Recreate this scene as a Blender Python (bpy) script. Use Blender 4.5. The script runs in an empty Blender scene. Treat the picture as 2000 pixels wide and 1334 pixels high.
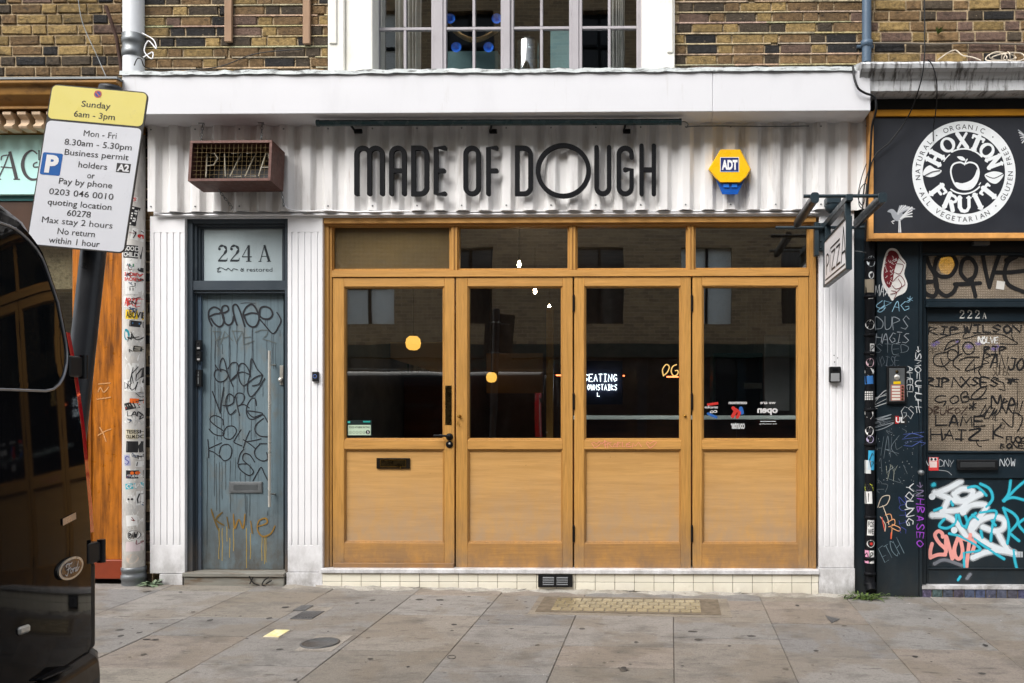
import bpy, math, random
from mathutils import Vector
rad = math.radians
sc = bpy.context.scene
COL = sc.collection
random.seed(7)

# ------------------------------------------------------------------ camera, sky, sun, exposure
TH = rad(0.85); CAM = (1.151, -6.0, 1.30); FPX = 1620.0; PPX, PPY = 1286.0, 800.0
cd = bpy.data.cameras.new('camera'); cam = bpy.data.objects.new('camera', cd); COL.objects.link(cam)
cam.location = CAM; cam.rotation_euler = (rad(90), 0, TH)
cd.sensor_width = 36; cd.lens = 36 * FPX / 2000; cd.clip_start = 0.05; cd.clip_end = 2000
cd.shift_x = (1000 - PPX) / 2000; cd.shift_y = (PPY - 667) / 2000
sc.camera = cam
SUN_EL, SUN_AZ = 47.0, 34.0          # azimuth: degrees to the left of straight behind the camera
w = bpy.data.worlds.new('World'); sc.world = w; w.use_nodes = True
nt = w.node_tree; bg = nt.nodes['Background']
sky = nt.nodes.new('ShaderNodeTexSky'); sky.sky_type = 'NISHITA'; sky.sun_disc = False
sky.sun_elevation = rad(SUN_EL); sky.sun_rotation = rad(180 + SUN_AZ); sky.air_density = 1.0; sky.dust_density = 3.0
hs = nt.nodes.new('ShaderNodeHueSaturation'); hs.inputs['Saturation'].default_value = 0.35   # overcast
nt.links.new(sky.outputs[0], hs.inputs['Color']); nt.links.new(hs.outputs[0], bg.inputs[0])
bg.inputs[1].default_value = 0.135
sd = bpy.data.lights.new('sun', 'SUN'); sun = bpy.data.objects.new('sun', sd); COL.objects.link(sun)
sd.energy = 1.75; sd.angle = rad(48); sd.color = (1.0, 0.97, 0.93)
_e, _a = rad(SUN_EL), rad(SUN_AZ)
sun_dir = Vector((-math.sin(_a) * math.cos(_e), -math.cos(_a) * math.cos(_e), math.sin(_e)))
sun.rotation_euler = sun_dir.to_track_quat('Z', 'Y').to_euler()
vs = sc.view_settings; vs.view_transform = 'Standard'; vs.look = 'None'; vs.gamma = 1; vs.exposure = 1.06
sc.cycles.use_denoising = True
sc.cycles.max_bounces = 10; sc.cycles.transparent_max_bounces = 16
sc.cycles.caustics_reflective = False; sc.cycles.caustics_refractive = False

# ------------------------------------------------------------------ measuring: pixel of the photo -> metres on a plane
def ray(px, py):
    a = (px - PPX) / FPX
    return Vector((-math.sin(TH) + a * math.cos(TH), math.cos(TH) + a * math.sin(TH), -(py - PPY) / FPX))
def W(px, py, Y=0.0):
    d = ray(px, py); t = (Y - CAM[1]) / d.y
    return Vector((CAM[0] + d.x * t, Y, CAM[2] + d.z * t))
def X(px, Y=0.0): return W(px, 0, Y).x
def Z(py, Y=0.0, ref=1000): return W(ref, py, Y).z
def pz(x, y): return -0.006 - 0.0132 * x + 0.012 * y          # pavement height
def G(px, py):
    d = ray(px, py); c = Vector(CAM)
    # c.z+d.z t = -.006-.0132(c.x+d.x t)+.012(c.y+d.y t)
    t = (c.z + 0.006 + 0.0132 * c.x - 0.012 * c.y) / (-d.z - 0.0132 * d.x + 0.012 * d.y)
    return c + d * t
def lin(r, g, b):
    def f(c):
        c /= 255.0
        return c / 12.92 if c <= 0.04045 else ((c + 0.055) / 1.055) ** 2.4
    return (f(r), f(g), f(b))
def plane(Y): return lambda u, v, o=0.0: W(u, v, Y - o)

# ------------------------------------------------------------------ mesh builder
class MB:
    def __init__(s): s.v = []; s.f = []; s.sm = []; s.c = []; s.col = (1, 1, 1, 1)
    def add(s, vs, fs, smooth=False, col=None, alphas=None):
        n = len(s.v); s.v += [tuple(p) for p in vs]
        c = col or s.col; c = tuple(c) + (1,) if len(c) == 3 else tuple(c)
        if alphas: s.c += [c[:3] + (a,) for a in alphas]
        else: s.c += [c] * len(vs)
        for f in fs: s.f.append([n + i for i in f]); s.sm.append(smooth)
    def box(s, x0, x1, y0, y1, z0, z1, col=None):
        if x0 > x1: x0, x1 = x1, x0
        if y0 > y1: y0, y1 = y1, y0
        if z0 > z1: z0, z1 = z1, z0
        s.add([(x0,y0,z0),(x1,y0,z0),(x1,y1,z0),(x0,y1,z0),(x0,y0,z1),(x1,y0,z1),(x1,y1,z1),(x0,y1,z1)],
              [(0,1,5,4),(1,2,6,5),(2,3,7,6),(3,0,4,7),(4,5,6,7),(3,2,1,0)], col=col)
    def bx(s, p0, p1, q0, q1, Y0, Y1, ref=1000, col=None):     # box whose front face covers a pixel rectangle
        s.box(X(p0, Y0), X(p1, Y0), Y0, Y1, Z(q1, Y0, ref), Z(q0, Y0, ref), col)
    def prism(s, pts, y0, y1, col=None, f=lambda a, b, y: (a, y, b), smooth=False):
        n = len(pts); vs = [f(a, b, y0) for a, b in pts] + [f(a, b, y1) for a, b in pts]
        s.add(vs, [tuple(range(n)), tuple(range(2*n-1, n-1, -1))], col=col)
        s.add(vs, [(i, n+i, n+(i+1) % n, (i+1) % n) for i in range(n)], smooth, col)
    def tube(s, P, r, n=8, cap=True, col=None, smooth=True, closed=False):
        P = [Vector(p) for p in P]; m = len(P); rs = r if isinstance(r, (list, tuple)) else [r] * m
        rings = []; up = None
        for i, p in enumerate(P):
            a = P[i-1] if (i > 0 or closed) else P[i]; b = P[(i+1) % m] if (i < m-1 or closed) else P[i]
            t = (b - a); t = t.normalized() if t.length > 1e-9 else Vector((0, 0, 1))
            if up is None:
                up = Vector((0, 0, 1)) if abs(t.z) < 0.9 else Vector((1, 0, 0))
            u = t.cross(up)
            if u.length < 1e-6: u = t.orthogonal()
            u.normalize(); v = u.cross(t).normalized(); up = v
            rings.append([p + (u * math.cos(k*2*math.pi/n) + v * math.sin(k*2*math.pi/n)) * rs[i] for k in range(n)])
        vs = [q for R_ in rings for q in R_]; fs = []
        for i in range(m if closed else m - 1):
            j = (i + 1) % m
            for k in range(n): fs.append((i*n+k, i*n+(k+1) % n, j*n+(k+1) % n, j*n+k))
        s.add(vs, fs, smooth, col)
        if cap and not closed:
            s.add(rings[0], [tuple(range(n-1, -1, -1))], col=col); s.add(rings[-1], [tuple(range(n))], col=col)
    def lathe(s, prof, c, n=20, axis='z', col=None, smooth=True):    # prof: (radius, height)
        c = Vector(c); vs = []; fs = []
        for r, h in prof:
            for k in range(n):
                a = 2*math.pi*k/n; x, y = r*math.cos(a), r*math.sin(a)
                vs.append(c + (Vector((x, y, h)) if axis == 'z' else Vector((x, h, y)) if axis == 'y' else Vector((h, x, y))))
        for i in range(len(prof)-1):
            for k in range(n): fs.append((i*n+k, i*n+(k+1) % n, (i+1)*n+(k+1) % n, (i+1)*n+k))
        s.add(vs, fs, smooth, col)
    def poly(s, pts, col=None): s.add(pts, [tuple(range(len(pts)))], col=col)
    def build(s, name, mat, parent=None, bevel=0.0, local=False, seg=1, solid=0.0):
        me = bpy.data.meshes.new(name)
        off = Vector((0, 0, 0))
        if parent is not None and not local:
            q = parent
            while q is not None: off += q.location; q = q.parent
        me.from_pydata([tuple(Vector(p) - off) for p in s.v], [], s.f)
        me.polygons.foreach_set('use_smooth', s.sm)
        at = me.attributes.new('Col', 'FLOAT_COLOR', 'POINT')
        at.data.foreach_set('color', [x for c in s.c for x in c])
        me.materials.append(mat); me.update()
        o = bpy.data.objects.new(name, me); COL.objects.link(o)
        if parent is not None: o.parent = parent
        if bevel:
            b = o.modifiers.new('bevel', 'BEVEL'); b.width = bevel; b.segments = seg; b.limit_method = 'ANGLE'; b.angle_limit = rad(40)
        if solid:
            b = o.modifiers.new('thickness', 'SOLIDIFY'); b.thickness = solid; b.offset = 0
        return o
    def build_each(s, name, mat, parent, bevel=0.0):      # every box of this builder as a part of its own
        out = []
        for i in range(0, len(s.v), 8):
            m = MB(); m.v = s.v[i:i+8]; m.c = s.c[i:i+8]; m.f = [(0,1,5,4),(1,2,6,5),(2,3,7,6),(3,0,4,7),(4,5,6,7),(3,2,1,0)]; m.sm = [False]*6
            out.append(m.build(name, mat, parent, bevel))
        return out
def tag(o, label=None, cat=None, group=None, kind=None):
    if label: o['label'] = label
    if cat: o['category'] = cat
    if group: o['group'] = group
    if kind: o['kind'] = kind
    return o
def thing(name, loc, label, cat, group=None):
    o = bpy.data.objects.new(name, None); o.empty_display_size = 0.1; COL.objects.link(o); o.location = loc
    return tag(o, label, cat, group)

# ------------------------------------------------------------------ strokes and lettering
def cr(P, n=6, closed=False):
    if len(P) < 3: return list(P)
    out = []; m = len(P)
    for i in range(m if closed else m - 1):
        p0 = P[i-1] if (i or closed) else P[0]; p1 = P[i]; p2 = P[(i+1) % m]; p3 = P[(i+2) % m] if (closed or i+2 < m) else P[-1]
        for k in range(n):
            t = k / n
            out.append(tuple(0.5*(2*b + (c-a)*t + (2*a-5*b+4*c-d)*t*t + (3*b-a-3*c+d)*t**3) for a, b, c, d in zip(p0, p1, p2, p3)))
    if not closed: out.append(tuple(P[-1]))
    return out
def sides(P, ws):
    L = []; R_ = []; n = len(P)
    for i in range(n):
        a = P[max(i-1, 0)]; b = P[min(i+1, n-1)]
        dx, dy = b[0]-a[0], b[1]-a[1]; l = math.hypot(dx, dy) or 1.0; nx, ny = -dy/l, dx/l
        h = ws[i]/2
        L.append((P[i][0]+nx*h, P[i][1]+ny*h)); R_.append((P[i][0]-nx*h, P[i][1]-ny*h))
    return L, R_
_lay = [0]
def stroke(mb, P, wd, mp, col=(0, 0, 0), off=0.0012, sp=True, soft=False, cap=True):
    if sp: P = cr(P)
    n = len(P); ws = wd if isinstance(wd, (list, tuple)) else [wd]*n
    if len(ws) != n:
        q = [i*(len(ws)-1)/max(n-1, 1) for i in range(n)]; ws = [ws[int(t)] + (ws[min(int(t)+1, len(ws)-1)]-ws[int(t)])*(t-int(t)) for t in q]
    _lay[0] = (_lay[0] + 1) % 40; o = off + _lay[0]*6e-5
    step = 1.5e-5
    if soft:                                  # overspray halo low, solid core above it
        ho = off*0.4 + _lay[0]*1e-5
        lo, ro = sides(P, [x*1.75 for x in ws]); li, ri = sides(P, [x*0.7 for x in ws]); vs = []; al = []
        for i in range(n):
            for q, a in ((lo[i], 0), (li[i], 1), (ri[i], 1), (ro[i], 0)): vs.append(mp(q[0], q[1], ho + i*2e-6)); al.append(a)
        mb.add(vs, [(4*i+k, 4*i+k+1, 4*i+5+k, 4*i+4+k) for i in range(n-1) for k in range(3)], col=col, alphas=al)
        for e in (0, n-1):
            c = P[e]; vs = [mp(c[0], c[1], ho + 1e-5)]; al = [1]
            for rr, a in ((ws[e]*0.35, 1), (ws[e]*0.875, 0)):
                for k in range(12): vs.append(mp(c[0]+rr*math.cos(k*math.pi/6), c[1]+rr*math.sin(k*math.pi/6), ho+1e-5)); al.append(a)
            mb.add(vs, [(0, 1+k, 1+(k+1) % 12) for k in range(12)] + [(1+k, 13+k, 13+(k+1) % 12, 1+(k+1) % 12) for k in range(12)], col=col, alphas=al)
        ws = [x*0.85 for x in ws]
    L, R_ = sides(P, ws)
    vs = []
    for i in range(n): vs += [mp(L[i][0], L[i][1], o + i*step), mp(R_[i][0], R_[i][1], o + i*step)]
    mb.add(vs, [(2*i, 2*i+1, 2*i+3, 2*i+2) for i in range(n-1)], col=col)
    if cap:
        for e, (a, b) in ((0, (P[0], P[min(1, n-1)])), (n-1, (P[-1], P[max(n-2, 0)]))):
            an = math.atan2(a[1]-b[1], a[0]-b[0]); h = ws[e]/2
            vs = [mp(P[e][0]+h*math.cos(an+t*math.pi/6), P[e][1]+h*math.sin(an+t*math.pi/6), o + e*step) for t in range(-3, 4)]
            mb.add(vs, [tuple(range(7))], col=col)
def disc(mb, cx, cy, r, mp, col, off=0.0012, ry=None, n=20, ang=0):
    ry = ry or r; ca, sa = math.cos(rad(ang)), math.sin(rad(ang)); vs = []
    for k in range(n):
        x, y = r*math.cos(k*2*math.pi/n), ry*math.sin(k*2*math.pi/n)
        vs.append(mp(cx + x*ca - y*sa, cy + x*sa + y*ca, off))
    mb.add(vs, [tuple(range(n))], col=col)
def quad(mb, cx, cy, wd, ht, mp, col, off=0.001, ang=0, nx=1):
    ca, sa = math.cos(rad(ang)), math.sin(rad(ang)); vs = []
    for i in range(nx+1):
        for y in (-ht/2, ht/2):
            x = -wd/2 + wd*i/nx; vs.append(mp(cx + x*ca - y*sa, cy + x*sa + y*ca, off))
    mb.add(vs, [(2*i, 2*i+1, 2*i+3, 2*i+2) for i in range(nx)], col=col)
_gc = {}
def glyphs(s, bold=0.0):
    k = (s, bold)
    if k not in _gc:
        cu = bpy.data.curves.new('t', 'FONT'); cu.body = s; cu.size = 1; cu.offset = bold; cu.resolution_u = 3
        ob = bpy.data.objects.new('t', cu); me = bpy.data.meshes.new_from_object(ob)
        _gc[k] = ([(v.co.x, v.co.y) for v in me.vertices], [tuple(p.vertices) for p in me.polygons])
        bpy.data.objects.remove(ob); bpy.data.meshes.remove(me); bpy.data.curves.remove(cu)
    return _gc[k]
CAPH = max(y for x, y in glyphs('H')[0])
def put(mb, s, mp, cx, cy, h, w=None, ang=0, bold=0.0, off=0.0014, col=(0, 0, 0), mirror=False):
    vs, fs = glyphs(s, bold)
    if not vs: return
    x0 = min(v[0] for v in vs); x1 = max(v[0] for v in vs)
    sy = h / CAPH; sx = w/(x1-x0) if w else sy
    ca, sa = math.cos(rad(ang)), math.sin(rad(ang)); out = []
    for x, y in vs:
        a = (x-(x0+x1)/2)*sx*(-1 if mirror else 1); b = -(y-CAPH/2)*sy
        out.append(mp(cx + a*ca - b*sa, cy + a*sa + b*ca, off))
    mb.add(out, fs, col=col)
SF = {'A': [[(0,0),(.5,1),(1,0)],[(.2,.4),(.8,.4)]], 'B': [[(0,0),(0,1),(.8,.85),(0,.52),(.9,.25),(0,0)]], 'C': [[(1,.85),(.5,1),(0,.5),(.5,0),(1,.15)]],
 'D': [[(0,0),(0,1),(.9,.6),(.8,.2),(0,0)]], 'E': [[(1,1),(0,1),(0,0),(1,0)],[(0,.5),(.8,.5)]], 'F': [[(1,1),(0,1),(0,0)],[(0,.5),(.7,.5)]],
 'G': [[(1,.85),(.5,1),(0,.5),(.5,0),(1,.2),(1,.45),(.5,.45)]], 'H': [[(0,0),(0,1)],[(1,0),(1,1)],[(0,.5),(1,.5)]], 'I': [[(.5,0),(.5,1)],[(.1,1),(.9,1)],[(.1,0),(.9,0)]],
 'J': [[(.2,1),(1,1)],[(.7,1),(.7,.2),(.3,0),(0,.25)]], 'K': [[(0,0),(0,1)],[(1,1),(0,.45),(1,0)]], 'L': [[(0,1),(0,0),(1,0)]],
 'M': [[(0,0),(.1,1),(.5,.3),(.9,1),(1,0)]], 'N': [[(0,0),(0,1),(1,0),(1,1)]], 'O': [[(.5,1),(0,.55),(.45,0),(1,.45),(.5,1)]], 'P': [[(0,0),(0,1),(.9,.8),(0,.45)]],
 'R': [[(0,0),(0,1),(.9,.78),(0,.45),(1,0)]], 'S': [[(1,.85),(.5,1),(.05,.75),(.9,.3),(.5,0),(0,.15)]], 'T': [[(0,1),(1,1)],[(.5,1),(.5,0)]], 'U': [[(0,1),(.05,.2),(.5,0),(.95,.2),(1,1)]],
 'V': [[(0,1),(.5,0),(1,1)]], 'W': [[(0,1),(.25,0),(.5,.7),(.75,0),(1,1)]], 'X': [[(0,0),(1,1)],[(0,1),(1,0)]], 'Y': [[(0,1),(.5,.5),(1,1)],[(.5,.5),(.4,0)]],
 'Z': [[(0,1),(1,1),(0,0),(1,0)]], '*': [[(.5,.1),(.5,.9)],[(.1,.3),(.9,.7)],[(.1,.7),(.9,.3)]], '2': [[(0,.8),(.5,1),(1,.75),(0,0),(1,0)]], '=': [[(0,.3),(1,.3)],[(0,.65),(1,.65)]], '.': [[(.4,.4),(.6,.6)]], '>': [[(0,.5),(1,.5)],[(.6,.85),(1,.5),(.6,.15)]]}
def scrawl(mb, s, mp, x0, y0, x1, y1, wd, col, slant=0.12, jit=0.09, rot=0, sp=False, off=0.0012, soft=False):
    n = len(s); cw = (x1-x0)/n; h = y1-y0; wd = [wd*.75, wd*1.15, wd*1.05, wd*.6]; cx, cy = (x0+x1)/2, (y0+y1)/2
    ca, sa = math.cos(rad(rot)), math.sin(rad(rot))
    for i, ch in enumerate(s):
        for st in SF.get(ch, []):
            P = []
            for a, b in st:
                u = x0 + (i+0.08+0.84*a)*cw + slant*(b-.5)*h*.6 + random.uniform(-jit, jit)*cw; v = y1 - b*h + random.uniform(-jit, jit)*h
                du, dv = u-cx, v-cy; P.append((cx + du*ca - dv*sa, cy + du*sa + dv*ca))
            rsp = random.random() < .55
            P2 = [(P[i][0] + random.uniform(-.03, .03)*cw, P[i][1]) for i in range(len(P))]
            stroke(mb, P2, wd if len(P2) > 2 or rsp else [wd[1], wd[3]], mp, col, off, sp or rsp, soft)

# ------------------------------------------------------------------ materials
def sset(nt, sock, v):
    if isinstance(v, bpy.types.NodeSocket): nt.links.new(v, sock)
    elif isinstance(v, (tuple, list)) and len(v) == 3 and sock.type == 'RGBA': sock.default_value = tuple(v) + (1,)
    else: sock.default_value = v
def mixc(nt, f, a, b, mode='MIX'):
    n = nt.nodes.new('ShaderNodeMix'); n.data_type = 'RGBA'; n.blend_type = mode
    sset(nt, n.inputs[0], f); sset(nt, n.inputs[6], a); sset(nt, n.inputs[7], b); return n.outputs[2]
def mth(nt, op, a, b=0.0, clamp=False):
    n = nt.nodes.new('ShaderNodeMath'); n.operation = op; n.use_clamp = clamp; sset(nt, n.inputs[0], a); sset(nt, n.inputs[1], b); return n.outputs[0]
def ramp(nt, v, lo, hi, a=0.0, b=1.0):
    n = nt.nodes.new('ShaderNodeMapRange'); sset(nt, n.inputs[0], v)
    for i, x in enumerate((lo, hi, a, b)): n.inputs[1+i].default_value = x
    return n.outputs[0]
ORAND = [False]
def coord(nt, stretch=(1, 1, 1), shift=(0, 0, 0)):
    t = nt.nodes.new('ShaderNodeTexCoord'); m = nt.nodes.new('ShaderNodeMapping'); m.inputs['Scale'].default_value = stretch; m.inputs['Location'].default_value = shift
    v = t.outputs['Object']
    if ORAND[0]:                                # each board gets its own stretch of grain
        oi = nt.nodes.new('ShaderNodeObjectInfo'); q = nt.nodes.new('ShaderNodeVectorMath'); q.operation = 'MULTIPLY_ADD'
        nt.links.new(oi.outputs['Random'], q.inputs[0]); q.inputs[1].default_value = (31.0, 17.0, 23.0); nt.links.new(v, q.inputs[2]); v = q.outputs[0]
    nt.links.new(v, m.inputs[0]); return m.outputs[0]
def noise(nt, scale, stretch=(1, 1, 1), detail=5, rough=0.6, dist=0.0, shift=(0, 0, 0)):
    n = nt.nodes.new('ShaderNodeTexNoise'); sset(nt, n.inputs['Vector'], coord(nt, stretch, shift))
    n.inputs['Scale'].default_value = scale; n.inputs['Detail'].default_value = detail; n.inputs['Roughness'].default_value = rough; n.inputs['Distortion'].default_value = dist
    return n.outputs['Fac']
def M(name, col, rough=0.6, metal=0.0, var=0.1, vs=5.0, st=(1, 1, 1), bump=0.0, bs=60.0, bst=(1, 1, 1), dirt=(), low=None, coat=0.0, vc=False, alpha=False, emit=None, dist=0.0, rvar=0.1, spec=0.35, orand=False):
    ORAND[0] = orand
    m = bpy.data.materials.new(name); m.use_nodes = True; nt = m.node_tree; b = nt.nodes['Principled BSDF']
    c = col
    if var:
        c = mixc(nt, ramp(nt, noise(nt, vs, st, dist=dist), 0.3, 0.7), tuple(x*(1-var) for x in col), tuple(min(x*(1+var), 1) for x in col))
    if vc:
        a = nt.nodes.new('ShaderNodeAttribute'); a.attribute_name = 'Col'; c = mixc(nt, 1.0, c, a.outputs['Color'], 'MULTIPLY')
        if alpha: nt.links.new(a.outputs['Alpha'], b.inputs['Alpha'])
    for k, (dc, sc_, dst, lo, hi, amt) in enumerate(dirt):
        c = mixc(nt, ramp(nt, noise(nt, sc_, dst, 6, 0.65, shift=(3.7*k, 1.3, 2.1*k)), lo, hi, 0, amt), c, dc)
    ORAND[0] = False
    if low:
        dc, z0, z1, amt = low
        s = nt.nodes.new('ShaderNodeSeparateXYZ'); nt.links.new(coord(nt), s.inputs[0])
        f = mth(nt, 'MULTIPLY', ramp(nt, s.outputs[2], z1, z0, 0, 1), ramp(nt, noise(nt, 9, (1, 1, .6), 7, 0.7), 0.3, 0.62, 0.12, 1))
        c = mixc(nt, mth(nt, 'MULTIPLY', f, amt), c, dc)
    sset(nt, b.inputs['Base Color'], c)
    b.inputs['Metallic'].default_value = metal; b.inputs['Specular IOR Level'].default_value = spec
    if rvar: sset(nt, b.inputs['Roughness'], ramp(nt, noise(nt, vs*2.3), 0.3, 0.7, max(rough-rvar, 0.02), min(rough+rvar, 1)))
    else: b.inputs['Roughness'].default_value = rough
    b.inputs['Coat Weight'].default_value = coat; b.inputs['Coat Roughness'].default_value = 0.03
    if bump:
        n = nt.nodes.new('ShaderNodeBump'); n.inputs['Strength'].default_value = 1.0; n.inputs['Distance'].default_value = bump
        sset(nt, n.inputs['Height'], noise(nt, bs, bst, 6, 0.65)); nt.links.new(n.outputs[0], b.inputs['Normal'])
    if emit:
        b.inputs['Emission Color'].default_value = tuple(emit[:3]) + (1,); b.inputs['Emission Strength'].default_value = emit[3]
    return m
def glass(name, tint=(0.92, 0.95, 0.94), refl=0.15, rough=0.0):
    m = bpy.data.materials.new(name); m.use_nodes = True; nt = m.node_tree; nt.nodes.remove(nt.nodes['Principled BSDF'])
    o = nt.nodes['Material Output']; t = nt.nodes.new('ShaderNodeBsdfTransparent'); t.inputs[0].default_value = tint + (1,)
    g = nt.nodes.new('ShaderNodeBsdfGlossy'); g.inputs['Roughness'].default_value = rough; g.inputs[0].default_value = (1, 1, 1, 1)
    l = nt.nodes.new('ShaderNodeLayerWeight'); l.inputs[0].default_value = 0.5
    f = mth(nt, 'ADD', mth(nt, 'MULTIPLY', mth(nt, 'POWER', l.outputs['Facing'], 5.0), 1-refl), refl)
    bp = nt.nodes.new('ShaderNodeBump'); bp.inputs['Distance'].default_value = 0.0006; sset(nt, bp.inputs['Height'], noise(nt, 2.2, detail=1)); nt.links.new(bp.outputs[0], g.inputs['Normal'])
    x = nt.nodes.new('ShaderNodeMixShader'); nt.links.new(f, x.inputs[0]); nt.links.new(t.outputs[0], x.inputs[1]); nt.links.new(g.outputs[0], x.inputs[2])
    nt.links.new(x.outputs[0], o.inputs[0]); return m
def obscure(name, col, amt=0.3, pitch=90.0):          # patterned privacy glass: fine square relief
    m = bpy.data.materials.new(name); m.use_nodes = True; nt = m.node_tree; b = nt.nodes['Principled BSDF']; o = nt.nodes['Material Output']
    v = coord(nt); s = nt.nodes.new('ShaderNodeSeparateXYZ'); nt.links.new(v, s.inputs[0])
    wx = mth(nt, 'SINE', mth(nt, 'MULTIPLY', s.outputs[0], pitch*6.283)); wz = mth(nt, 'SINE', mth(nt, 'MULTIPLY', s.outputs[2], pitch*6.283))
    h = mth(nt, 'MAXIMUM', wx, wz)
    n2 = noise(nt, 1.6, detail=4)
    c = mixc(nt, ramp(nt, n2, 0.35, 0.7), tuple(x*0.7 for x in col), tuple(x*1.25 for x in col))
    c = mixc(nt, ramp(nt, h, 0.75, 1.0, 0, 0.6), c, tuple(x*0.45 for x in col))
    sset(nt, b.inputs['Base Color'], c); b.inputs['Roughness'].default_value = 0.22
    bp = nt.nodes.new('ShaderNodeBump'); bp.inputs['Distance'].default_value = 0.0015; sset(nt, bp.inputs['Height'], h); nt.links.new(bp.outputs[0], b.inputs['Normal'])
    t = nt.nodes.new('ShaderNodeBsdfTransparent'); t.inputs[0].default_value = (1, .95, .85, 1)
    x = nt.nodes.new('ShaderNodeMixShader'); x.inputs[0].default_value = 1-amt; nt.links.new(t.outputs[0], x.inputs[1]); nt.links.new(b.outputs[0], x.inputs[2]); nt.links.new(x.outputs[0], o.inputs[0])
    return m
def emis(name, col, k):
    return M(name, tuple(min(c, .8) for c in col), 0.4, var=0, rvar=0, emit=col + (k,))

WHT = (0.8, 0.8, 0.8)
m_brick = M('stock_brick', (.88, .88, .88), 0.9, var=0.5, vs=34, bump=0.012, bs=75, vc=True, spec=.2, dirt=[((0.03, 0.026, 0.022), 1.8, (1, 1, 1.3), 0.5, 0.7, 0.35), ((0.022, 0.02, 0.018), 13, (1, 1, 1.6), 0.54, 0.7, 0.7), ((0.05, 0.04, 0.03), 55, (1, 1, 1), 0.58, 0.7, 0.6), ((0.42, 0.33, 0.22), 34, (1, 1, 1.5), 0.64, 0.72, 0.55)])
m_white = M('white_paint', lin(238, 238, 240), 0.45, var=0.03, vs=2.5, bump=0.0006, bs=40, dirt=[(lin(165, 160, 150), 7, (1, 1, .25), 0.62, 0.85, 0.35)], low=(lin(90, 84, 74), 0.0, 0.42, 0.75))
m_fascia = M('white_fascia_paint', lin(214, 215, 219), 0.4, var=0.02, vs=1.5, bump=0.0008, bs=6, dirt=[(lin(190, 190, 194), 3, (1, 1, .3), 0.54, 0.76, 0.35), (lin(170, 166, 160), 16, (1, 1, .12), 0.62, 0.76, 0.35), (lin(110, 108, 105), 90, (1, 1, 1), 0.76, 0.8, 0.5)])
m_clad = M('white_steel_sheet', lin(232, 231, 230), 0.42, var=0.03, vs=3, dirt=[(lin(140, 130, 122), 9, (1.3, 1, .16), 0.52, 0.74, 0.6), (lin(150, 120, 96), 24, (1, 1, .1), 0.64, 0.76, 0.5), (lin(90, 82, 78), 70, (1, 1, 1), 0.74, 0.8, 0.6)])
m_wood = M('oak_upright', lin(191, 142, 75), 0.42, orand=True, var=0.16, vs=9, st=(6, 6, .35), bump=0.0006, bs=60, bst=(5, 5, .2), vc=True, dist=0.6, dirt=[(lin(142, 100, 46), 14, (5, 5, .3), 0.54, 0.72, 0.45), (lin(128, 90, 44), 60, (6, 6, .1), 0.52, 0.68, 0.5), (lin(92, 62, 36), 50, (1, 1, 1), 0.7, 0.78, 0.5)], low=(lin(132, 110, 88), 0.12, 0.6, 1.0))
m_woodh = M('oak_rail', lin(193, 144, 79), 0.42, orand=True, var=0.14, vs=9, st=(.35, 6, 6), bump=0.0006, bs=60, bst=(.2, 5, 5), vc=True, dist=0.6, dirt=[(lin(148, 106, 52), 12, (.3, 5, 5), 0.54, 0.72, 0.45), (lin(130, 92, 46), 60, (.1, 6, 6), 0.52, 0.68, 0.5), (lin(92, 62, 36), 50, (1, 1, 1), 0.7, 0.78, 0.5)], low=(lin(128, 104, 82), 0.12, 0.5, 0.95))
m_panel = M('oak_panel', lin(198, 153, 93), 0.45, orand=True, var=0.1, vs=4.5, st=(.3, 3, 4), bump=0.0006, bs=60, bst=(.2, 5, 5), vc=True, dist=1.4, dirt=[(lin(172, 128, 70), 4.5, (.3, 3, 5), 0.52, 0.56, 0.3), (lin(164, 120, 64), 60, (.07, 4, 5), 0.5, 0.7, 0.35), (lin(206, 170, 116), 80, (.08, 5, 5), 0.54, 0.7, 0.25), (lin(100, 66, 36), 24, (1, 1, 1.6), 0.7, 0.76, 0.7)], low=(lin(170, 146, 120), 0.25, 0.85, 1.0))
m_oldwood = M('varnished_pine', lin(182, 108, 30), 0.35, var=0.3, vs=7, st=(5, 5, .3), bump=0.0008, bs=60, bst=(5, 5, .2), dist=0.8, vc=True, dirt=[(lin(84, 46, 14), 6, (4, 4, .35), 0.46, 0.68, 0.9), (lin(60, 36, 14), 26, (1.5, 1, .8), 0.6, 0.72, 0.6)], low=(lin(70, 42, 18), 0.05, 0.9, 0.6))
m_door = M('grey_blue_door_paint', lin(104, 122, 130), 0.42, var=0.16, vs=2.2, bump=0.0007, bs=25, dirt=[(lin(78, 92, 100), 3.2, (1.5, 1, .35), 0.5, 0.75, 0.6), (lin(112, 106, 94), 7, (1, 1, .5), 0.54, 0.7, 0.6), (lin(60, 66, 68), 22, (3, 1, .05), 0.55, 0.7, 0.55), (lin(70, 70, 68), 30, (1, 1, 1), 0.62, 0.75, 0.5)], low=(lin(78, 70, 60), 0.16, 0.75, 0.85))
m_frame = M('charcoal_frame_paint', lin(58, 67, 75), 0.42, var=0.1, vs=4, bump=0.0005, bs=30, dirt=[(lin(105, 112, 116), 12, (1, 1, .4), 0.62, 0.8, 0.4)], low=(lin(120, 100, 76), 0.0, 0.45, 0.8))
m_teal = M('dark_teal_paint', lin(24, 37, 45), 0.42, var=0.15, vs=3, bump=0.0006, bs=25, dirt=[(lin(58, 70, 78), 5, (1, 1, .5), 0.58, 0.8, 0.5), (lin(96, 100, 100), 45, (1, 1, .6), 0.74, 0.79, 0.4)], low=(lin(60, 58, 54), -0.05, 0.3, 0.6))
m_black = M('black_metal', lin(20, 21, 24), 0.5, var=0.1, rvar=0.08, spec=0.1)
m_blackp = M('black_plastic', lin(22, 23, 25), 0.4, var=0.1)
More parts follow.
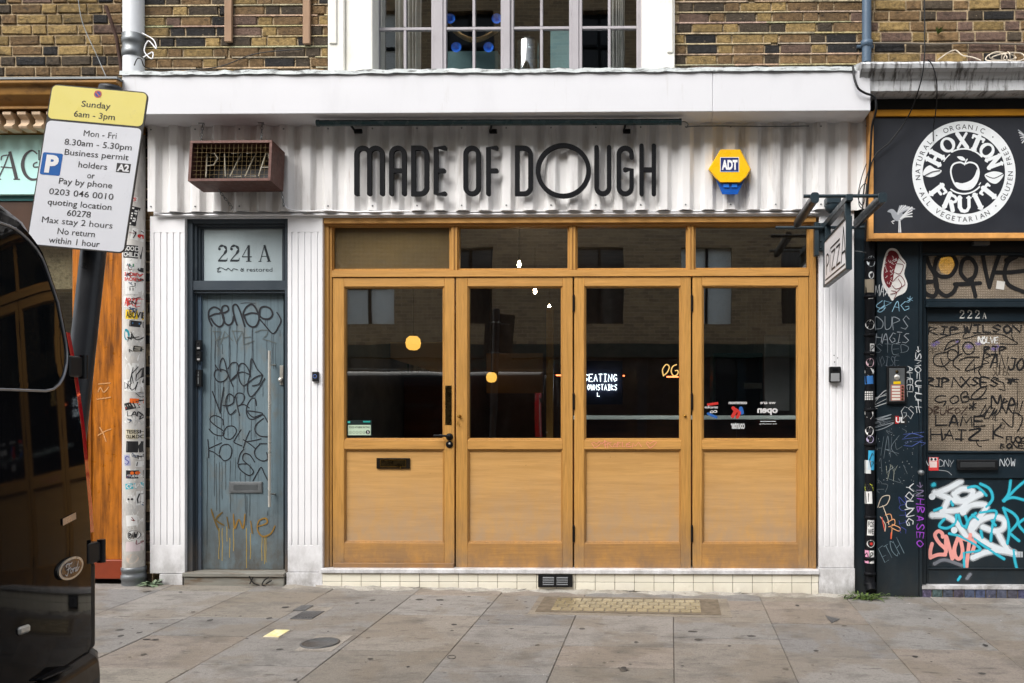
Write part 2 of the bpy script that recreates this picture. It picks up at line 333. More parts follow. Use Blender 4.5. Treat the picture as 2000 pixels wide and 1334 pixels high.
m_greenbar = M('dark_green_metal', lin(40, 60, 64), 0.25, var=0.08, dirt=[(lin(90, 96, 96), 30, (1, 1, 1), 0.66, 0.8, 0.3)])
m_steel = M('brushed_steel', lin(206, 203, 194), 0.32, .55, var=0.08, rvar=0.08)
m_zinc = M('grey_metal', lin(120, 124, 126), 0.45, 0.6, var=0.12, dirt=[(lin(80, 78, 74), 12, (1, 1, .3), 0.55, 0.75, 0.4)])
m_brass = M('old_brass', lin(150, 112, 48), 0.32, 1.0, var=0.15)
m_bronze = M('dark_bronze', lin(66, 54, 32), 0.3, 0.9, var=0.2, vs=14)
m_rust = M('rusty_brown_steel', lin(88, 58, 50), 0.55, 0.2, var=0.2, vs=14, bump=0.0006, bs=60, dirt=[(lin(62, 40, 36), 20, (1, 1, 1), 0.54, 0.74, 0.6), (lin(140, 92, 70), 34, (1, 1, 1), 0.64, 0.8, 0.5)])
m_stone = M('cream_stone', lin(232, 230, 222), 0.75, var=0.06, vs=4, bump=0.0015, bs=18, dirt=[(lin(196, 184, 158), 5, (1, 1, .5), 0.55, 0.8, 0.5), (lin(96, 84, 66), 34, (1, 1, .5), 0.72, 0.78, 0.6)])
m_cornice = M('stained_white_stone', lin(190, 192, 194), 0.7, var=0.08, vs=4, bump=0.002, bs=24, dirt=[(lin(56, 50, 44), 15, (1.9, .4, .3), 0.5, 0.64, 0.85), (lin(80, 74, 66), 26, (1, 1, .6), 0.58, 0.72, 0.6)])
m_tile = M('cream_tile', lin(236, 231, 216), 0.22, var=0.04, vs=3, vc=True, dirt=[(lin(170, 158, 136), 12, (1, 1, 1), 0.62, 0.8, 0.4), (lin(90, 78, 62), 40, (1, 1, 1), 0.74, 0.8, 0.6)], low=(lin(150, 134, 108), -0.05, 0.06, 0.5))
m_grout = M('dirty_grout', lin(120, 112, 98), 0.9, var=0.2, vs=20)
m_step = M('worn_step_paint', lin(128, 126, 118), 0.6, var=0.2, vs=8, st=(.4, 3, 3), dirt=[(lin(96, 76, 56), 8, (.5, 3, 3), 0.48, 0.66, 0.85)])
m_flash = M('flaking_white_lead', lin(190, 196, 196), 0.6, var=0.12, vs=12, bump=0.002, bs=30, dirt=[(lin(60, 58, 56), 22, (.5, 1, 2), 0.52, 0.62, 0.8)])
m_pave = M('york_stone', (.72, .725, .74), 0.75, var=0.16, vs=90, bump=0.004, bs=120, vc=True, dirt=[(lin(122, 112, 99), 1.7, (1, 1, 1), 0.5, 0.56, 0.55), (lin(82, 79, 75), 5.2, (.7, 1.2, 1), 0.5, 0.7, 0.6), (lin(72, 69, 66), 13, (.6, 1.6, 1), 0.58, 0.7, 0.6), (lin(96, 92, 88), 38, (1, 1, 1), 0.56, 0.68, 0.5), (lin(48, 46, 45), 24, (.7, 1, 1), 0.68, 0.73, 0.7), (lin(168, 163, 155), 70, (1, 1, 1), 0.7, 0.75, 0.5)])
m_joint = M('gritty_joint', lin(86, 80, 72), 0.95, var=0.3, vs=30, bump=0.003, bs=60)
m_iron = M('worn_iron', lin(92, 92, 92), 0.5, 0.4, var=0.25, vs=30, bump=0.002, bs=70)
m_road = M('asphalt', (0.05, 0.05, 0.052), 0.85, var=0.3, vs=60, bump=0.003, bs=120)
m_ground = M('ground_grit', (0.16, 0.15, 0.14), 0.95, var=0.2, vs=2)
m_print = M('printed_vinyl', (1, 1, 1), 0.45, var=0.06, vs=30, vc=True, alpha=True)
m_paint = M('marker_and_spray_paint', (1, 1, 1), 0.5, var=0.08, vs=40, vc=True, alpha=True)
m_winframe = M('lilac_grey_window_paint', lin(160, 156, 160), 0.5, var=0.06, vs=6, dirt=[(lin(120, 112, 108), 18, (1, 1, .4), 0.6, 0.76, 0.5)])
m_curtain = M('pale_curtain', lin(232, 228, 222), 0.9, var=0.06, vs=5)
m_glass = glass('shop_glass')
m_glass2 = glass('upper_window_glass', (0.95, 0.97, 0.97), 0.12)
m_obs = obscure('brown_patterned_glass', lin(104, 86, 46), 0.05, 105)
m_obs2 = obscure('tan_patterned_glass', lin(156, 142, 124), 0.15, 58)
m_frost = M('frosted_glass', lin(176, 190, 194), 0.18, var=0.06, vs=2.5, rvar=0.05, dirt=[(lin(140, 150, 152), 3, (1, 1, .6), 0.5, 0.8, 0.5)])

# ================================================================== GROUND
mb = MB(); mb.box(-400, 400, -400, 400, -0.9, -0.6); tag(mb.build('ground', m_ground), kind='structure')
mb = MB(); K = -3.52
mb.add([(-30, -9.6, -0.17), (30, -9.6, -0.17 - .2), (30, K-.12, -.62), (-30, K-.12, .21)], [(0, 1, 2, 3)])
def slab_strip(mb, x0, x1, y0, y1, zt, col, g=0.0016, jit=0.002):
    x0 += g; x1 -= g; y0 += g*2.6; y1 -= g*2.6
    if y1 - y0 < 0.01 or x1 - x0 < 0.01: return
    dz = random.uniform(-jit, jit); b = 0.003
    vs = []
    for (a, c, e) in ((x0, y0, 1), (x1, y0, 1), (x1, y1, 1), (x0, y1, 1)): vs.append((a, c, zt(a, c) - 0.05))
    for (a, c) in ((x0, y0), (x1, y0), (x1, y1), (x0, y1)): vs.append((a, c, zt(a, c) - b + dz))
    for (a, c) in ((x0+b, y0+b), (x1-b, y0+b), (x1-b, y1-b), (x0+b, y1-b)): vs.append((a, c, zt(a, c) + dz))
    fs = [(0, 1, 5, 4), (1, 2, 6, 5), (2, 3, 7, 6), (3, 0, 4, 7), (4, 5, 9, 8), (5, 6, 10, 9), (6, 7, 11, 10), (7, 4, 8, 11), (8, 9, 10, 11)]
    mb.add(vs, fs, col=col)
def road_z(x, y): return -0.006 - 0.0132*x + 0.012*K - 0.11
mb = MB(); mb.add([(-40, -9.6, road_z(-40, 0)), (40, -9.6, road_z(40, 0)), (40, K-.13, road_z(40, 0)), (-40, K-.13, road_z(-40, 0))], [(0, 1, 2, 3)])
tag(mb.build('road', m_road), kind='structure')
GREYS = [lin(158, 153, 146), lin(152, 148, 142), lin(163, 157, 149), lin(147, 144, 140), lin(158, 154, 148)]
BROWN = [lin(158, 150, 139), lin(153, 145, 133), lin(161, 153, 140), lin(159, 148, 136)]
cols = [G(p, 1334).x for p in (83, 323, 578, 825, 1067, 1317, 1560, 1800)]
jy = {0: [1208, 1276], 1: [1207, 1244, 1310], 2: [1225, 1304], 3: [1204, 1275], 4: [1205, 1225], 5: [1205, 1267, 1309], 6: [1197, 1222, 1252, 1262], 7: [1197, 1225, 1290], 8: [1200, 1275]}
xs = [cols[0] - 0.61*k for k in range(14, 0, -1)] + cols + [cols[-1] + 0.61*k for k in range(1, 14)]
mb = MB()
for i in range(len(xs)-1):
    k = i - 13
    ys = [-0.012, -0.20 + random.uniform(-.03, .03)]
    if 0 <= k < 9:
        for p in jy[k]:
            y = G((300 + 240*k), p).y
            if y < ys[-1] - 0.05: ys.append(y)
    y = ys[-1]
    while y > K + 0.5:
        y -= random.uniform(0.5, 0.95); ys.append(max(y, K+.01))
    if ys[-1] > K + .02: ys.append(K+.01)
    for j in range(len(ys)-1):
        c = random.choice(GREYS if random.random() < 0.7 else BROWN); t = random.uniform(.93, 1.07)
        slab_strip(mb, xs[i], xs[i+1], ys[j+1], ys[j], pz, tuple(min(1, q*t) for q in c))
rnd = random.Random(77)
for i in range(330):
    x_ = rnd.uniform(-3.4, 4.6); y_ = rnd.uniform(-2.5, -.15); r_ = rnd.choice([.005, .007, .009, .012, .016, .022]) if i % 3 else rnd.uniform(.002, .005); k_ = 9; a_ = rnd.uniform(.6, 1.4)
    cc = lin(72, 69, 66) if i % 3 else lin(214, 208, 198); t_ = rnd.uniform(.8, 1.35); cc = tuple(min(1, v*t_) for v in cc)
    P_ = [(x_ + r_*a_*math.cos(t*6.283/k_)*rnd.uniform(.7, 1.25), y_ + r_*math.sin(t*6.283/k_)*rnd.uniform(.7, 1.25)) for t in range(k_)]
    mb.add([(a, b, pz(a, b)+.0019) for a, b in P_], [tuple(range(k_))], col=cc)
tag(mb.build('pavement', m_pave), kind='structure')
mb = MB(); mb.add([(-9, K, pz(-9, K)-.009), (11, K, pz(11, K)-.009), (11, .3, pz(11, .3)-.009), (-9, .3, pz(-9, .3)-.009)], [(0, 1, 2, 3)])
tag(mb.build('pavement_bed', m_joint), kind='structure')
mb = MB()
for i in range(24):
    x = -9 + i*.85; slab_strip(mb, x, x+.85, K-.14, K, lambda a, c: pz(a, K) - .002, random.choice(GREYS), .003)
    mb.box(x+.004, x+.846, K-.139, K-.001, -.5, pz(x+.4, K)-.04, random.choice(GREYS))
tag(mb.build('kerb', m_pave), kind='structure')
mb = MB(); mb.add([(-40, -12.2, road_z(-40, 0)+.1), (40, -12.2, road_z(40, 0)+.1), (40, -9.6, road_z(40, 0)+.1), (-40, -9.6, road_z(-40, 0)+.1)], [(0, 1, 2, 3)], col=GREYS[0])
mb.add([(-40, -9.6, road_z(-40, 0)-.05), (40, -9.6, road_z(40, 0)-.05), (40, -9.6, road_z(40, 0)+.1), (-40, -9.6, road_z(-40, 0)+.1)], [(0, 1, 2, 3)], col=GREYS[0])
tag(mb.build('opposite_pavement', m_pave), kind='structure')

def gquad(mb, px0, py0, px1, py1, h0, h1, col=None, skew=True):      # a plate on the pavement under a pixel rectangle
    a = G(px0, py1); b = G(px1, py0)
    P = [(a.x, a.y), (b.x, a.y), (b.x, b.y), (a.x, b.y)]
    vs = [(x, y, pz(x, y)+h0) for x, y in P] + [(x, y, pz(x, y)+h1) for x, y in P]
    mb.add(vs, [(4, 5, 6, 7), (0, 1, 5, 4), (1, 2, 6, 5), (2, 3, 7, 6), (3, 0, 4, 7)], col=col)
# pavement furniture
c = G(625, 1257); r = 0.105
t = thing('round_cover', (c.x, c.y, pz(c.x, c.y)), 'round worn iron stopcock cover set in a square cement collar', 'pavement cover')
mb = MB(); gquad(mb, 574, 1241, 690, 1272, -.003, .0025, lin(176, 168, 156)); mb.build('collar', m_pave, t)
mb = MB(); mb.lathe([(r, .0), (r, .006), (r-.012, .007), (r-.014, .004), (0.0001, .005)], (c.x, c.y, pz(c.x, c.y)+.001), 28); mb.build('lid', m_iron, t)
t = thing('drain_cover', G(600, 1198), 'dark ribbed square iron cover nearest the grey door, in two plates', 'pavement cover')
mb = MB(); gquad(mb, 560, 1186, 652, 1212, -.003, .0022, lin(170, 162, 150)); mb.build('collar', m_pave, t)
mb = MB(); gquad(mb, 566, 1195, 634, 1210, .001, .006)
a, b = G(566, 1210), G(634, 1195)
for k in range(7):
    x = a.x + (b.x-a.x)*(k+.5)/7; mb.box(x-.006, x+.006, a.y+.03, b.y-.03, pz(x, a.y)+.004, pz(x, a.y)+.009)
mb.build('plate', m_iron, t)
mb = MB(); gquad(mb, 572, 1184, 612, 1193, .001, .006); mb.build('plate', m_iron, t)
t = thing('yellow_cover', G(539, 1239), 'small square pavement cover painted pale yellow', 'pavement cover')
mb = MB(); gquad(mb, 506, 1229, 575, 1248, -.003, .002, lin(168, 160, 148)); mb.build('collar', m_pave, t)
mb = MB(); gquad(mb, 514, 1232, 566, 1245, .001, .006); mb.build('lid', M('worn_yellow_paint', lin(226, 212, 150), .6, var=.08, vs=30, dirt=[(lin(226, 218, 196), 20, (1, 1, 1), .45, .6, .8)]), t)
a = G(1042, 1197); b = G(1406, 1171)
t = thing('pavement_light', ((a.x+b.x)/2, (a.y+b.y)/2, pz(0, 0)), 'long cellar light of cream glass blocks in an iron frame below the air vent', 'cellar light')
mb = MB(); gquad(mb, 1030, 1170, 1420, 1200, -.003, .002, lin(160, 150, 134)); mb.build('surround', m_pave, t)
mb = MB(); gquad(mb, 1045, 1172, 1402, 1196, .001, .005, lin(150, 134, 110)); mb.build('frame', M('rusty_frame', lin(108, 98, 84), .8, var=.3, vs=20), t)
mb = MB(); x0, x1, y0, y1 = a.x+.10, b.x-.14, a.y+.05, b.y-.05; n = 14
for r_ in range(4):
    for k in range(n+1):
        xa = x0 + (x1-x0)*(k - (.5 if r_ % 2 else 0))/n; xb = xa + (x1-x0)/n
        xa, xb = max(xa, x0)+.004, min(xb, x1)-.004
        if xb - xa < .01: continue
        ya, yb = y0+(y1-y0)*r_/4+.003, y0+(y1-y0)*(r_+1)/4-.003
        zt = pz(xa, ya)
        q = random.uniform(.75, 1.1); mb.box(xa, xb, ya, yb, zt+.003, zt+.0075, tuple(min(1, w_*q) for w_ in lin(160, 150, 124)))
mb.build('blocks', m_tile, t, bevel=.001)
t = thing('corner_cover', G(1625, 1210), 'small triangular iron plate set at a slab corner before the white pillar', 'pavement cover')
mb = MB(); P = [G(1612, 1203), G(1640, 1210), G(1624, 1218)]
mb.add([p + Vector((0, 0, .001)) for p in P] + [p + Vector((0, 0, .005)) for p in P], [(3, 4, 5), (0, 1, 4, 3), (1, 2, 5, 4), (2, 0, 3, 5)]); mb.build('plate', m_iron, t)
mb = MB()
for k in range(5):
    p = G(1616+k*5, 1207+k*1.2); q = G(1617+k*4.2, 1213+k*.6); mb.tube([p+Vector((0, 0, .006)), q+Vector((0, 0, .006))], .0015, 5)
mb.build('ribs', m_iron, t)
mb = MB(); P = [G(882+8*math.cos(k*math.pi/8), 1284+3.5*math.sin(k*math.pi/8)) + Vector((0, 0, .002)) for k in range(16)]
mb.tube(P, .0018, 6, closed=True); tag(mb.build('rubber_band', m_blackp), 'thin dark green loop lying loose on the flagstones', 'band')

# ================================================================== BRICKWORK
OCH, BRN, DRK, BLK, PUR = lin(166, 140, 92), lin(136, 110, 78), lin(84, 74, 62), lin(50, 49, 49), lin(120, 98, 86)
MORT = lin(200, 178, 144)
def bricks(mb, x0, x1, z0, z1, Y, pal, seed, soot=0, holes=(), raised=False, depth=.10):
    rnd = random.Random(seed); ch = .0762; nrow = int((z1-z0)/ch)+1
    mb.box(x0, x1, Y+.010, Y+depth, z0, z1, MORT)
    for r_ in range(nrow):
        za = z0 + r_*ch + .006; zb = min(za + .061, z1)
        if zb - za < .02: continue
        x = x0 - rnd.uniform(0, .1) - (.16 if r_ % 2 else 0); k = r_
        while x < x1:
            L = .212 if k % 2 else .100; k += 1
            a, b = max(x, x0), min(x+L, x1); x += L + .013
            if b - a < .025: continue
            if any(a < h[1] and b > h[0] and za < h[3] and zb > h[2] for h in holes): continue
            pr = pal[min(r_, len(pal)-1)]; c = rnd.choices([OCH, BRN, DRK, BLK, PUR], pr)[0]; q = rnd.uniform(.75, 1.2); c = tuple(min(1, v*q) for v in c)
            j = lambda: rnd.uniform(-.005, .005); e = .005; y = Y + rnd.uniform(-.003, .003)
            vs = [(a, Y+.012, za), (b, Y+.012, za), (b, Y+.012, zb), (a, Y+.012, zb)]
            vs += [(a+j()*.5, y+.004, za+j()*.6), (b+j()*.5, y+.004, za+j()*.6), (b+j()*.5, y+.004, zb+j()*.6), (a+j()*.5, y+.004, zb+j()*.6)]
            vs += [(a+e+j()*.5, y+j()*.4, za+e+j()*.5), (b-e+j()*.5, y+j()*.4, za+e+j()*.5), (b-e+j()*.5, y+j()*.4, zb-e+j()*.5), (a+e+j()*.5, y+j()*.4, zb-e+j()*.5)]
            mb.add(vs, [(0,1,5,4),(1,2,6,5),(2,3,7,6),(3,0,4,7),(4,5,9,8),(5,6,10,9),(6,7,11,10),(7,4,8,11),(8,9,10,11)], col=c)
        if raised and r_ and not any(h[2] < za < h[3] for h in ()):
            p = x0
            while p < x1:
                q = min(p + rnd.uniform(.25, .9), x1)
                if not any(p < h[1] and q > h[0] for h in holes):
                    zc = z0 + r_*ch; t = rnd.uniform(.004, .0055); mb.add([(p, Y-.004, zc-t), (q, Y-.004, zc-t+j()*.5), (q, Y-.0015, zc+t), (p, Y-.0015, zc+t), (p, Y+.01, zc-t-.002), (q, Y+.01, zc-t-.002), (q, Y+.01, zc+t+.002), (p, Y+.01, zc+t+.002)],
                           [(0,1,2,3),(4,5,1,0),(3,2,6,7)], col=tuple(v*rnd.uniform(.85, 1.1) for v in lin(204, 186, 154)))
                p = q + rnd.choice([0, 0, 0, .05])
# ================================================================== MAIN BUILDING
B = thing('terrace_building', (0, 0, 0), 'brick terrace with white corrugated shopfront, oak folding doors and grey graffitied side door', 'building')
ZT = 6.4
xl, xr = X(238), X(1692)
zf = Z(140, -.28)
wx0, wx1 = X(640), X(1318)
pal = [(1, 2, 4, 9, 1)]*3 + [(2, 4, 4, 5, 1)]*2 + [(3, 6, 4, 2, 1)]*40
pal2 = [(1, 3, 4, 8, 1)]*4 + [(3, 6, 4, 3, 1)]*3 + [(5, 6, 3, 1, 1)]*40
mb = MB(); z0 = zf - .15
bricks(mb, xl, wx0, z0, ZT, .0, pal, 3, raised=True); bricks(mb, wx1, xr, z0, ZT, .0, pal2, 4, raised=True)
bricks(mb, wx0, wx1, 5.75, ZT, .0, pal2, 5); mb.box(xl, xr, .12, .3, 3.1, z0, MORT)
mb.build('brick_wall', m_brick, B)
mb = MB(); mb.box(xl, xl+.25, .31, 7, -.1, ZT, BRN); mb.box(xr-.25, xr, .31, 7, -.1, ZT, BRN); mb.box(xl, xr, 7, 7.3, -.1, ZT, BRN); mb.box(xl, xr, -.02, 7.3, ZT, ZT+.3, BRN); mb.build('rear_walls', m_brick, B)
# upper window surround
for s, (a, b, c_) in enumerate(((640, 672, 725), (1318, 1286, 1253))):
    mb = MB(); y = -.05
    xa, xb, xc = X(a, y), X(b, y), X(c_, y)
    mb.box(xa, xb, y, .1, z0, 5.75); mb.box(xb, xc, y+.025, .16, z0, 5.7)
    mb.box(min(xa, xb)+.012, max(xa, xb)-.05, y-.012, y+.001, zf+.30, 5.75) if s == 0 else mb.box(min(xa, xb)+.06, max(xa, xb)-.012, y-.012, y+.001, zf+.22, 5.75)
    mb.build('window_surround', m_stone, B, bevel=.006)
mb = MB(); mb.box(wx0, wx1, -.07, .16, 5.755, 5.95); mb.build('window_lintel', m_stone, B, bevel=.01)
# upper window
YW = .085
win = MB(); zb = zf - .12; zt = 5.66
def wx(p): return X(p, YW)
win.box(wx(724), wx(732), YW, YW+.09, zb, zt); win.box(wx(1249), wx(1256), YW, YW+.09, zb, zt)
for a, b in ((847, 864), (1117, 1130)): win.box(wx(a), wx(b), YW+.01, YW+.09, zb, zt)
win.box(wx(983), wx(996), YW+.002, YW+.09, zb, zt); win.box(wx(732), wx(1249), YW+.004, YW+.09, zt-.08, zt)
wf = win.build('upper_window', m_winframe, B, bevel=.003)
zr = Z(52, YW)
for a, b, mid in ((732, 847, 789), (864, 983, 924), (996, 1117, 1056.5), (1130, 1249, 1189.5)):
    g = MB(); y0, y1 = YW+.018, YW+.06; d = (9 if a != 735 else 3)
    xa, xb = wx(a), wx(b)
    g.box(xa, xa+.023, y0, y1, zb, zt-.08); g.box(xb-.023, xb, y0, y1, zb, zt-.08); g.box(xa+.023, xb-.023, y0, y1, zt-.12, zt-.08); g.box(xa+.023, xb-.023, y0, y1, zb, zb+.05)
    xm = wx(mid)
    for z_ in (zr, zr+.42, zr+.84, zr+1.26): g.box(xa+.023, xb-.023, y0+.004, y1-.006, z_-.010, z_+.010)
    for k in range(5):
        za, zc = (zb+.05, zr-.011) if k == 0 else (zr+.42*(k-1)+.011, min(zr+.42*k-.011, zt-.12))
        g.box(xm-.010, xm+.010, y0+.004, y1-.006, za, zc)
    g.build('casement', m_winframe, wf, bevel=.002)
    p = MB(); p.box(xa+.02, xb-.02, YW+.036, YW+.040, zb+.03, zt-.1); p.build('glass_pane', m_glass2, wf)
# room behind the upper window
mb = MB(); xa, xb = X(640)-.4, X(1318)+.4
mb.box(xa, xb, .32, 3.2, z0-.1, z0); mb.box(xa, xb, 3.2, 3.3, z0, 6.2); mb.box(xa, xb, .32, 3.2, 6.1, 6.2); mb.box(xa-.1, xa, .32, 3.3, z0, 6.2); mb.box(xb, xb+.1, .32, 3.3, z0, 6.2)
mb.build('upstairs_room', M('teal_room_wall', lin(52, 66, 68), .8), B)
# fascia
mb = MB(); zs = Z(220, -.28)
fx0, fx1 = X(238, -.28), X(1700.5, -.28)
sx = X(1392, -.28)
mb.box(fx0, sx, -.28, .1, zs, zf-.005); mb.box(sx+.001, fx1, -.279, .1, zs, zf-.005); mb.build('fascia', m_fascia, B, bevel=.004)
mb = MB(); N = 90; rnd = random.Random(5); pts = []
for i in range(N):
    xa = fx0-.01 + (fx1-.09-fx0)*i/N; xb = fx0-.01 + (fx1-.09-fx0)*(i+1)/N
    pts.append((xa, rnd.uniform(-.004, .004), rnd.uniform(-.006, .006)))
pts.append((fx1-.1, 0, 0)); vs = []; fs = []
for i, (x_, a, b) in enumerate(pts):
    vs += [(x_, -.294+a, zf-.012+b*.6), (x_, -.29+a, zf+.016+b), (x_, -.24, zf+.03+b*.5), (x_, .0, zf+.045), (x_, -.283, zf-.012)]
for i in range(len(pts)-1):
    for k in range(3): fs.append((5*i+k, 5*i+k+1, 5*i+6+k, 5*i+5+k))
mb.add(vs, fs); mb.build('lead_flashing', m_flash, B)
# corrugated cladding
mb = MB(); zc1 = zs+.02; zc0 = Z(411, -.05); per = (X(1690)-X(290))/32.4; x = X(290, -.05); vs = []; k = 0; end = X(1691, -.05); prof = []
while x < end:
    for dx, y in ((0, -.058), (.34, -.058), (.52, -.022), (.82, -.022), (1.0, -.058)):
        if dx < 1: prof.append((min(x + dx*per, end), y))
    x += per
prof = [p for i, p in enumerate(prof) if i == 0 or p[0] > prof[i-1][0]]
rnd = random.Random(3)
for x_, y in prof: vs += [(x_, y, zc0 + rnd.uniform(-.002, .002)), (x_, y, zc1)]
mb.add(vs, [(2*i, 2*i+2, 2*i+3, 2*i+1) for i in range(len(prof)-1)]); mb.build('corrugated_cladding', m_clad, B, solid=.004, bevel=.004, seg=2)
mb = MB()
for i in range(0, len(prof), 8):
    for z_ in (zc0+.035, zc1-.05):
        x_ = prof[i][0]+.025; mb.lathe([(.006, 0), (.005, -.004), (0.0001, -.005)], (x_, -.061, z_), 8, 'y')
mb.build('cladding_screws', m_zinc, B)
mb = MB(); mb.box(X(300), X(1668), .0, .11, Z(424), zs); mb.build('cladding_batten', m_white, B)
# pilasters
def pilaster(p0, p1, q0, q1, flutes, name='pilaster', base=None):
    mb = MB(); a, b = X(p0), X(p1); z1, z0_ = Z(q0), Z(q1)
    zt_, zb_ = Z(452), Z(1066)
    mb.box(a, b, .005, .32, z0_, z1)
    n = 5; m_ = (b-a)*.13; gw = .011; pit = (b-a-2*m_)/(n-1); cs = [a+m_+pit*k for k in range(n)]
    mb.box(a, b, -.001, .006, zt_, z1); mb.box(a, b, -.001, .006, z0_, zb_)
    e = [a] + [v for c_ in cs for v in (c_-gw/2, c_+gw/2)] + [b]
    for k in range(0, len(e), 2): mb.box(e[k], e[k+1], -.001, .006, zb_, zt_)
    if base: mb.box(base[0], base[1], -.012, .3, base[2], z0_-.004)
    return mb.build(name, m_white, B, bevel=.002, seg=2)
pilaster(293, 361, 420, 1122, 5, base=(X(313), X(358), pz(-2.5, 0)-.03))
pilaster(562, 630, 420, 1118, 5, base=(X(561), X(631), pz(-1.5, 0)-.03))
pilaster(1600, 1668, 420, 1107, 5, base=(X(1599), X(1669), pz(2.3, 0)-.03))
# white conduit under the cladding
mb = MB(); z_ = Z(418, -.02); mb.tube([(X(305), -.02, z_), (X(1598), -.02, z_)], .0085, 8); mb.tube([(X(600), -.03, z_+.02), (X(840), -.025, z_+.012), (X(1000), -.03, z_+.018), (X(1250), -.028, z_+.012), (X(1560), -.03, z_+.018)], .004, 6)
mb.build('white_conduit', m_white, B)

# ---------------------------------------------------------------- grey side door
RS = 460
mb = MB(); bx = mb.bx
y = .03
bx(362, 376, 425, 1122, y, .2, RS); bx(556, 562, 425, 1122, y, .2, RS); bx(376, 556, 425, 436, y, .2, RS)
bx(376, 384, 436, 548, y+.02, .2, RS); bx(384, 391, 442, 548, y+.04, .2, RS); bx(391, 556, 442, 447, y+.045, .2, RS); bx(376, 556, 436, 442, y+.025, .2, RS); bx(551, 556, 447, 548, y+.045, .2, RS); bx(391, 398, 447, 548, y+.055, .2, RS)
bx(373, 557, 548, 567, y+.006, .2, RS); bx(378, 557, 567, 573, y+.02, .2, RS)
bx(376, 384, 573, 1122, y+.035, .25, RS)
mb.build('side_door_frame', m_frame, B, bevel=.003)
mb = MB(); bx = mb.bx; bx(384.5, 392, 573, 1118, y+.05, .14, RS); mb.build('door_jamb', M('worn_blue_jamb', lin(86, 104, 122), .45, var=.1, vs=3, dirt=[(lin(150, 130, 104), 10, (2, 1, .4), .62, .72, .8)], low=(lin(120, 98, 70), .05, .5, .7)), B)
mb = MB(); mb.bx(398, 551, 447, 548, y+.06, y+.07, RS); fan = mb.build('fanlight', m_frost, B)
mb = MB(); P = plane(y+.06); dk = lin(40, 48, 54)
def didone(mb, s, x0, step, yb, h, mp, col):
    k = h/34.0
    def S_(pts, ws): stroke(mb, [(x0+p[0]*k, yb-p[1]*k) for p in pts], [w_*k for w_ in ws], mp, col, sp=False, cap=False)
    for ch in s:
        if ch == '2':
            pts = cr([(2, 25), (3, 30), (9, 33), (15, 31), (18, 25), (15, 18), (8, 10), (2, 2)], 4); S_(pts, [2, 2.5, 2, 2, 1.6]+[2.5, 4, 5, 5.5, 5, 4]*3+[2]*8)
            S_([(1, 1.8), (8, 2.2), (16, 2.0), (19.5, 3)], [3.8, 4.2, 4.4, 2]); S_([(19, 1), (20, 8)], [2, 1]); disc(mb, x0+4*k, yb-26*k, 2.8*k, mp, col)
        if ch == '4': S_([(14, 34), (1, 10)], [1.4, 1.4]); S_([(1, 10), (21, 10)], [2.0, 2.0]); S_([(14.5, 34), (14.5, 0)], [4.6, 4.6]); S_([(9, .7), (20, .7)], [1.4, 1.4])
        if ch == 'A': S_([(11, 34), (2, 0)], [1.4, 1.4]); S_([(11, 34.5), (21, 0)], [4.2, 5]); S_([(5, 11), (17, 11)], [1.4, 1.4]); S_([(-1.5, .7), (5, .7)], [1.4, 1.4]); S_([(16, .7), (25, .7)], [1.4, 1.4])
        x0 += step
didone(mb, '224', 425, 23.5, 511, 32, P, dk); didone(mb, 'A', 506, 24, 511, 32, P, dk)
stroke(mb, [(424, 525), (432, 523), (441, 527), (446, 524), (452, 529), (456, 525), (464, 527)], 1.4, P, dk); stroke(mb, [(428, 522), (425, 531), (431, 530)], 1.4, P, dk); stroke(mb, [(471, 524), (475, 528), (472, 530), (470, 527), (476, 525)], 1.2, P, dk)
put(mb, 'restored', P, 507, 526.5, 8, 50, col=dk); mb.build('door_number', m_print, fan)
mb = MB(); yd = .10
mb.bx(392.5, 554, 574, 1112, yd, yd+.045, RS); door = mb.build('side_door', m_door, B, bevel=.003)
P = plane(yd); mb = MB(); ink = lin(34, 36, 42)
def tr(ox, oy, k): return lambda pts: [(ox + a/k, oy + b/k) for a, b in pts]
g1 = tr(380, 570, 4.6); g2 = tr(280, 780, 3.176)
for pts in ([(155,305),(128,235),(130,170),(170,138),(215,152),(250,195),(263,245),(250,298),(215,312),(175,282),(148,240)], [(130,225),(180,200),(225,196)], [(225,190),(270,186),(303,165),(295,130),(265,125),(245,150),(252,220),(275,280),(310,298),(340,270),(350,220)],
            [(380,298),(352,200),(345,130),(375,115),(405,165),(430,240),(450,308)], [(450,240),(438,190),(465,138),(510,112),(545,140),(572,200),(578,250),(552,305),(510,313),(470,280),(446,220)], [(445,212),(510,190),(580,200)],
            [(583,215),(590,150),(630,132),(680,152),(700,200),(672,240),(620,242),(588,220)]): stroke(mb, g1(pts), 3.4, P, ink)
stroke(mb, g1([(590,250),(640,310),(705,375),(755,310),(775,250),(740,185)]), 2.6, P, ink)
stroke(mb, g1([(415,103),(470,97),(545,104)]), 1.2, P, lin(80, 84, 88))
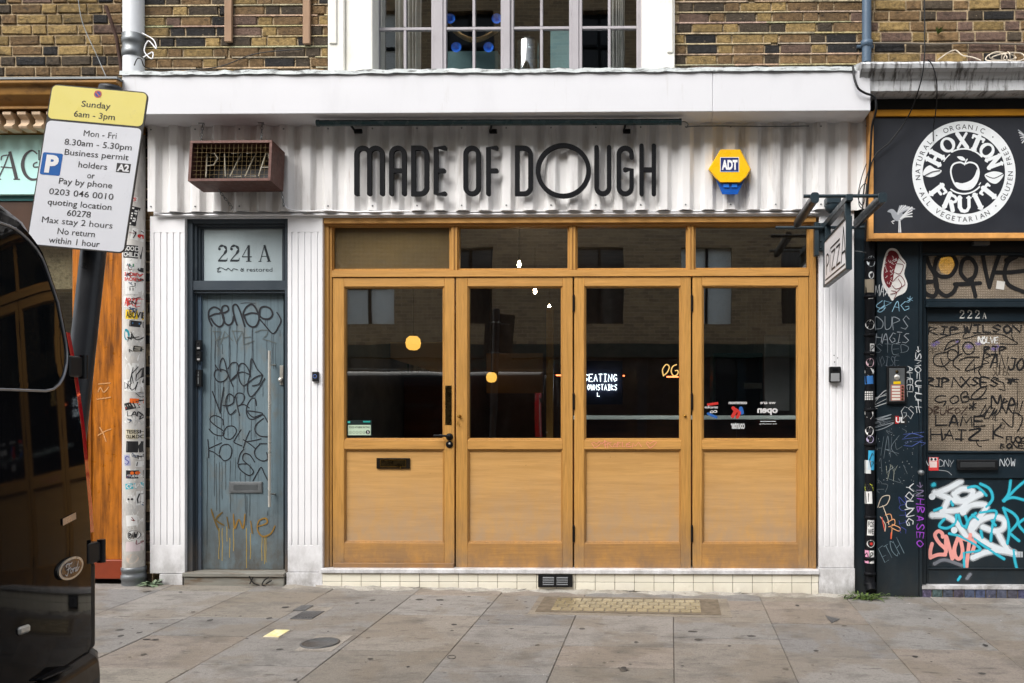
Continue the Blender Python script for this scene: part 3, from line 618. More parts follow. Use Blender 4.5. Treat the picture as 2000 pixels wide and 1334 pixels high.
for pts in ([(235,710),(225,680),(235,620),(255,595),(275,640),(300,740),(345,850)], [(185,655),(205,690),(235,712)], [(235,700),(190,705),(177,755),(210,805),(265,800),(300,755),(280,710),(235,695)], [(300,690),(335,640),(380,640),(395,690),(370,760),(320,802)],
            [(320,802),(380,740),(430,720),(500,745)], [(395,680),(415,645),(450,650),(485,700),(502,760)], [(390,720),(405,800),(440,842),(490,810),(550,765),(610,745)], [(610,745),(560,690),(510,600),(497,740),(475,830),(480,910),(510,940),(560,890),(630,778)], [(610,748),(580,825),(520,845)],
            [(160,895),(195,990),(230,1085)], [(262,858),(245,960),(230,1085)], [(255,1020),(310,1020),(350,990),(348,940),(310,917),(283,960),(285,1040),(320,1102),(370,1060)], [(370,945),(385,1030),(405,1110)], [(358,950),(385,912),(430,915),(450,952),(420,1008),(382,1030),(440,1012),(490,1042)],
            [(555,1022),(548,970),(520,955),(482,1000),(465,1070),(485,1133),(530,1143),(612,1098),(555,1078),(470,1068)]): stroke(mb, g1(pts), 2.2, P, ink)
for pts in ([(495,158),(488,120),(440,100),(412,125),(445,162),(498,198),(488,225),(440,216),(408,185)], [(500,200),(520,170),(560,168),(577,200),(545,245),(505,240),(492,205)], [(606,188),(570,245),(565,268),(610,288)], [(660,195),(640,240),(620,302)], [(730,245),(690,255),(640,262)], [(620,250),(665,280),(690,302)],
            [(400,250),(405,300),(405,362)], [(485,270),(440,290),(403,312),(440,330),(480,362)], [(470,335),(485,290),(525,280),(548,310),(538,362),(500,380),(472,345)], [(585,400),(600,340),(622,310)], [(690,388),(660,345),(625,338),(618,375),(660,415),(683,450),(655,472),(605,440),(590,405),(640,400)], [(680,505),(705,460),(730,422),(750,460),(770,500)],
            [(720,275),(765,275)], [(722,278),(690,318),(700,360),(740,382),(770,370),(765,330)], [(745,118),(705,150),(692,190),(720,225),(770,232)], [(640,70),(680,110),(740,95),(770,140)]): stroke(mb, g2(pts), 2.1, P, ink)
pap = lin(92, 100, 100)
for pts in ([(175,355),(190,420),(207,492)], [(165,355),(240,360),(225,400),(200,440)], [(235,470),(270,352),(300,390),(342,440)], [(215,430),(300,402)], [(345,350),(360,410),(380,468)], [(335,352),(430,355),(400,410),(375,452)], [(435,370),(440,475)], [(440,475),(535,442)], [(440,412),(500,405)], [(545,362),(600,342),(660,346),(650,385),(610,425),(670,440),(730,460)]): stroke(mb, g1(pts), 1.9, P, pap, sp=False)
rnd = random.Random(11)
for x_, a, b in ((150, 315, 1250), (185, 318, 900), (212, 315, 1050), (226, 318, 1095), (310, 300, 985), (318, 300, 800), (380, 300, 1000), (447, 310, 900), (516, 322, 700), (523, 322, 640), (635, 250, 290), (655, 250, 310), (695, 378, 640), (708, 378, 690), (768, 345, 400), (728, 460, 660), (650, 440, 600), (262, 800, 1300), (300, 800, 1330), (350, 850, 1000), (400, 1100, 1330), (440, 840, 1000), (510, 1145, 1330), (545, 900, 1300), (612, 830, 940), (188, 440, 1200), (250, 470, 560), (200, 1090, 1330), (240, 1090, 1334), (330, 1105, 1200)):
    n = max(3, int((b-a)/80)); pts = [(x_ + rnd.uniform(-2.5, 2.5) - (i*0.9 if x_ < 200 else 0), a + (b-a)*i/n) for i in range(n+1)]
    stroke(mb, g1(pts), 0.85, P, lin(58, 64, 70), off=.0008)
for x_, a, b in ((440, 230, 600), (452, 400, 690), (472, 390, 700), (488, 390, 620), (510, 380, 560), (538, 380, 510), (570, 360, 500), (600, 450, 510), (632, 460, 700), (660, 400, 720), (395, 360, 900), (770, 690, 720), (640, 600, 780), (540, 590, 700)):
    n = max(3, int((b-a)/60)); stroke(mb, g2([(x_ + rnd.uniform(-2, 2), a+(b-a)*i/n) for i in range(n+1)]), 0.8, P, lin(58, 64, 66), off=.0008)
mb.build('marker_graffiti', m_paint, door)
mb = MB(); gold = lin(138, 106, 46); gd = lin(104, 84, 38)
for pts, c_ in (([(420,680),(440,745),(465,810)], gd), ([(490,700),(450,745),(500,782)], gd), ([(518,730),(530,800)], gd), ([(558,712),(566,800),(592,745),(618,800),(630,712)], gold), ([(665,755),(675,830)], gold), ([(705,790),(765,768),(758,738),(716,755),(708,810),(740,850),(790,832),(816,785)], gold)): stroke(mb, g2(pts), [2.0, 3.6, 2.4, 3.4, 2.2], P, c_)
for x_, a, b in ((470, 800, 990), (490, 800, 1000), (518, 790, 880), (535, 860, 980), (560, 800, 940), (640, 800, 1045), (664, 830, 990), (735, 850, 1000), (750, 850, 1020), (760, 850, 1010)): stroke(mb, g2([(x_+rnd.uniform(-2, 2), a+(b-a)*i/4) for i in range(5)]), 1.1, P, lin(176, 150, 70), off=.0008)
mb.build('gold_graffiti', m_paint, door)
mb = MB(); mb.bx(447, 512, 941, 963, yd-.008, yd+.001, RS); mb.bx(449, 510, 943, 961, yd-.011, yd-.008, RS); o = mb.build('letter_slot', m_zinc, door, bevel=.002)
mb = MB(); mb.bx(456, 503, 947, 957, yd-.0125, yd-.011, RS); mb.build('flap', M('slot_flap', lin(96, 100, 102), .4, .5), o)
mb = MB(); mb.tube([W(526.5, 685, yd-.06), W(526.5, 990, yd-.06)], .0105, 12)
for q in (713, 965): mb.tube([W(526.5, q, yd-.06), W(537, q, yd)], .007, 8)
mb.build('pull_handle', m_steel, door)
mb = MB(); mb.bx(546, 553, 714, 752, yd-.012, yd+.001, RS); mb.lathe([(.016, 0), (.018, -.02), (.012, -.03), (0.0001, -.032)], W(550, 742, yd-.012), 14, 'y'); mb.build('door_lock', m_steel, door, bevel=.003)
mb = MB(); z_ = Z(1121, -.03); mb.box(X(360), X(558), -.03, .3, z_-.03, z_); mb.box(X(362), X(557), -.018, .3, pz(-2, 0)-.03, z_-.033); mb.build('doorstep', m_step, B, bevel=.004)
mb = MB(); P2 = lambda u, v, o=0: W(u, v, -.032-o)
for pts in ([(487, 1126), (491, 1134), (497, 1140), (506, 1143)], [(524, 1128), (516, 1134), (512, 1142), (518, 1145)], [(530, 1134), (520, 1140)], [(494, 1128), (488, 1140)]): stroke(mb, pts, 2.6, P2, lin(30, 30, 30))
mb.build('doorstep_graffiti', m_paint, bpy.data.objects['doorstep'])
mb = MB(); mb.box(X(361), X(563), .146, .2, .0, 2.75); mb.build('hall_wall', m_blackp, B)

# ---------------------------------------------------------------- oak shopfront
RF = 1100
YF, YD = .03, .045
tint = lambda a=.93, b=1.07: (lambda q: (q, q, q))(random.uniform(a, b))
mv = MB(); mh = MB(); RFt = RF
mv.bx(633, 642, 440, 1112, YF, .14, RF, (.84, .84, .84)); mv.bx(642, 648, 440, 1112, YF+.012, .14, RF, (.95, .95, .95)); mv.bx(1587, 1594, 440, 1112, YF, .14, RF, (.8, .8, .8)); mv.bx(1580.5, 1587, 440, 1112, YF+.012, .14, RF, (.84, .84, .84))
mh.bx(632, 1594, 424, 435, YF-.025, .14, RF, (.98, .98, .98)); mh.bx(633, 1594, 435, 440, YF-.005, .14, RF, (.8, .8, .8))
mh.bx(648, 1580, 527, 540, YF+.005, .14, RF)
for a, b in ((881, 893), (1112, 1124), (1343, 1355)): mv.bx(a, b, 440, 527, YF+.01, .14, RF, tint()); mv.bx((a+b)/2-1.2, (a+b)/2+1.2, 440, 527, YF+.006, YF+.0105, RF, (.6, .55, .5))
mv.build_each('frame_post', m_wood, B, bevel=.002); mh.build_each('frame_rail', m_woodh, B, bevel=.002)
for k, (a, b) in enumerate(((648, 881), (893, 1112), (1124, 1343), (1355, 1580))):
    mb = MB(); y0 = YF+.03; w_ = 3.5
    for q in ((a, a+w_, 440, 527), (b-w_, b, 440, 527)): mb.bx(q[0], q[1], q[2], q[3], y0, y0+.04, RF)
    mb.bx(a+w_, b-w_, 440, 440+2.5, y0, y0+.04, RF); mb.bx(a+w_, b-w_, 527-3, 527, y0, y0+.04, RF)
    f = mb.build('transom_light', m_wood, B, bevel=.001)
    mb = MB(); mb.bx(a+1, b-1, 441, 526, y0+.022, y0+.027, RF); mb.build('glass_pane', m_obs if k == 0 else m_glass, f)
doors = [(649, 888, 672, 868), (890, 1119, 913, 1099), (1121, 1350, 1141, 1330), (1352, 1580, 1371, 1559)]
panes = []
for k, (a, b, ga, gb) in enumerate(doors):
    mv = MB(); mh = MB(); g = .6
    mv.bx(a+g, ga, 541.5, 1111, YD, YD+.05, RF, tint()); mv.bx(gb, b-g, 541.5, 1111, YD, YD+.05, RF, tint())
    dr = mv.build('folding_door', m_wood, B, bevel=.0025)
    mh.bx(ga, gb, 541.5, 559, YD+.0005, YD+.05, RF, tint()); mh.bx(ga, gb, 859.5, 877.5, YD+.0005, YD+.05, RF, tint()); mh.bx(ga, gb, 1061, 1111, YD+.0005, YD+.05, RF, (.88, .86, .84) if k else (.95, .93, .9))
    if k == 0: mh.bx(a+1.5, b-2, 1101, 1111, YD-.02, YD, RF, (.62, .58, .58))
    mid_rail = mh.build_each('rail', m_woodh, dr, bevel=.0025)[1]
    mb = MB()
    for (q0, q1, dy) in ((559, 859.5, .024), (877.5, 1061, .018)):
        for i, (s, yy) in enumerate(((0, .006), (1.8, .013))):
            e0, e1 = s, s+1.8; y0 = YD+yy
            mb.bx(ga+e0, ga+e1, q0+e0, q1-e0, y0, YD+.045, RF, (.9, .9, .9)); mb.bx(gb-e1, gb-e0, q0+e0, q1-e0, y0, YD+.045, RF, (.9, .9, .9)); mb.bx(ga+e1, gb-e1, q0+e0, q0+e1, y0, YD+.045, RF, (.9, .9, .9)); mb.bx(ga+e1, gb-e1, q1-e1, q1-e0, y0, YD+.045, RF, (1, 1, 1))
    mb.build('beading', m_wood, dr, bevel=.0015)
    mb = MB(); mb.bx(ga+2, gb-2, 561, 858, YD+.026, YD+.032, RF); pn = mb.build('glass_pane', m_glass, dr); panes.append(pn)
    mb = MB(); mb.bx(ga+3, gb-3, 880, 1059, YD+.022, YD+.034, RF, tint(.95, 1.04)); mb.build('lower_panel', m_panel, dr)
    if k in (2, 3):
        for q0, q1 in ((578, 608), (770, 800), (1028, 1058)):
            mb = MB(); c_ = W(a-.5, q0, YD-.004); d_ = W(a-.5, q1, YD-.004); mb.tube([c_, d_], .0085, 10); mb.lathe([(0.0001, .012), (.006, .008), (.006, 0)], c_, 8); mb.build('hinge', m_black, dr)
    if k == 0:
        mb = MB(); mb.bx(735, 800, 895, 916, YD+.010, YD+.023, RF); o = mb.build('letterbox', M('black_iron_box', lin(34, 28, 20), .4, .5), dr, bevel=.003)
        mb = MB()
        for q in ((742, 793, 898, 899), (742, 793, 911.5, 912.8), (742, 743, 898, 912), (792, 793, 898, 912)): mb.bx(*q, YD+.008, YD+.0101, RF)
        mb.tube([W(782, 912, YD+.006), W(782, 915.5, YD+.004)], .002, 6); mb.build('brass_rim', m_brass, o)
        mb = MB(); mb.bx(743, 792, 899, 911.5, YD+.0092, YD+.0101, RF); mb.build('flap', m_bronze, o)
        mb = MB(); mb.bx(869.5, 882, 753, 830, YD-.002, YD+.001, RF)
        for u, v in ((872, 756), (879.5, 756), (872, 827), (879.5, 827)): mb.lathe([(.004, 0), (.003, -.002), (0.0001, -.0025)], W(u, v, YD-.002), 8, 'y')
        mb.build('push_plate', m_bronze, dr)
        mb = MB(); mb.lathe([(.026, 0), (.026, -.006), (.022, -.009), (.011, -.011), (.010, -.05), (0.0001, -.052)], W(878, 853, YD), 22, 'y'); mb.tube([W(878, 852, YD-.045), W(862, 851, YD-.047), W(847, 851, YD-.045)], [.0085, .008, .0075], 10)
        mb.build('lever_handle', m_black, dr)
        mb = MB(); mb.lathe([(.026, 0), (.026, -.006), (.022, -.009), (0.0001, -.0095)], W(878, 868, YD), 22, 'y'); o = mb.build('keyhole_rose', m_black, dr)
        mb = MB(); mb.lathe([(.008, 0), (.008, -.002), (0.0001, -.002)], W(878, 866.5, YD-.0095), 12, 'y'); mb.build('lock_cylinder', m_steel, o)
        mb = MB(); Pp = plane(YD+.0255); mt = lin(186, 206, 182)
        quad(mb, 702, 836, 48, 31, Pp, lin(16, 34, 34), .001); quad(mb, 702, 840, 44, 20, Pp, mt, .0014); quad(mb, 681.5, 824.5, 5, 4, Pp, lin(70, 190, 180), .0014); quad(mb, 716, 823.5, 14, 3, Pp, lin(40, 150, 140), .0014)
        put(mb, 'FOOD HYGIENE RATING', Pp, 702, 834.5, 3.6, 40, 0, .02, .0017, lin(20, 40, 34))
        for i in range(5): disc(mb, 684.5+i*6.6, 844.5, 2.8, Pp, lin(90, 116, 96), .0017); disc(mb, 684.5+i*6.6, 844.5, 2.2, Pp, mt, .0019); put(mb, str(i), Pp, 684.5+i*6.6, 844.5, 2.6, None, 0, 0, .0021, lin(30, 50, 40))
        disc(mb, 718.5, 844, 4.2, Pp, (.01, .015, .012), .0017); put(mb, '5', Pp, 718.5, 844, 4.6, None, 0, .02, .0021, (.8, .8, .8)); mb.build('hygiene_sticker', m_print, dr)
    if k == 1:
        mb = MB(); mb.lathe([(.012, 0), (.012, -.004), (.008, -.008), (.008, -.018), (.011, -.024), (0.0001, -.028)], W(898, 813, YD), 16, 'y'); mb.tube([W(894, 822, YD-.006), W(893, 829, YD-.012), W(897, 832, YD-.014), W(899, 828, YD-.012)], .0025, 6); mb.build('brass_latch', m_brass, dr)
    if k == 2:
        mb = MB(); mb.lathe([(.010, 0), (.010, -.006), (.007, -.012), (0.0001, -.013)], W(1338, 812.5, YD), 14, 'y'); mb.build('brass_latch', m_brass, dr)
        mb = MB(); pk = lin(232, 150, 128); Pg = plane(YD); gp = tr(1100, 840, 3.333)
        for pts in ([(205,115),(185,85),(200,78),(215,92),(235,75),(248,82),(230,102),(205,115)], [(565,118),(540,85),(548,75),(565,90),(590,72),(608,78),(590,100),(565,118)]): stroke(mb, gp(pts), 1.2, Pg, pk, sp=False)
        for pts in ([(275,115),(270,65)], [(250,90),(275,72),(300,85),(265,98)], [(290,115),(290,85),(315,78),(300,95),(320,112)], [(335,90),(325,108),(345,110),(345,90),(335,90)], [(355,78),(352,112),(375,105),(355,92),(375,82),(355,78)], [(385,78),(385,110),(400,108)], [(435,80),(412,90),(412,110),(440,108)], [(410,95),(432,94)], [(450,112),(455,82),(470,105),(490,78),(510,108)]): stroke(mb, gp(pts), 1.3, Pg, pk, sp=False)
        mb.build('pink_scribble', m_paint, dr)
    if k == 3:
        mb = MB(); Pd = plane(YD+.0255); wt = (.62, .62, .62)
        put(mb, 'common', Pd, 1441, 786, 6, 36, 0, .03, .001, wt, True); put(mb, 'counter', Pd, 1441, 830, 14, 27, 0, .03, .001, wt, True)
        put(mb, 'we are', Pd, 1500, 786, 6, 30, 0, .02, .001, wt, True); put(mb, 'open', Pd, 1499, 800, 12, 40, 0, .04, .001, wt, True); quad(mb, 1500, 823, 30, 1.2, Pd, wt); put(mb, 'the workshop', Pd, 1500, 827.5, 3, 34, 0, .0, .001, wt, True)
        red, blu = lin(190, 50, 44), lin(44, 96, 170)
        stroke(mb, [(1432, 797), (1436, 803), (1431, 813)], 7, Pd, red); stroke(mb, [(1437, 800), (1444, 806), (1440, 815)], 6, Pd, red); stroke(mb, [(1447, 798), (1449, 806)], 8, Pd, blu)
        quad(mb, 1392, 789, 22, 5, Pd, red, .001, -8); put(mb, 'smoke', Pd, 1389, 795, 5, 26, 0, .02, .0014, wt, True); put(mb, 'co.', Pd, 1392, 803, 7, 18, -6, .02, .0014, wt, True); stroke(mb, [(1383, 808), (1390, 811), (1399, 815)], 5, Pd, blu)
        mb.build('mirrored_lettering', m_print, dr)
# sill, plinth
mb = MB(); z1 = Z(1112.5, -.03, RF); mb.box(X(629), X(1599), -.03, .14, Z(1121, -.03, RF), z1-.001); mb.build('white_sill', m_white, B, bevel=.003)
mb = MB(); zt = Z(1121, -.012, RF)-.001; ta, tb = X(631), X(1598); n = 26; tw = (tb-ta)/25.35
mbg = MB(); mbg.box(ta, tb, -.008, .13, -.13, zt-.002); mbg.build('plinth_core', m_grout, B)
zm = zt - .058
for i in range(n):
    xa, xb = ta+tw*i+.0016, min(ta+tw*(i+1)-.0016, tb)
    for za, zb_ in ((zm+.0016, zt), (pz((xa+xb)/2, 0)+.002+random.uniform(0, .008), zm-.0016)):
        q = random.uniform(.94, 1.03); mb.box(xa, xb, -.014+random.uniform(0, .0008), -.007, za, zb_, (min(q, 1), min(q, 1), q*.98))
mb.build('tiled_plinth', m_tile, B, bevel=.0015)
mb = MB(); n = 60
for i in range(n):       # mortar fillet where the tiles meet the flags
    xa = X(560)+(X(1700)-X(560))*i/n; xb = X(560)+(X(1700)-X(560))*(i+1)/n
    d0, d1 = [.05+.03*math.sin(j*1.7)+.02*math.sin(j*.6+2) for j in (i, i+1)]; h0, h1 = [.012+.006*math.sin(j*2.3) for j in (i, i+1)]
    mb.add([(xa, -.01, pz(xa, 0)+h0), (xb, -.01, pz(xb, 0)+h1), (xb, -d1, pz(xb, -.05)+.003), (xa, -d0, pz(xa, -.05)+.003), (xa, -d0-.02, pz(xa, -.05)-.003), (xb, -d1-.02, pz(xb, -.05)-.003)], [(0, 3, 2, 1), (3, 4, 5, 2)], True, lin(190, 184, 172))
mb.build('mortar_fillet', m_pave, B)
# interior shell
mi_dark = M('dark_room_plaster', lin(104, 102, 102), .8, var=.2); mi_floor = M('dark_boards', lin(84, 78, 72), .6)
ia, ib, zi0, zi1 = X(632)-.02, X(1598)+.02, .10, 3.0
mb = MB(); mb.box(ia, ib, .15, 5.6, zi0-.1, zi0); mb.build('interior_floor', mi_floor, B)
mb = MB(); mb.box(ia, ib, .15, 5.6, zi1, zi1+.1); mb.box(ia-.1, ia, .15, 5.7, zi0, zi1); mb.box(ib, ib+.1, .15, 5.7, zi0, zi1); mb.box(ia, ib, 5.6, 5.7, zi0, zi1); mb.build('interior_wall', mi_dark, B)
mb = MB(); mb.box(ia-.1, ib+.1, .15, 7, zi1+.11, z0-.11); mb.build('upper_floor', mi_dark, B)
mb = MB(); y = 1.35; mb.bx(1067, 1080, 600, 1105, y, y+.07, RF); mb.build('interior_post', m_wood, B)
mb = MB(); vs = [(ia, .9, 2.0), (ia, 3.2, 2.55), (X(900, 2.4), 3.2, 1.45), (X(900, 1.6), .9, 1.4)]; 
mb.prism([(X(676, 1.5), Z(668, 1.5)), (X(875, 1.5), Z(668, 1.5)), (X(875, 1.5), Z(735, 1.5)), (X(676, 1.5), Z(672, 1.5)) ], 1.5, 1.7); mb.build('stair_soffit', M('soffit', lin(206, 184, 160), .7), B)

# ================================================================== SIGNS AND FITTINGS ON THE MAIN FRONT
def solid(mb, P, wd, y0, y1, sp=False, n=6):
    if math.hypot(P[0][0]-P[-1][0], P[0][1]-P[-1][1]) < .01: return ring(mb, P[:-1], wd, y0, y1)         # a raised letter stroke with round ends: front face at y0, back at y1
    if sp: P = cr(P, n)
    L, R_ = sides(P, [wd]*len(P)); h = wd/2
    def capp(c, a):
        an = math.atan2(c[1]-a[1], c[0]-a[0]); return [(c[0]+h*math.cos(an+t*math.pi/8), c[1]+h*math.sin(an+t*math.pi/8)) for t in range(-3, 4)]
    m = len(P); _lay[0] = (_lay[0]+1) % 9; d = _lay[0]*2.5e-4
    q0 = [p for i in range(m) for p in (L[i], R_[i])]
    vs = [W(u, v, y0-d) for u, v in q0]; mb.add(vs, [(2*i, 2*i+1, 2*i+3, 2*i+2) for i in range(m-1)])
    e1 = capp(P[-1], P[-2]); e0 = capp(P[0], P[1])
    for e, (a, b) in ((e1, (R_[-1], L[-1])), (e0, (L[0], R_[0]))): mb.add([W(u, v, y0-d) for u, v in ([a]+e+[b])], [tuple(range(9))])
    out = L + list(reversed(e1)) + R_[::-1] + list(reversed(e0)); k = len(out)
    mb.add([W(u, v, y0-d) for u, v in out] + [Vector((W(u, v, y0).x, y1, W(u, v, y0).z)) for u, v in out], [(i, k+i, k+(i+1) % k, (i+1) % k) for i in range(k)])
def ring(mb, P, wd, y0, y1):                        # closed letter stroke
    m = len(P); A = []; B_ = []
    for i in range(m):
        a, b, c_ = P[i-1], P[i], P[(i+1) % m]; d1 = Vector((b[0]-a[0], b[1]-a[1])).normalized(); d2 = Vector((c_[0]-b[0], c_[1]-b[1])).normalized()
        n_ = Vector((-d1.y-d2.y, d1.x+d2.x)).normalized(); k = min(1.5, 1/max(.3, n_.dot(Vector((-d1.y, d1.x))))); A.append((b[0]+n_.x*wd/2*k, b[1]+n_.y*wd/2*k)); B_.append((b[0]-n_.x*wd/2*k, b[1]-n_.y*wd/2*k))
    bkp = lambda u, v: Vector((W(u, v, y0).x, y1, W(u, v, y0).z))
    vs = [W(u, v, y0) for u, v in A] + [W(u, v, y0) for u, v in B_] + [bkp(u, v) for u, v in A] + [bkp(u, v) for u, v in B_]
    mb.add(vs, [f for i in range(m) for f in ((i, (i+1) % m, m+(i+1) % m, m+i), (i, 2*m+i, 2*m+(i+1) % m, (i+1) % m), (m+i, m+(i+1) % m, 3*m+(i+1) % m, 3*m+i))])
def arc(cx, cy, r, a0, a1, n=10, ry=None): return [(cx + r*math.cos(rad(a0+(a1-a0)*i/n)), cy - (ry or r)*math.sin(rad(a0+(a1-a0)*i/n))) for i in range(n+1)]
T, Bm = 288.5, 378
LT = {}
def stad(x0, x1, top=T, bot=Bm): r = (x1-x0)/2; c = (x0+x1)/2; return arc(c, top+r, r, 180, 0) + arc(c, bot-r, r, 0, -180) + [(x0, top+r)]
lets = [('M', [[(696, Bm)] + arc(708.5, T+12.5, 12.5, 180, 0) + [(721, Bm)], [(721, T+14)] + arc(733.5, T+12.5, 12.5, 180, 0) + [(746, Bm)]]),
 ('A', [[(764, Bm)] + arc(776.5, T+12.5, 12.5, 180, 0) + [(789, Bm)], [(764, 333), (789, 333)]]),
 ('D', [[(807, Bm), (807, T)] + arc(820, T+13, 13, 90, 0) + arc(820, Bm-13, 13, 0, -90) + [(807, Bm)]]),
 ('E', [[(868, T), (851, T), (851, Bm), (868, Bm)], [(851, 333), (866, 333)]]),
 ('O', [stad(909, 934)]), ('F', [[(969, T), (953.5, T), (953.5, Bm)], [(953.5, 333), (969, 333)]]),
 ('D', [[(1010, Bm), (1010, T)] + arc(1023, T+13, 13, 90, 0) + arc(1023, Bm-13, 13, 0, -90) + [(1010, Bm)]]),
 ('O', [arc(1100, 333, 49.5, 0, 360, 48)]), ('U', [[(1165, T-1)] + arc(1177.3, Bm-12.5, 12.3, 180, 360) + [(1189.6, T-1)]]),
 ('G', [[(1233.5, 306)] + arc(1221, T+12.5, 12.5, 0, 180) + arc(1221, Bm-12.5, 12.5, 180, 360) + [(1233.5, 331), (1221, 331)]]),
 ('H', [[(1253, T-4), (1253, Bm)], [(1277, T-4), (1277, Bm)], [(1253, 331), (1277, 331)]])]
S = thing('shop_sign', W(985, 382, -.09), 'raised black rounded capitals reading MADE OF DOUGH on white corrugated steel', 'shop sign')
for ch, sts in lets:
    mb = MB()
    for P in sts: solid(mb, P, 8.8, -.105, -.082)
    a = sts[0][0]; b = sts[-1][-1]
    for q in (sts[0][0], sts[0][len(sts[0])//2]):
        p = W(q[0], q[1], -.1); mb.tube([(p.x, -.09, p.z), (p.x, -.04, p.z)], .005, 6)
    mb.build('letter', m_black, S)
# light bar
L = thing('light_bar', W(975, 239, -.2), 'long dark green tubular sign light on three arms under the white fascia', 'sign light')
mb = MB(); a, b = W(622, 240.5, -.20), W(1328, 238, -.20); mb.tube([a, b], .021, 20); mb.build('lamp_tube', m_greenbar, L)
for p, d in ((a, -1), (b, 1)):
    mb = MB(); mb.tube([(p.x-.006*d, p.y, p.z), (p.x+.012*d, p.y, p.z)], .0235, 20); mb.build('end_cap', m_greenbar, L)
for u in (697, 961, 1222):
    mb = MB(); f = W(u+2, 256, -.075); t_ = W(u-12 if u < 800 else u, 244, -.19)
    mb.tube([(f.x-.02, f.y, f.z), (t_.x, -.2, a.z-.01)], .008, 8); mb.tube([(f.x-.026, f.y+.006, f.z), (f.x+.026, f.y+.006, f.z)], .017, 12); mb.build('bracket_arm', m_black, L)
mb = MB(); mb.tube(cr([tuple(b), tuple(W(1338, 238, -.19)), tuple(W(1344, 243, -.16)), tuple(W(1341, 249, -.1)), tuple(W(1349, 247, -.075)), tuple(W(1400, 246, -.07)), tuple(W(1500, 247, -.07)), tuple(W(1580, 246, -.07))]), .004, 6); mb.build('feed_cable', m_zinc, L)
# hanging PIZZA neon box
def chain(mb, p, q, link=.028, r=.0022):
    p, q = Vector(p), Vector(q); n = max(2, int((q-p).length/(link*.72))); d = (q-p)/n; dn = d.normalized(); s1 = dn.orthogonal().normalized(); s2 = dn.cross(s1)
    for i in range(n):
        c = p + d*(i+.5); s = s1 if i % 2 else s2
        mb.tube([c + dn*link*.5*math.cos(k*math.pi/4) + s*link*.27*math.sin(k*math.pi/4) for k in range(8)], r, 5, closed=True)
cB = W(450, 314, -.30); N = thing('neon_box_sign', cB, 'rusty steel box with wire grille and unlit neon letters PIZZA, hung on chains', 'hanging sign')
N.rotation_euler = (rad(-7), rad(-.6), rad(1.5))
hw, hh, dp, tk = .283, .146, .20, .006
mb = MB()
mb.box(-hw, hw, 0, dp, hh-tk, hh); mb.box(-hw, hw, 0, dp, -hh, -hh+tk); mb.box(-hw, -hw+tk, 0, dp, -hh+tk, hh-tk); mb.box(hw-tk, hw, 0, dp, -hh+tk, hh-tk); mb.box(-hw+tk, hw-tk, dp-.006, dp, -hh+tk, hh-tk)
mb.build('box_shell', m_rust, N, local=True)
mb = MB(); fr = .018
mb.box(-hw, hw, -.004, .004, hh-fr, hh+.001); mb.box(-hw, hw, -.004, .004, -hh-.001, -hh+fr); mb.box(-hw-.001, -hw+fr, -.0035, .004, -hh+fr, hh-fr); mb.box(hw-fr, hw+.001, -.0035, .004, -hh+fr, hh-fr); mb.build('front_frame', m_rust, N, local=True, bevel=.001)
mb = MB(); nx, nz = 17, 8
for i in range(1, nx): x = -hw+fr+(2*hw-2*fr)*i/nx; mb.tube([(x, .006, -hh+fr-.004), (x, .006, hh-fr+.004)], .0006, 4, cap=False)
for i in range(1, nz): z = -hh+fr+(2*hh-2*fr)*i/nz; mb.tube([(-hw+fr-.004, .0085, z), (hw-fr+.004, .0085, z)], .0006, 4, cap=False)
mb.build('wire_grille', M('tan_wire', lin(150, 128, 86), .5, .3), N, local=True)
m_tube = M('unlit_neon_tube', lin(158, 152, 136), .25, var=.05); mb = MB()
for pts in ([(-.20, -.09), (-.20, .085), (-.15, .085), (-.125, .05), (-.15, .0), (-.195, -.005)], [(-.08, .085), (-.065, -.085)], [(-.03, .085), (.04, .085), (-.035, -.085), (.045, -.085)], [(.075, .085), (.14, .085), (.07, -.085), (.15, -.085)], [(.165, -.085), (.21, .085), (.225, .085), (.262, -.085)], [(.185, -.02), (.245, -.02)]):
    mb.tube([(x, .07, z) for x, z in pts], .0045, 8)
mb.build('neon_tube', m_tube, N, local=True)
mb = MB(); mb.box(-hw+tk, hw-tk, dp-.012, dp-.0065, -hh+tk, hh-tk); mb.build('back_board', m_blackp, N, local=True)
for u, v in ((405, 237), (519, 234)):
    mb = MB(); p = W(u, v, -.12); x = p.x - cB.x; dz = zs-cB.z; chain(mb, (x, .10, dz-.012), (x+.004, .09, hh+.012)); mb.tube([(x-.03, .10, dz-.006), (x+.01, .10, dz-.006), (x+.012, .10, dz-.02)], .0035, 6); mb.build('chain', m_zinc, N, local=True)
mb = MB(); chain(mb, (-.15, .15, -hh-.005), (-.085, .20, -hh-.10)); mb.tube([(-.085, .20, -hh-.10), (-.07, .2, -hh-.11), (-.08, .2, -hh-.13)], .003, 6); mb.build('chain', m_zinc, N, local=True)
mb = MB(); chain(mb, (.278, .19, -hh-.005), (.285, .22, -hh-.10)); mb.build('chain', m_zinc, N, local=True)
mb = MB(); mb.tube(cr([tuple(W(553, 355, -.10)), tuple(W(551, 380, -.08)), tuple(W(556, 400, -.07)), tuple(W(566, 409, -.07)), tuple(W(600, 413, -.07)), tuple(W(640, 411, -.07)), tuple(W(700, 414, -.06)), tuple(W(800, 412, -.06))]), .0055, 8)
tag(mb.build('sign_cable', m_white), 'white flex looping from the rusty box sign to the cladding edge', 'cable')
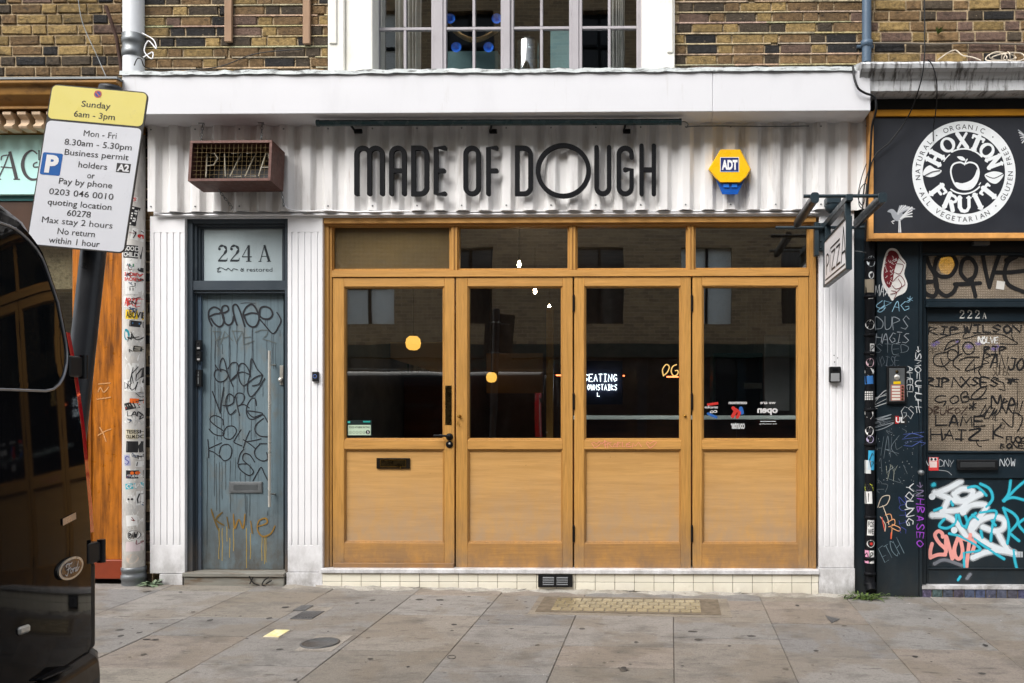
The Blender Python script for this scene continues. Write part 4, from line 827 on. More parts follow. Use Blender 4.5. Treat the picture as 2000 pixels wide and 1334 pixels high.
# alarm box
A = thing('alarm_box', W(1425, 335, -.06), 'yellow and blue hexagonal burglar alarm box with ADT badge', 'alarm box')
yel = M('yellow_plastic', lin(244, 188, 20), .3, var=.03); blue = M('blue_clear_plastic', lin(22, 84, 170), .15, var=.15, vs=30, coat=.5)
hexo = [(1407, 292), (1446, 292), (1467, 331), (1458, 346), (1446, 357), (1406, 357), (1395, 346), (1383, 331)]
ci = lambda q, k: [(1426+(u-1426)*k, 326+(v-326)*k) for u, v in q]
mb = MB(); f0 = [W(u, v, -.145) for u, v in ci(hexo, .93)]; f1 = [W(u, v, -.125) for u, v in hexo]; f2 = [W(u, v, -.06) for u, v in ci(hexo, 1.0)]
n = len(hexo); mb.add(f0+f1+f2, [tuple(range(n))] + [(i, (i+1) % n, n+(i+1) % n, n+i) for i in range(n)] + [(n+i, n+(i+1) % n, 2*n+(i+1) % n, 2*n+i) for i in range(n)]); mb.build('housing', yel, A, bevel=.002)
mb = MB(); lo = [(1398, 348), (1406, 357.5), (1446, 357.5), (1455, 348), (1440, 379), (1411, 379)]; lo = [lo[0], lo[1], lo[2], lo[3], lo[4], lo[5]]
k0 = [W(u, v, -.122) for u, v in lo]; k1 = [W(u, v, -.06) for u, v in lo]; mb.add(k0+k1, [(0, 1, 2, 3, 4, 5)] + [(i, (i+1) % 6, 6+(i+1) % 6, 6+i) for i in range(6)]); mb.build('strobe_lens', blue, A, bevel=.002)
mb = MB(); mb.bx(1413, 1424, 359, 366, -.13, -.122, 1400); mb.bx(1429, 1440, 359, 366, -.13, -.122, 1400); mb.build('lens_prisms', M('bright_blue_lens', lin(40, 120, 220), .12, var=.1, coat=.6), A)
mb = MB(); P = plane(-.145); quad(mb, 1425, 321.5, 37, 29, P, (.85, .85, .85), .0006); quad(mb, 1425, 321.5, 35, 27, P, lin(28, 40, 104), .001); put(mb, 'ADT', P, 1425, 322, 17, 31, 0, .05, .0015, (.85, .85, .85)); stroke(mb, [(1408, 335), (1442, 335)], 1.2, P, lin(120, 150, 210)); mb.build('badge', m_print, A)
# projecting PIZZA sign
H = thing('projecting_sign', (2.23, -.05, 2.6), 'black framed white blade sign lettered PIZZA under two trough lamps', 'projecting sign')
m_slate = M('slate_grey_metal', lin(40, 53, 60), .38, var=.08)
xs_, th = 2.236, .038; ya, yb_ = -.85, -.085; zt, zb_ = 2.500, 2.168
mb = MB(); f = .016
mb.box(xs_-.0, xs_+th, ya, ya+f, zb_, zt); mb.box(xs_, xs_+th, yb_-f, yb_, zb_, zt); mb.box(xs_, xs_+th, ya+f, yb_-f, zt-f, zt); mb.box(xs_, xs_+th, ya+f, yb_-f, zb_, zb_+f); mb.build('sign_frame', m_slate, H, bevel=.002)
mb = MB(); mb.box(xs_+.006, xs_+th-.006, ya+f, yb_-f, zb_+f, zt-f); bd = mb.build('sign_board', M('sign_white', (.85, .84, .86), .4, var=.02), H)
AR = 2.3
def Pp(u, v, o=0): return Vector((xs_+.006-o, yb_ + (ya-yb_)*u/AR, zt - (zt-zb_)*v))
mb = MB(); ar = (zt-zb_)/abs(ya-yb_); ink = (.015, .015, .018)
def bl(pts, wv=.028): stroke(mb, [(a*AR, b) for a, b in pts], wv*1.7, Pp, ink, off=.0008, sp=False, cap=False)
bl([(.06, .87), (.93, .87)], .022); bl([(.30, .30), (.72, .30)], .022)
for pts in ([(.12, .78), (.12, .36)], cr([(.12, .37), (.19, .37), (.235, .47), (.20, .57), (.12, .60)], 5), [(.29, .78), (.29, .42)], [(.35, .40), (.52, .40)], [(.51, .40), (.36, .76)], [(.35, .76), (.53, .76)], [(.57, .40), (.73, .40)], [(.72, .40), (.58, .76)], [(.57, .76), (.74, .76)], [(.78, .80), (.87, .14)], [(.87, .14), (.96, .80)], [(.81, .62), (.94, .62)]): bl(pts, .026)
disc(mb, .29*AR, .345, .03, Pp, ink, .001, .03); mb.build('lettering', m_print, bd)
mb = MB(); xc = xs_+th/2
mb.box(xc-.02, xc+.02, -.87, -.03, 2.59, 2.63); mb.build('arm', m_slate, H, bevel=.002)
for y in (-.80, -.15):
    mb = MB(); mb.box(xc-.018, xc+.018, y-.02, y+.02, zt, 2.589); mb.build('hanger', m_slate, H, bevel=.002)
mb = MB(); mb.box(xc-.045, xc+.03, -.035, -.002, 2.44, 2.64)
for z in (2.46, 2.51, 2.57, 2.62): mb.lathe([(.008, 0), (.007, -.006), (0.0001, -.008)], (xc-.028, -.035, z), 6, 'y')
mb.box(xc-.075, xc-.045, -.06, -.002, 2.40, 2.64); mb.build('wall_plate', m_slate, H, bevel=.002)
mb = MB(); mb.tube([(1.98, -.81, 2.632), (2.475, -.81, 2.632)], .011, 10); mb.tube([(1.90, -.06, 2.60), (2.56, -.06, 2.60)], .012, 10); mb.build('cross_bar', m_slate, H)
for x in (2.045, 2.465):
    mb = MB(); w2, h2 = .024, .03; prof = [(w2*math.copysign(abs(math.cos(a))**.6, math.cos(a)), h2*math.copysign(abs(math.sin(a))**.6, math.sin(a))) for a in [k*math.pi/8 for k in range(16)]]
    mb.prism(prof, -.82, -.12, f=lambda a, b, y, x=x: (x+a, y, 2.615+b), smooth=True); lm = mb.build('trough_lamp', M('lamp_black', lin(40, 46, 50), .35, var=.1) if x < 2.1 else bpy.data.materials['lamp_black'], H)
    mb = MB(); mb.prism([(a*1.1, b*1.1) for a, b in prof], -.845, -.82, f=lambda a, b, y, x=x: (x+a, y, 2.615+b), smooth=True)
    for dz in (.02, -.02): mb.lathe([(.004, 0), (0.0001, -.003)], (x, -.845, 2.615+dz), 6, 'y')
    mb.build('end_cap', m_slate, lm, bevel=.003)
# CCTV dome / junction above the sign
mb = MB(); c_ = W(1627, 392, -.14); mb.box(c_.x-.05, c_.x+.05, -.18, -.06, c_.z-.03, c_.z+.03); mb.lathe([(.055, .0), (.052, -.03), (.03, -.055), (0.0001, -.06)], (c_.x, -.13, c_.z-.03), 16)
tag(mb.build('security_camera', m_slate, bevel=.008), 'dark dome camera tucked behind the projecting sign arm', 'camera')
# key safe, door camera, bells
K_ = thing('key_safe', W(1632, 731, 0), 'small grey key safe box on the right white pillar', 'key safe')
mb = MB(); mb.bx(1620, 1643, 716, 747, -.04, -.002, 1632); mb.build('case', m_blackp, K_, bevel=.008, seg=3)
mb = MB(); mb.bx(1623, 1640, 729, 745, -.044, -.039, 1632); mb.build('cover', M('silver_plastic', lin(150, 152, 154), .4, .2), K_, bevel=.002)
mb = MB(); mb.bx(1626, 1637, 719, 725, -.043, -.039, 1632); mb.build('dial_window', m_black, K_, bevel=.001)
mb = MB(); P = plane(-.002)
for u, v in ((1629, 694), (1636, 699), (1630, 707)): disc(mb, u, v, 1.1, P, (.05, .05, .05))
tag(mb.build('drill_holes', m_print), 'three small dark drill holes above the key safe', 'holes')
D = thing('door_camera', W(615, 735, 0), 'small black doorbell with ring button on the middle white pillar', 'doorbell')
mb = MB(); mb.bx(609, 621, 726, 745, -.022, -.002, 615); mb.build('case', m_blackp, D, bevel=.004, seg=2)
mb = MB(); mb.tube([W(615+3.4*math.cos(k*math.pi/10), 735+3.4*math.sin(k*math.pi/10), -.0235) for k in range(20)], .0012, 5, closed=True); mb.build('ring_button', emis('ring_blue', (.12, .2, .5), .4), D)
for (v0, v1, lab) in ((664, 684, 'upper black bell push with white button on the grey door jamb'), (686, 706, 'lower black bell push with white button on the grey door jamb')):
    D = thing('bell_push', W(387, (v0+v1)/2, .07), lab, 'bell push'); mb = MB(); mb.bx(382, 391.5, v0, v1, .052, .081, RS); mb.build('case', m_blackp, D, bevel=.002)
    mb = MB(); mb.bx(384.5, 390, v1-6, v1-2.5, .049, .053, RS); mb.build('button', m_white, D); mb = MB(); mb.lathe([(.007, 0), (.006, -.002), (0.0001, -.001)], W(387, v0+6.5, .052), 12, 'y'); mb.build('lens', m_black, D)
D = thing('entry_phone', W(387, 738, .07), 'narrow black entry phone below two bell pushes on the grey jamb', 'entry phone')
mb = MB(); mb.bx(382, 392.5, 722, 755, .056, .083, RS); mb.build('case', m_blackp, D, bevel=.002)
mb = MB()
for v in (727, 731, 734): mb.lathe([(.004, 0), (0.0001, -.002)], W(387.5, v, .056), 8, 'y')
mb.build('speaker_dots', m_zinc, D)
mb = MB(); mb.bx(386, 388, 737, 750, .054, .057, RS); mb.build('slot', m_zinc, D)
V = thing('air_vent', W(1084, 1136, -.02), 'black louvred air vent set in the cream tiled plinth', 'air vent')
mb = MB(); y = -.03; mb.bx(1051, 1118, 1123, 1147, y+.004, -.012, RF)
for a in ((1051, 1059, 1123, 1147), (1110, 1118, 1123, 1147), (1059, 1110, 1123, 1126), (1059, 1110, 1144, 1147), (1082.5, 1086, 1126, 1144)): mb.bx(*a, y, y+.004, RF)
mb.build('frame', m_blackp, V)
mb = MB()
for u0, u1 in ((1060, 1082), (1087, 1109)):
    for q in range(4):
        a, b = W(u0, 1128+q*4.3, y-.004), W(u1, 1128+q*4.3, y-.004); z = a.z; mb.add([(a.x, y-.005, z-.006), (b.x, y-.005, z-.006), (b.x, y+.003, z+.004), (a.x, y+.003, z+.004), (a.x, y-.004, z-.0075), (b.x, y-.004, z-.0075)], [(0, 1, 2, 3), (4, 5, 1, 0)])
mb.build('louvres', M('grey_louvre', lin(70, 72, 74), .35, .3), V)
# timbers, rust bar, strapping on the upper brickwork
for u0, u1, v1, lab in ((438, 452, 77, 'weathered timber batten on the upper brickwork, the one nearer the white pipe'), (591, 605, 82, 'weathered timber batten on the upper brickwork, the one beside the window')):
    mb = MB(); mb.bx(u0, u1, -120, v1, -.03, -.005); tag(mb.build('batten', M('grey_timber', lin(150, 122, 98), .8, var=.2, vs=12, st=(4, 4, .4)) if u0 < 500 else bpy.data.materials['grey_timber'], bevel=.002), lab, 'batten')
mb = MB(); mb.tube([W(207, 12, -.05), W(228, 75, -.05), W(238, 142, -.05)], .012, 6); tag(mb.build('rusty_bar', M('dark_rust', lin(66, 46, 38), .8, .2, var=.3)), 'thin rusty iron bar leaning left of the white pipe', 'bar')
def cable(name, pts, r, mat, lab, cat='cable'):
    mb = MB(); mb.tube(cr([tuple(p) for p in pts], 8), r, 6); return tag(mb.build(name, mat), lab, cat)
cable('cable', [W(278, 65, -.12), W(300, 78, -.13), (W(305, 95, -.14)), W(290, 80, -.12), W(282, 100, -.13), W(296, 115, -.14), W(298, 102, -.12), W(280, 112, -.12)], .004, m_white, 'loose loops of white cable beside the big white drainpipe')
cable('cable', [W(262, 128, -.20), W(268, 115, -.2), W(276, 116, -.2), W(285, 132, -.18), W(320, 135, -.12), W(420, 132, -.04), W(500, 105, -.02), W(590, 96, -.02)], .0035, m_blackp, 'thin dark cable running over the flashing and across the brickwork')
cable('cable', [W(150, -30, -.03), W(160, 40, -.04), W(190, 110, -.06), W(216, 165, -.1), W(236, 170, -.16)], .003, m_zinc, 'thin grey wire dropping down the brick left of the white pipe')

# ================================================================== DRAINPIPES
def cylmap(xc, yc, r):
    def f(u, v, o=0.0):
        p = W(u, v, yc-r); q = max(-.999, min(.999, (p.x-xc)/(r+o))); s = (r+o)
        return Vector((xc + s*q, yc - s*math.sqrt(1-q*q), p.z))
    return f
pc = W(261.5, 700, -.02); xp, yp, rp = pc.x, -.02, .073
D = thing('drainpipe', (xp, yp, pz(xp, 0)), 'fat white drainpipe covered in stickers left of the grey door', 'drainpipe')
m_pipe = M('grubby_white_pipe', lin(206, 203, 198), .5, var=.06, vs=9, dirt=[(lin(140, 134, 124), 9, (1, 1, .5), .5, .75, .6), (lin(96, 88, 78), 26, (1, 1, .7), .64, .76, .5)], low=(lin(128, 120, 106), 0, .9, .8))
mb = MB(); mb.tube([(xp, yp, pz(xp, 0)+.05), (xp, yp, Z(150, -.09, 262))], rp, 32); mb.build('lower_pipe', m_pipe, D)
mb = MB(); mb.tube([(xp, yp, Z(150, -.09, 262)), (xp, yp, 6.4)], .070, 32); mb.build('upper_pipe', M('clean_white_pipe', lin(228, 232, 236), .4, var=.03), D)
mb = MB(); za, zb2 = Z(106, -.09, 262), Z(60, -.09, 262); mb.lathe([(.071, 0), (.077, .004), (.077, .05), (.074, .054), (.074, .10), (.078, .104), (.078, .135), (.074, .14), (.076, .165), (.070, .17)], (xp, yp, za), 32); mb.build('pipe_collar', m_zinc, D)
mb = MB(); mb.lathe([(.073, .13), (.081, .125), (.081, .10), (.077, .095), (.077, .075), (.082, .07), (.082, .04), (.077, .035), (.078, .0)], (xp, yp, pz(xp, 0)), 32); mb.build('pipe_foot', m_zinc, D)
C = cylmap(xp, yp, rp); bk, wt = (.02, .02, .022), (.78, .78, .76); red, org, cyn, yl = lin(208, 50, 44), lin(236, 110, 40), lin(70, 180, 196), lin(240, 202, 30)
def sticker(parent, mp, u, v, wd, ht, col, ang=0, text=(), tcol=bk, shape='q', extra=None, scr=None):
    mb = MB(); h = .0008 + random.uniform(0, .0003)
    if shape == 'q': quad(mb, u, v, wd, ht, mp, col, h, ang, 6)
    elif shape == 'o': disc(mb, u, v, wd/2, mp, col, h, ht/2)
    else:
        k = 9; vs = [mp(u + wd/2*math.cos(i*6.283/k)*random.uniform(.75, 1.15), v + ht/2*math.sin(i*6.283/k)*random.uniform(.75, 1.15), h) for i in range(k)]; mb.add(vs, [tuple(range(k))], col=col)
    n = len(text)
    for i, s in enumerate(text):
        a = rad(ang); d = (i-(n-1)/2)*ht/n*.95; put(mb, s, mp, u - d*math.sin(a), v + d*math.cos(a), ht/n*.66, wd*.86, ang, .02, .0022, tcol)
    if scr: scrawl(mb, scr, mp, u-wd*.42, v-ht*.34, u+wd*.42, v+ht*.34, 1.5, tcol, rot=ang, off=.0016)
    if extra: extra(mb)
    return mb.build('sticker', m_print, parent)
def arrow(u, v, s, c): return lambda mb: mb.add([C(u+a*s, v+b*s, .0018) for a, b in ((0, -1), (1, .1), (.5, .1), (.5, .9), (-.5, .9), (-.5, .1), (-1, .1))], [(0, 1, 6), (2, 3, 4, 5)], col=c)
random.seed(22)
for i in range(36):
    g_ = random.uniform(.45, .75); v_ = random.uniform(430, 1080)
    mb = MB(); k_ = 10; u_ = 261 + random.uniform(-10, 10); w_, h_ = random.uniform(9, 20), random.uniform(8, 22); hh_ = .0003 + i*8e-6
    pr_ = [(u_ + w_*math.cos(t*.6283)*random.uniform(.6, 1.1), v_ + h_*math.sin(t*.6283)*random.uniform(.6, 1.1)) for t in range(k_)]; pr_ = [(max(242.5, min(279.5, a)), b) for a, b in pr_]; um = sum(p[0] for p in pr_)/k_
    vs = [C(um, v_, hh_)] + [C(um+(a-um)*.5, v_+(b-v_)*.5, hh_) for a, b in pr_] + [C(a, b, hh_) for a, b in pr_]
    mb.add(vs, [(0, 1+t, 1+(t+1) % k_) for t in range(k_)] + [(1+t, 1+k_+t, 1+k_+(t+1) % k_, 1+(t+1) % k_) for t in range(k_)], col=(g_, g_*.99, g_*.95))
    for q in range(random.choice([0, 1, 2])): stroke(mb, [(um+random.uniform(-6, 6), v_+random.uniform(-5, 5)) for _ in range(4)], random.uniform(.7, 1.4), C, random.choice([bk, bk, lin(120, 60, 60), lin(70, 90, 120)]), .0007)
    mb.build('torn_sticker', m_print, D)
random.seed(21)
st = lambda *a, **k: sticker(D, C, *a, **k)
st(258, 388, 13, 10, wt, 6, scr='US', tcol=red)
st(256, 421, 17, 38, bk, 8, extra=lambda mb: [quad(mb, 256+(i % 3-1)*5-(i//3-3)*.8, 406+(i//3)*5, 3.5, 3, C, wt, .0018, 8) for i in range(20) if i % 7 not in (2, 4)])
st(266, 457, 21, 23, wt, 10, extra=lambda mb: [disc(mb, 268, 459, 4, C, red, .0018), stroke(mb, [(259, 450), (262, 455), (259, 464)], 1.5, C, bk), stroke(mb, [(268, 449), (272, 451)], 1.5, C, bk)])
st(254, 491, 28, 25, bk, 2, ('GOOD', 'CHILD'), wt)
st(256, 514, 22, 20, wt, 2, extra=arrow(256, 514, 7.5, lin(50, 120, 80)))
st(269, 525, 10, 9, bk, 0, shape='o'); st(256, 540, 31, 20, wt, 182, ('ABOVE', 'ABOVE'), red)
st(256, 562, 24, 24, wt, -2, extra=arrow(256, 561, 7, lin(150, 150, 146))); st(273, 560, 18, 19, wt, 4)
st(256, 590, 30, 21, wt, 3, scr='ABCE', tcol=red); st(257, 591, 14, 8, wt, 0, scr='KN', shape='t'); st(259, 614, 28, 18, yl, 1, ('ABOVE',), bk); st(263, 632, 21, 12, bk, 4, extra=lambda mb: (quad(mb, 263, 632, 18, 9, C, wt, .0016, 4), quad(mb, 262, 631, 9, 3, C, lin(60, 130, 190), .002, 4)))
st(247, 654, 12, 24, lin(20, 134, 150), 0, shape='t'); st(265, 656, 30, 22, wt, 0, shape='t', scr='V'); st(267, 681, 17, 12, lin(170, 164, 150), 5, scr='EH'); st(256, 697, 26, 22, wt, 0, shape='t'); st(251, 727, 18, 40, wt, 3, shape='t')
st(266, 732, 24, 44, wt, 8, scr='KOV'); st(250, 752, 16, 22, wt, -4, scr='DR'); st(263, 754, 24, 24, wt, 6, scr='UF')
st(265, 783, 24, 9, org, 3); st(256, 792, 26, 14, bk, -14, extra=lambda mb: stroke(mb, [(246, 797), (266, 790)], 2, C, red)); st(260, 808, 28, 14, wt, 0, shape='t', scr='LAN'); st(256, 822, 30, 14, wt, 0, shape='t')
st(259, 848, 28, 20, lin(216, 208, 184), 1, ('TESESH', 'OLLM.DO'), lin(40, 34, 20)); st(259, 873, 25, 22, bk, 2, extra=lambda mb: (quad(mb, 259, 873, 21, 17, C, wt, .0016, 2), stroke(mb, [(254, 868), (262, 876), (262, 870)], 2, C, bk)))
st(248, 899, 12, 22, lin(176, 178, 200), -6, scr='S', tcol=lin(80, 84, 150)); st(271, 892, 16, 12, wt, -10, scr='MO'); st(270, 907, 17, 11, wt, 0, scr='LO')
st(260, 927, 28, 16, bk, 2, extra=lambda mb: (disc(mb, 257, 924, 3, C, org, .0018), disc(mb, 264, 924, 3, C, org, .0018), put(mb, 'STUDIOS', C, 260, 930, 4.5, 22, 2, .02, .002, wt))); st(262, 949, 34, 11, cyn, -5, scr='CHAT', tcol=wt)
st(254, 976, 18, 21, wt, 0, shape='t', extra=lambda mb: (disc(mb, 251, 975, 2, C, bk, .0018), disc(mb, 257, 975, 2, C, bk, .0018))); st(271, 974, 18, 28, wt, 0, scr='CIM'); st(255, 1017, 17, 21, wt, -4)
st(258, 1046, 22, 23, wt, 0, shape='o', extra=lambda mb: (disc(mb, 258, 1046, 9.6, C, bk, .0012), disc(mb, 258, 1046, 8.8, C, wt, .0015), scrawl(mb, 'RAW', C, 251.5, 1041, 264.5, 1051, 1.8, bk, off=.0019)))
st(258, 1068, 25, 19, lin(214, 200, 202), 2, extra=lambda mb: quad(mb, 258, 1060, 24, 2.5, C, bk, .0018, 2)); st(256, 1092, 19, 18, lin(206, 188, 172), 0, shape='o')
# right black downpipe
pc = W(1699, 800, -.02); xq, yq, rq = pc.x, -.02, .036
D2 = thing('downpipe', (xq, yq, pz(xq, 0)), 'thin black downpipe with stickers beside the dark teal pilaster', 'drainpipe')
mb = MB(); z0_ = pz(xq, 0); mb.tube([(xq, yq-.04, z0_+.045), (xq, yq-.005, z0_+.09), (xq, yq, z0_+.14), (xq, yq, Z(470, -.05, 1700)), (xq, yq, 3.3)], rq, 20); mb.build('pipe', m_black, D2)
for v in (508, 580, 655, 690, 800, 868, 1010, 1090, 1120, 1140):
    mb = MB(); z = Z(v, yq, 1700); mb.lathe([(rq, -.012), (rq+.007, -.01), (rq+.007, .01), (rq, .012)], (xq, yq, z), 20); mb.build('joint_ring', m_black, D2)
C = cylmap(xq, yq, rq); st = lambda *a, **k: sticker(D2, C, *a, **k)
st(1702, 510, 17, 21, lin(196, 204, 208), 0, shape='o'); st(1702, 537, 11, 14, lin(210, 214, 214), 0, shape='o', extra=lambda mb: disc(mb, 1702, 537, 3.4, C, bk, .0016)); st(1698, 558, 19, 26, lin(150, 140, 122), 2); st(1701, 581, 9, 5, wt)
st(1700, 634, 17, 19, wt, 0, shape='o', extra=lambda mb: (disc(mb, 1698, 632, 1.8, C, bk, .0018), disc(mb, 1703, 632, 1.8, C, bk, .0018))); st(1704, 682, 9, 22, wt, 0, scr='R'); st(1700, 708, 15, 17, lin(214, 180, 190), 0, shape='o', extra=lambda mb: disc(mb, 1700, 708, 4, C, bk, .0018))
st(1699, 726, 17, 16, wt, 0, shape='t'); st(1697, 742, 17, 16, lin(50, 110, 176), -3); st(1698, 772, 19, 17, bk, 0, extra=lambda mb: [quad(mb, 1692+i*3, 766+j*4.5, 1.8, 3, C, wt, .0018) for i in range(5) for j in range(4)]); st(1699, 806, 18, 22, wt, 2, shape='t')
st(1699, 842, 15, 18, wt, 0, shape='o', extra=lambda mb: disc(mb, 1699, 841, 4, C, bk, .0018)); st(1700, 858, 14, 14, lin(180, 170, 200), 0, shape='o', extra=lambda mb: disc(mb, 1700, 858, 3.5, C, bk, .0018)); st(1702, 899, 12, 38, lin(60, 170, 214), 1, scr='G'); st(1695, 912, 12, 26, lin(206, 210, 210), 0)
st(1697, 953, 20, 18, lin(214, 226, 60), 10, scr='OIXO', shape='t'); st(1696, 972, 15, 24, wt, -2, scr='T'); st(1701, 1031, 13, 30, wt, 2, ('FOS', 'WE'), bk); st(1701, 1062, 17, 19, (.02, .02, .02), 0, shape='o', extra=lambda mb: (disc(mb, 1701, 1062, 7.4, C, wt, .0012), disc(mb, 1701, 1062, 6, C, bk, .0016), disc(mb, 1702, 1062, 3, C, red, .002)))
st(1693, 1088, 8, 25, lin(226, 160, 190), 0, scr='O'); st(1703, 1088, 9, 25, wt, 0, scr='B')
pc = W(1694, 60, -.07)
D3 = thing('upper_downpipe', (pc.x, -.02, 3.5), 'blue grey downpipe on the upper brick right of the white fascia', 'drainpipe')
m_bpipe = M('blue_grey_pipe', lin(76, 94, 112), .4, var=.08); mb = MB(); mb.tube([(pc.x, -.05, Z(122, -.05, 1694)), (pc.x, -.05, 6.4)], .033, 20); mb.build('pipe', m_bpipe, D3)
mb = MB(); mb.lathe([(.034, -.02), (.042, -.018), (.042, .02), (.034, .022)], (pc.x, -.05, Z(86, -.05, 1694)), 20); mb.tube([(pc.x-.06, -.005, Z(86, -.05, 1694)), (pc.x+.06, -.005, Z(86, -.05, 1694))], .012, 6); mb.build('pipe_clip', m_bpipe, D3)

# ================================================================== LEFT NEIGHBOUR
LB = thing('left_building', (-5.5, 0, 0), 'brick neighbour with golden bracketed cornice, mint sign board and orange pine shopfront', 'building')
LX0, LX1 = -8.5, X(238)-.002
zcn = Z(167, -.30, 100)
mb = MB(); bricks(mb, LX0, LX1, zcn-.12, ZT, -.005, [(1, 2, 5, 8, 1)]*2+[(1, 3, 5, 6, 1)]*2+[(3, 4, 5, 3, 1)]*2+[(7, 5, 2, 1, 1)]*40, 8)
bricks(mb, X(279), X(292), -.05, Z(250), .03, [(0, 3, 6, 3, 1)]*50, 9); mb.box(LX0, LX1, .12, .3, 2.2, zcn-.12, MORT); mb.build('brick_wall', m_brick, LB)
mb = MB(); mb.box(LX0, LX0+.3, .3, 7, -.2, ZT, BRN); mb.box(LX0, LX1-.26, 6.9, 7.2, -.2, ZT, BRN); mb.box(LX0, LX1, -.02, 7.2, ZT, ZT+.3, BRN); mb.build('rear_walls', m_brick, LB)
m_gold = M('aged_gold_paint', lin(150, 108, 48), .45, var=.15, vs=8, dirt=[(lin(70, 48, 24), 12, (.5, 1, 1), .5, .72, .75)])
mb = MB(); zz = lambda p, y=-.25: Z(p, y, 60)
prof = [(-.02, zz(165)), (-.34, zz(166)), (-.34, zz(172)), (-.31, zz(175)), (-.30, zz(190)), (-.24, zz(203)), (-.23, zz(206)), (-.25, zz(208)), (-.25, zz(213)), (-.13, zz(215, -.13)), (-.13, zz(252, -.13)), (-.09, zz(258, -.1)), (-.02, zz(258, -.1))]
mb.prism(prof, LX0, X(235, -.3), f=lambda a, b, y: (y, a, b)); mb.build('cornice', m_gold, LB, bevel=.004)
mb = MB(); mb.box(LX0, X(237, -.3), -.345, .0, zz(165), zz(161)); mb.build('cornice_lead', m_zinc, LB)
m_brk = M('cream_pink_bracket', lin(206, 180, 150), .55, var=.12, vs=14, dirt=[(lin(120, 80, 50), 10, (1, 1, 1), .55, .75, .5)])
x = X(236, -.2)-.03; k = 0
while x > LX0+.1:
    mb = MB(); pr = [(-.131, zz(216)), (-.235, zz(216)), (-.235, zz(222)), (-.20, zz(229)), (-.20, zz(236)), (-.225, zz(243)), (-.215, zz(248)), (-.131, zz(249))]
    mb.prism(pr, x-.06, x, f=lambda a, b, y: (y, a, b)); mb.build('bracket', m_brk, LB, bevel=.003); x -= .104
mb = MB(); mb.box(LX0, X(228), -.06, .1, Z(380, -.06, 60), Z(263, -.06, 60)); sb = mb.build('mint_sign_board', M('mint_paint', lin(196, 242, 236), .45, var=.02), LB, bevel=.003)
mb = MB(); P = plane(-.06); ch = lin(70, 68, 70)
A_ = [(-2, 350), (6, 349)]
stroke(mb, [(19, 297), (8, 325), (-4, 350)], [2.5, 2.5, 2.5], P, ch, sp=False); stroke(mb, [(19, 296), (25, 320), (32, 349)], [6, 6.5, 7], P, ch, sp=False, cap=False); stroke(mb, [(2, 326), (26, 328)], 2.4, P, ch, sp=False); stroke(mb, [(27, 350), (38, 350)], 2.2, P, ch, sp=False); stroke(mb, [(-6, 350), (1, 350)], 2.2, P, ch, sp=False); stroke(mb, [(14, 303), (4, 305), (2, 312)], 2.2, P, ch)
stroke(mb, [(72, 300), (62, 294), (50, 302), (44, 320), (48, 338), (58, 349), (70, 350), (82, 344)], [2.5, 3, 5, 7, 6.5, 5, 3.5, 3], P, ch); stroke(mb, [(76, 294), (76, 312)], 2.4, P, ch, sp=False); stroke(mb, [(74, 326), (66, 326), (66, 320), (72, 317)], 2.4, P, ch); stroke(mb, [(78, 330), (79, 349)], 5.5, P, ch, sp=False)
mb.build('lettering', m_print, sb)
mb = MB(); mb.box(LX0, X(238), -.03, .1, Z(392, -.03, 60), Z(381, -.05, 60)-.001); mb.build('teal_rail', M('teal_trim', lin(20, 92, 92), .4), LB)
mb = MB(); mb.box(LX0, X(238), -.02, .12, Z(470, 0, 60), Z(392, -.03, 60)-.001); mb.build('dark_header', M('dark_brown_paint', lin(66, 42, 26), .45, var=.2), LB)
mb = MB(); mb.bx(172, 238, 470, 1093, -.02, .2, 205); mb.bx(172, 178, 470, 1093, -.03, -.0195, 205, (.75, .7, .65)); mb.build('pine_pilaster', m_oldwood, LB, bevel=.003)
mb = MB(); P = plane(-.02)
for pts in ([(192, 850), (206, 842), (217, 838)], [(195, 835), (202, 848), (207, 862)], [(193, 750), (215, 748)], [(192, 765), (196, 757), (203, 766), (212, 756)], [(190, 780), (216, 776)]): stroke(mb, pts, 2, P, lin(206, 150, 96), soft=True)
mb.build('chalk_marks', m_paint, bpy.data.objects['pine_pilaster'])
mb = MB(); mb.bx(150, 239, 1094, 1131, -.05, .2, 205); mb.build('red_plinth', M('red_brown_paint', lin(128, 54, 30), .4, var=.15), LB, bevel=.005)
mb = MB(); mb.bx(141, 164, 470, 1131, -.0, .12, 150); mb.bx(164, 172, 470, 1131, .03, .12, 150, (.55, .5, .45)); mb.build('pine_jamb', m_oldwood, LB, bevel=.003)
mb = MB(); mb.box(LX0, X(141), .0, .15, pz(-4, 0)-.05, .55); mb.build('stall_riser', m_oldwood, LB)
mb = MB(); mb.box(LX0, X(141), .05, .06, .55, Z(470, 0, 60)); mb.build('window_glass', m_glass, LB)
mb = MB()
for x_ in (-4.6, -6.2, -7.8): mb.box(x_, x_+.06, .0, .1, .56, Z(470, 0, 60)-.001)
mb.build('mullions', m_oldwood, LB)
mb = MB(); mb.box(LX0, LX1-.26, .4, 6.8, zcn-.25, zcn-.15); mb.box(LX0, LX1, 3.0, 3.1, -.2, zcn-.3); mb.box(LX1-.28, LX1-.26, .3, 6.9, -.2, zcn-.3); mb.box(LX0+.3, LX1-.3, .2, 3, -.2, -.1); mb.build('shop_interior', mi_dark, LB)

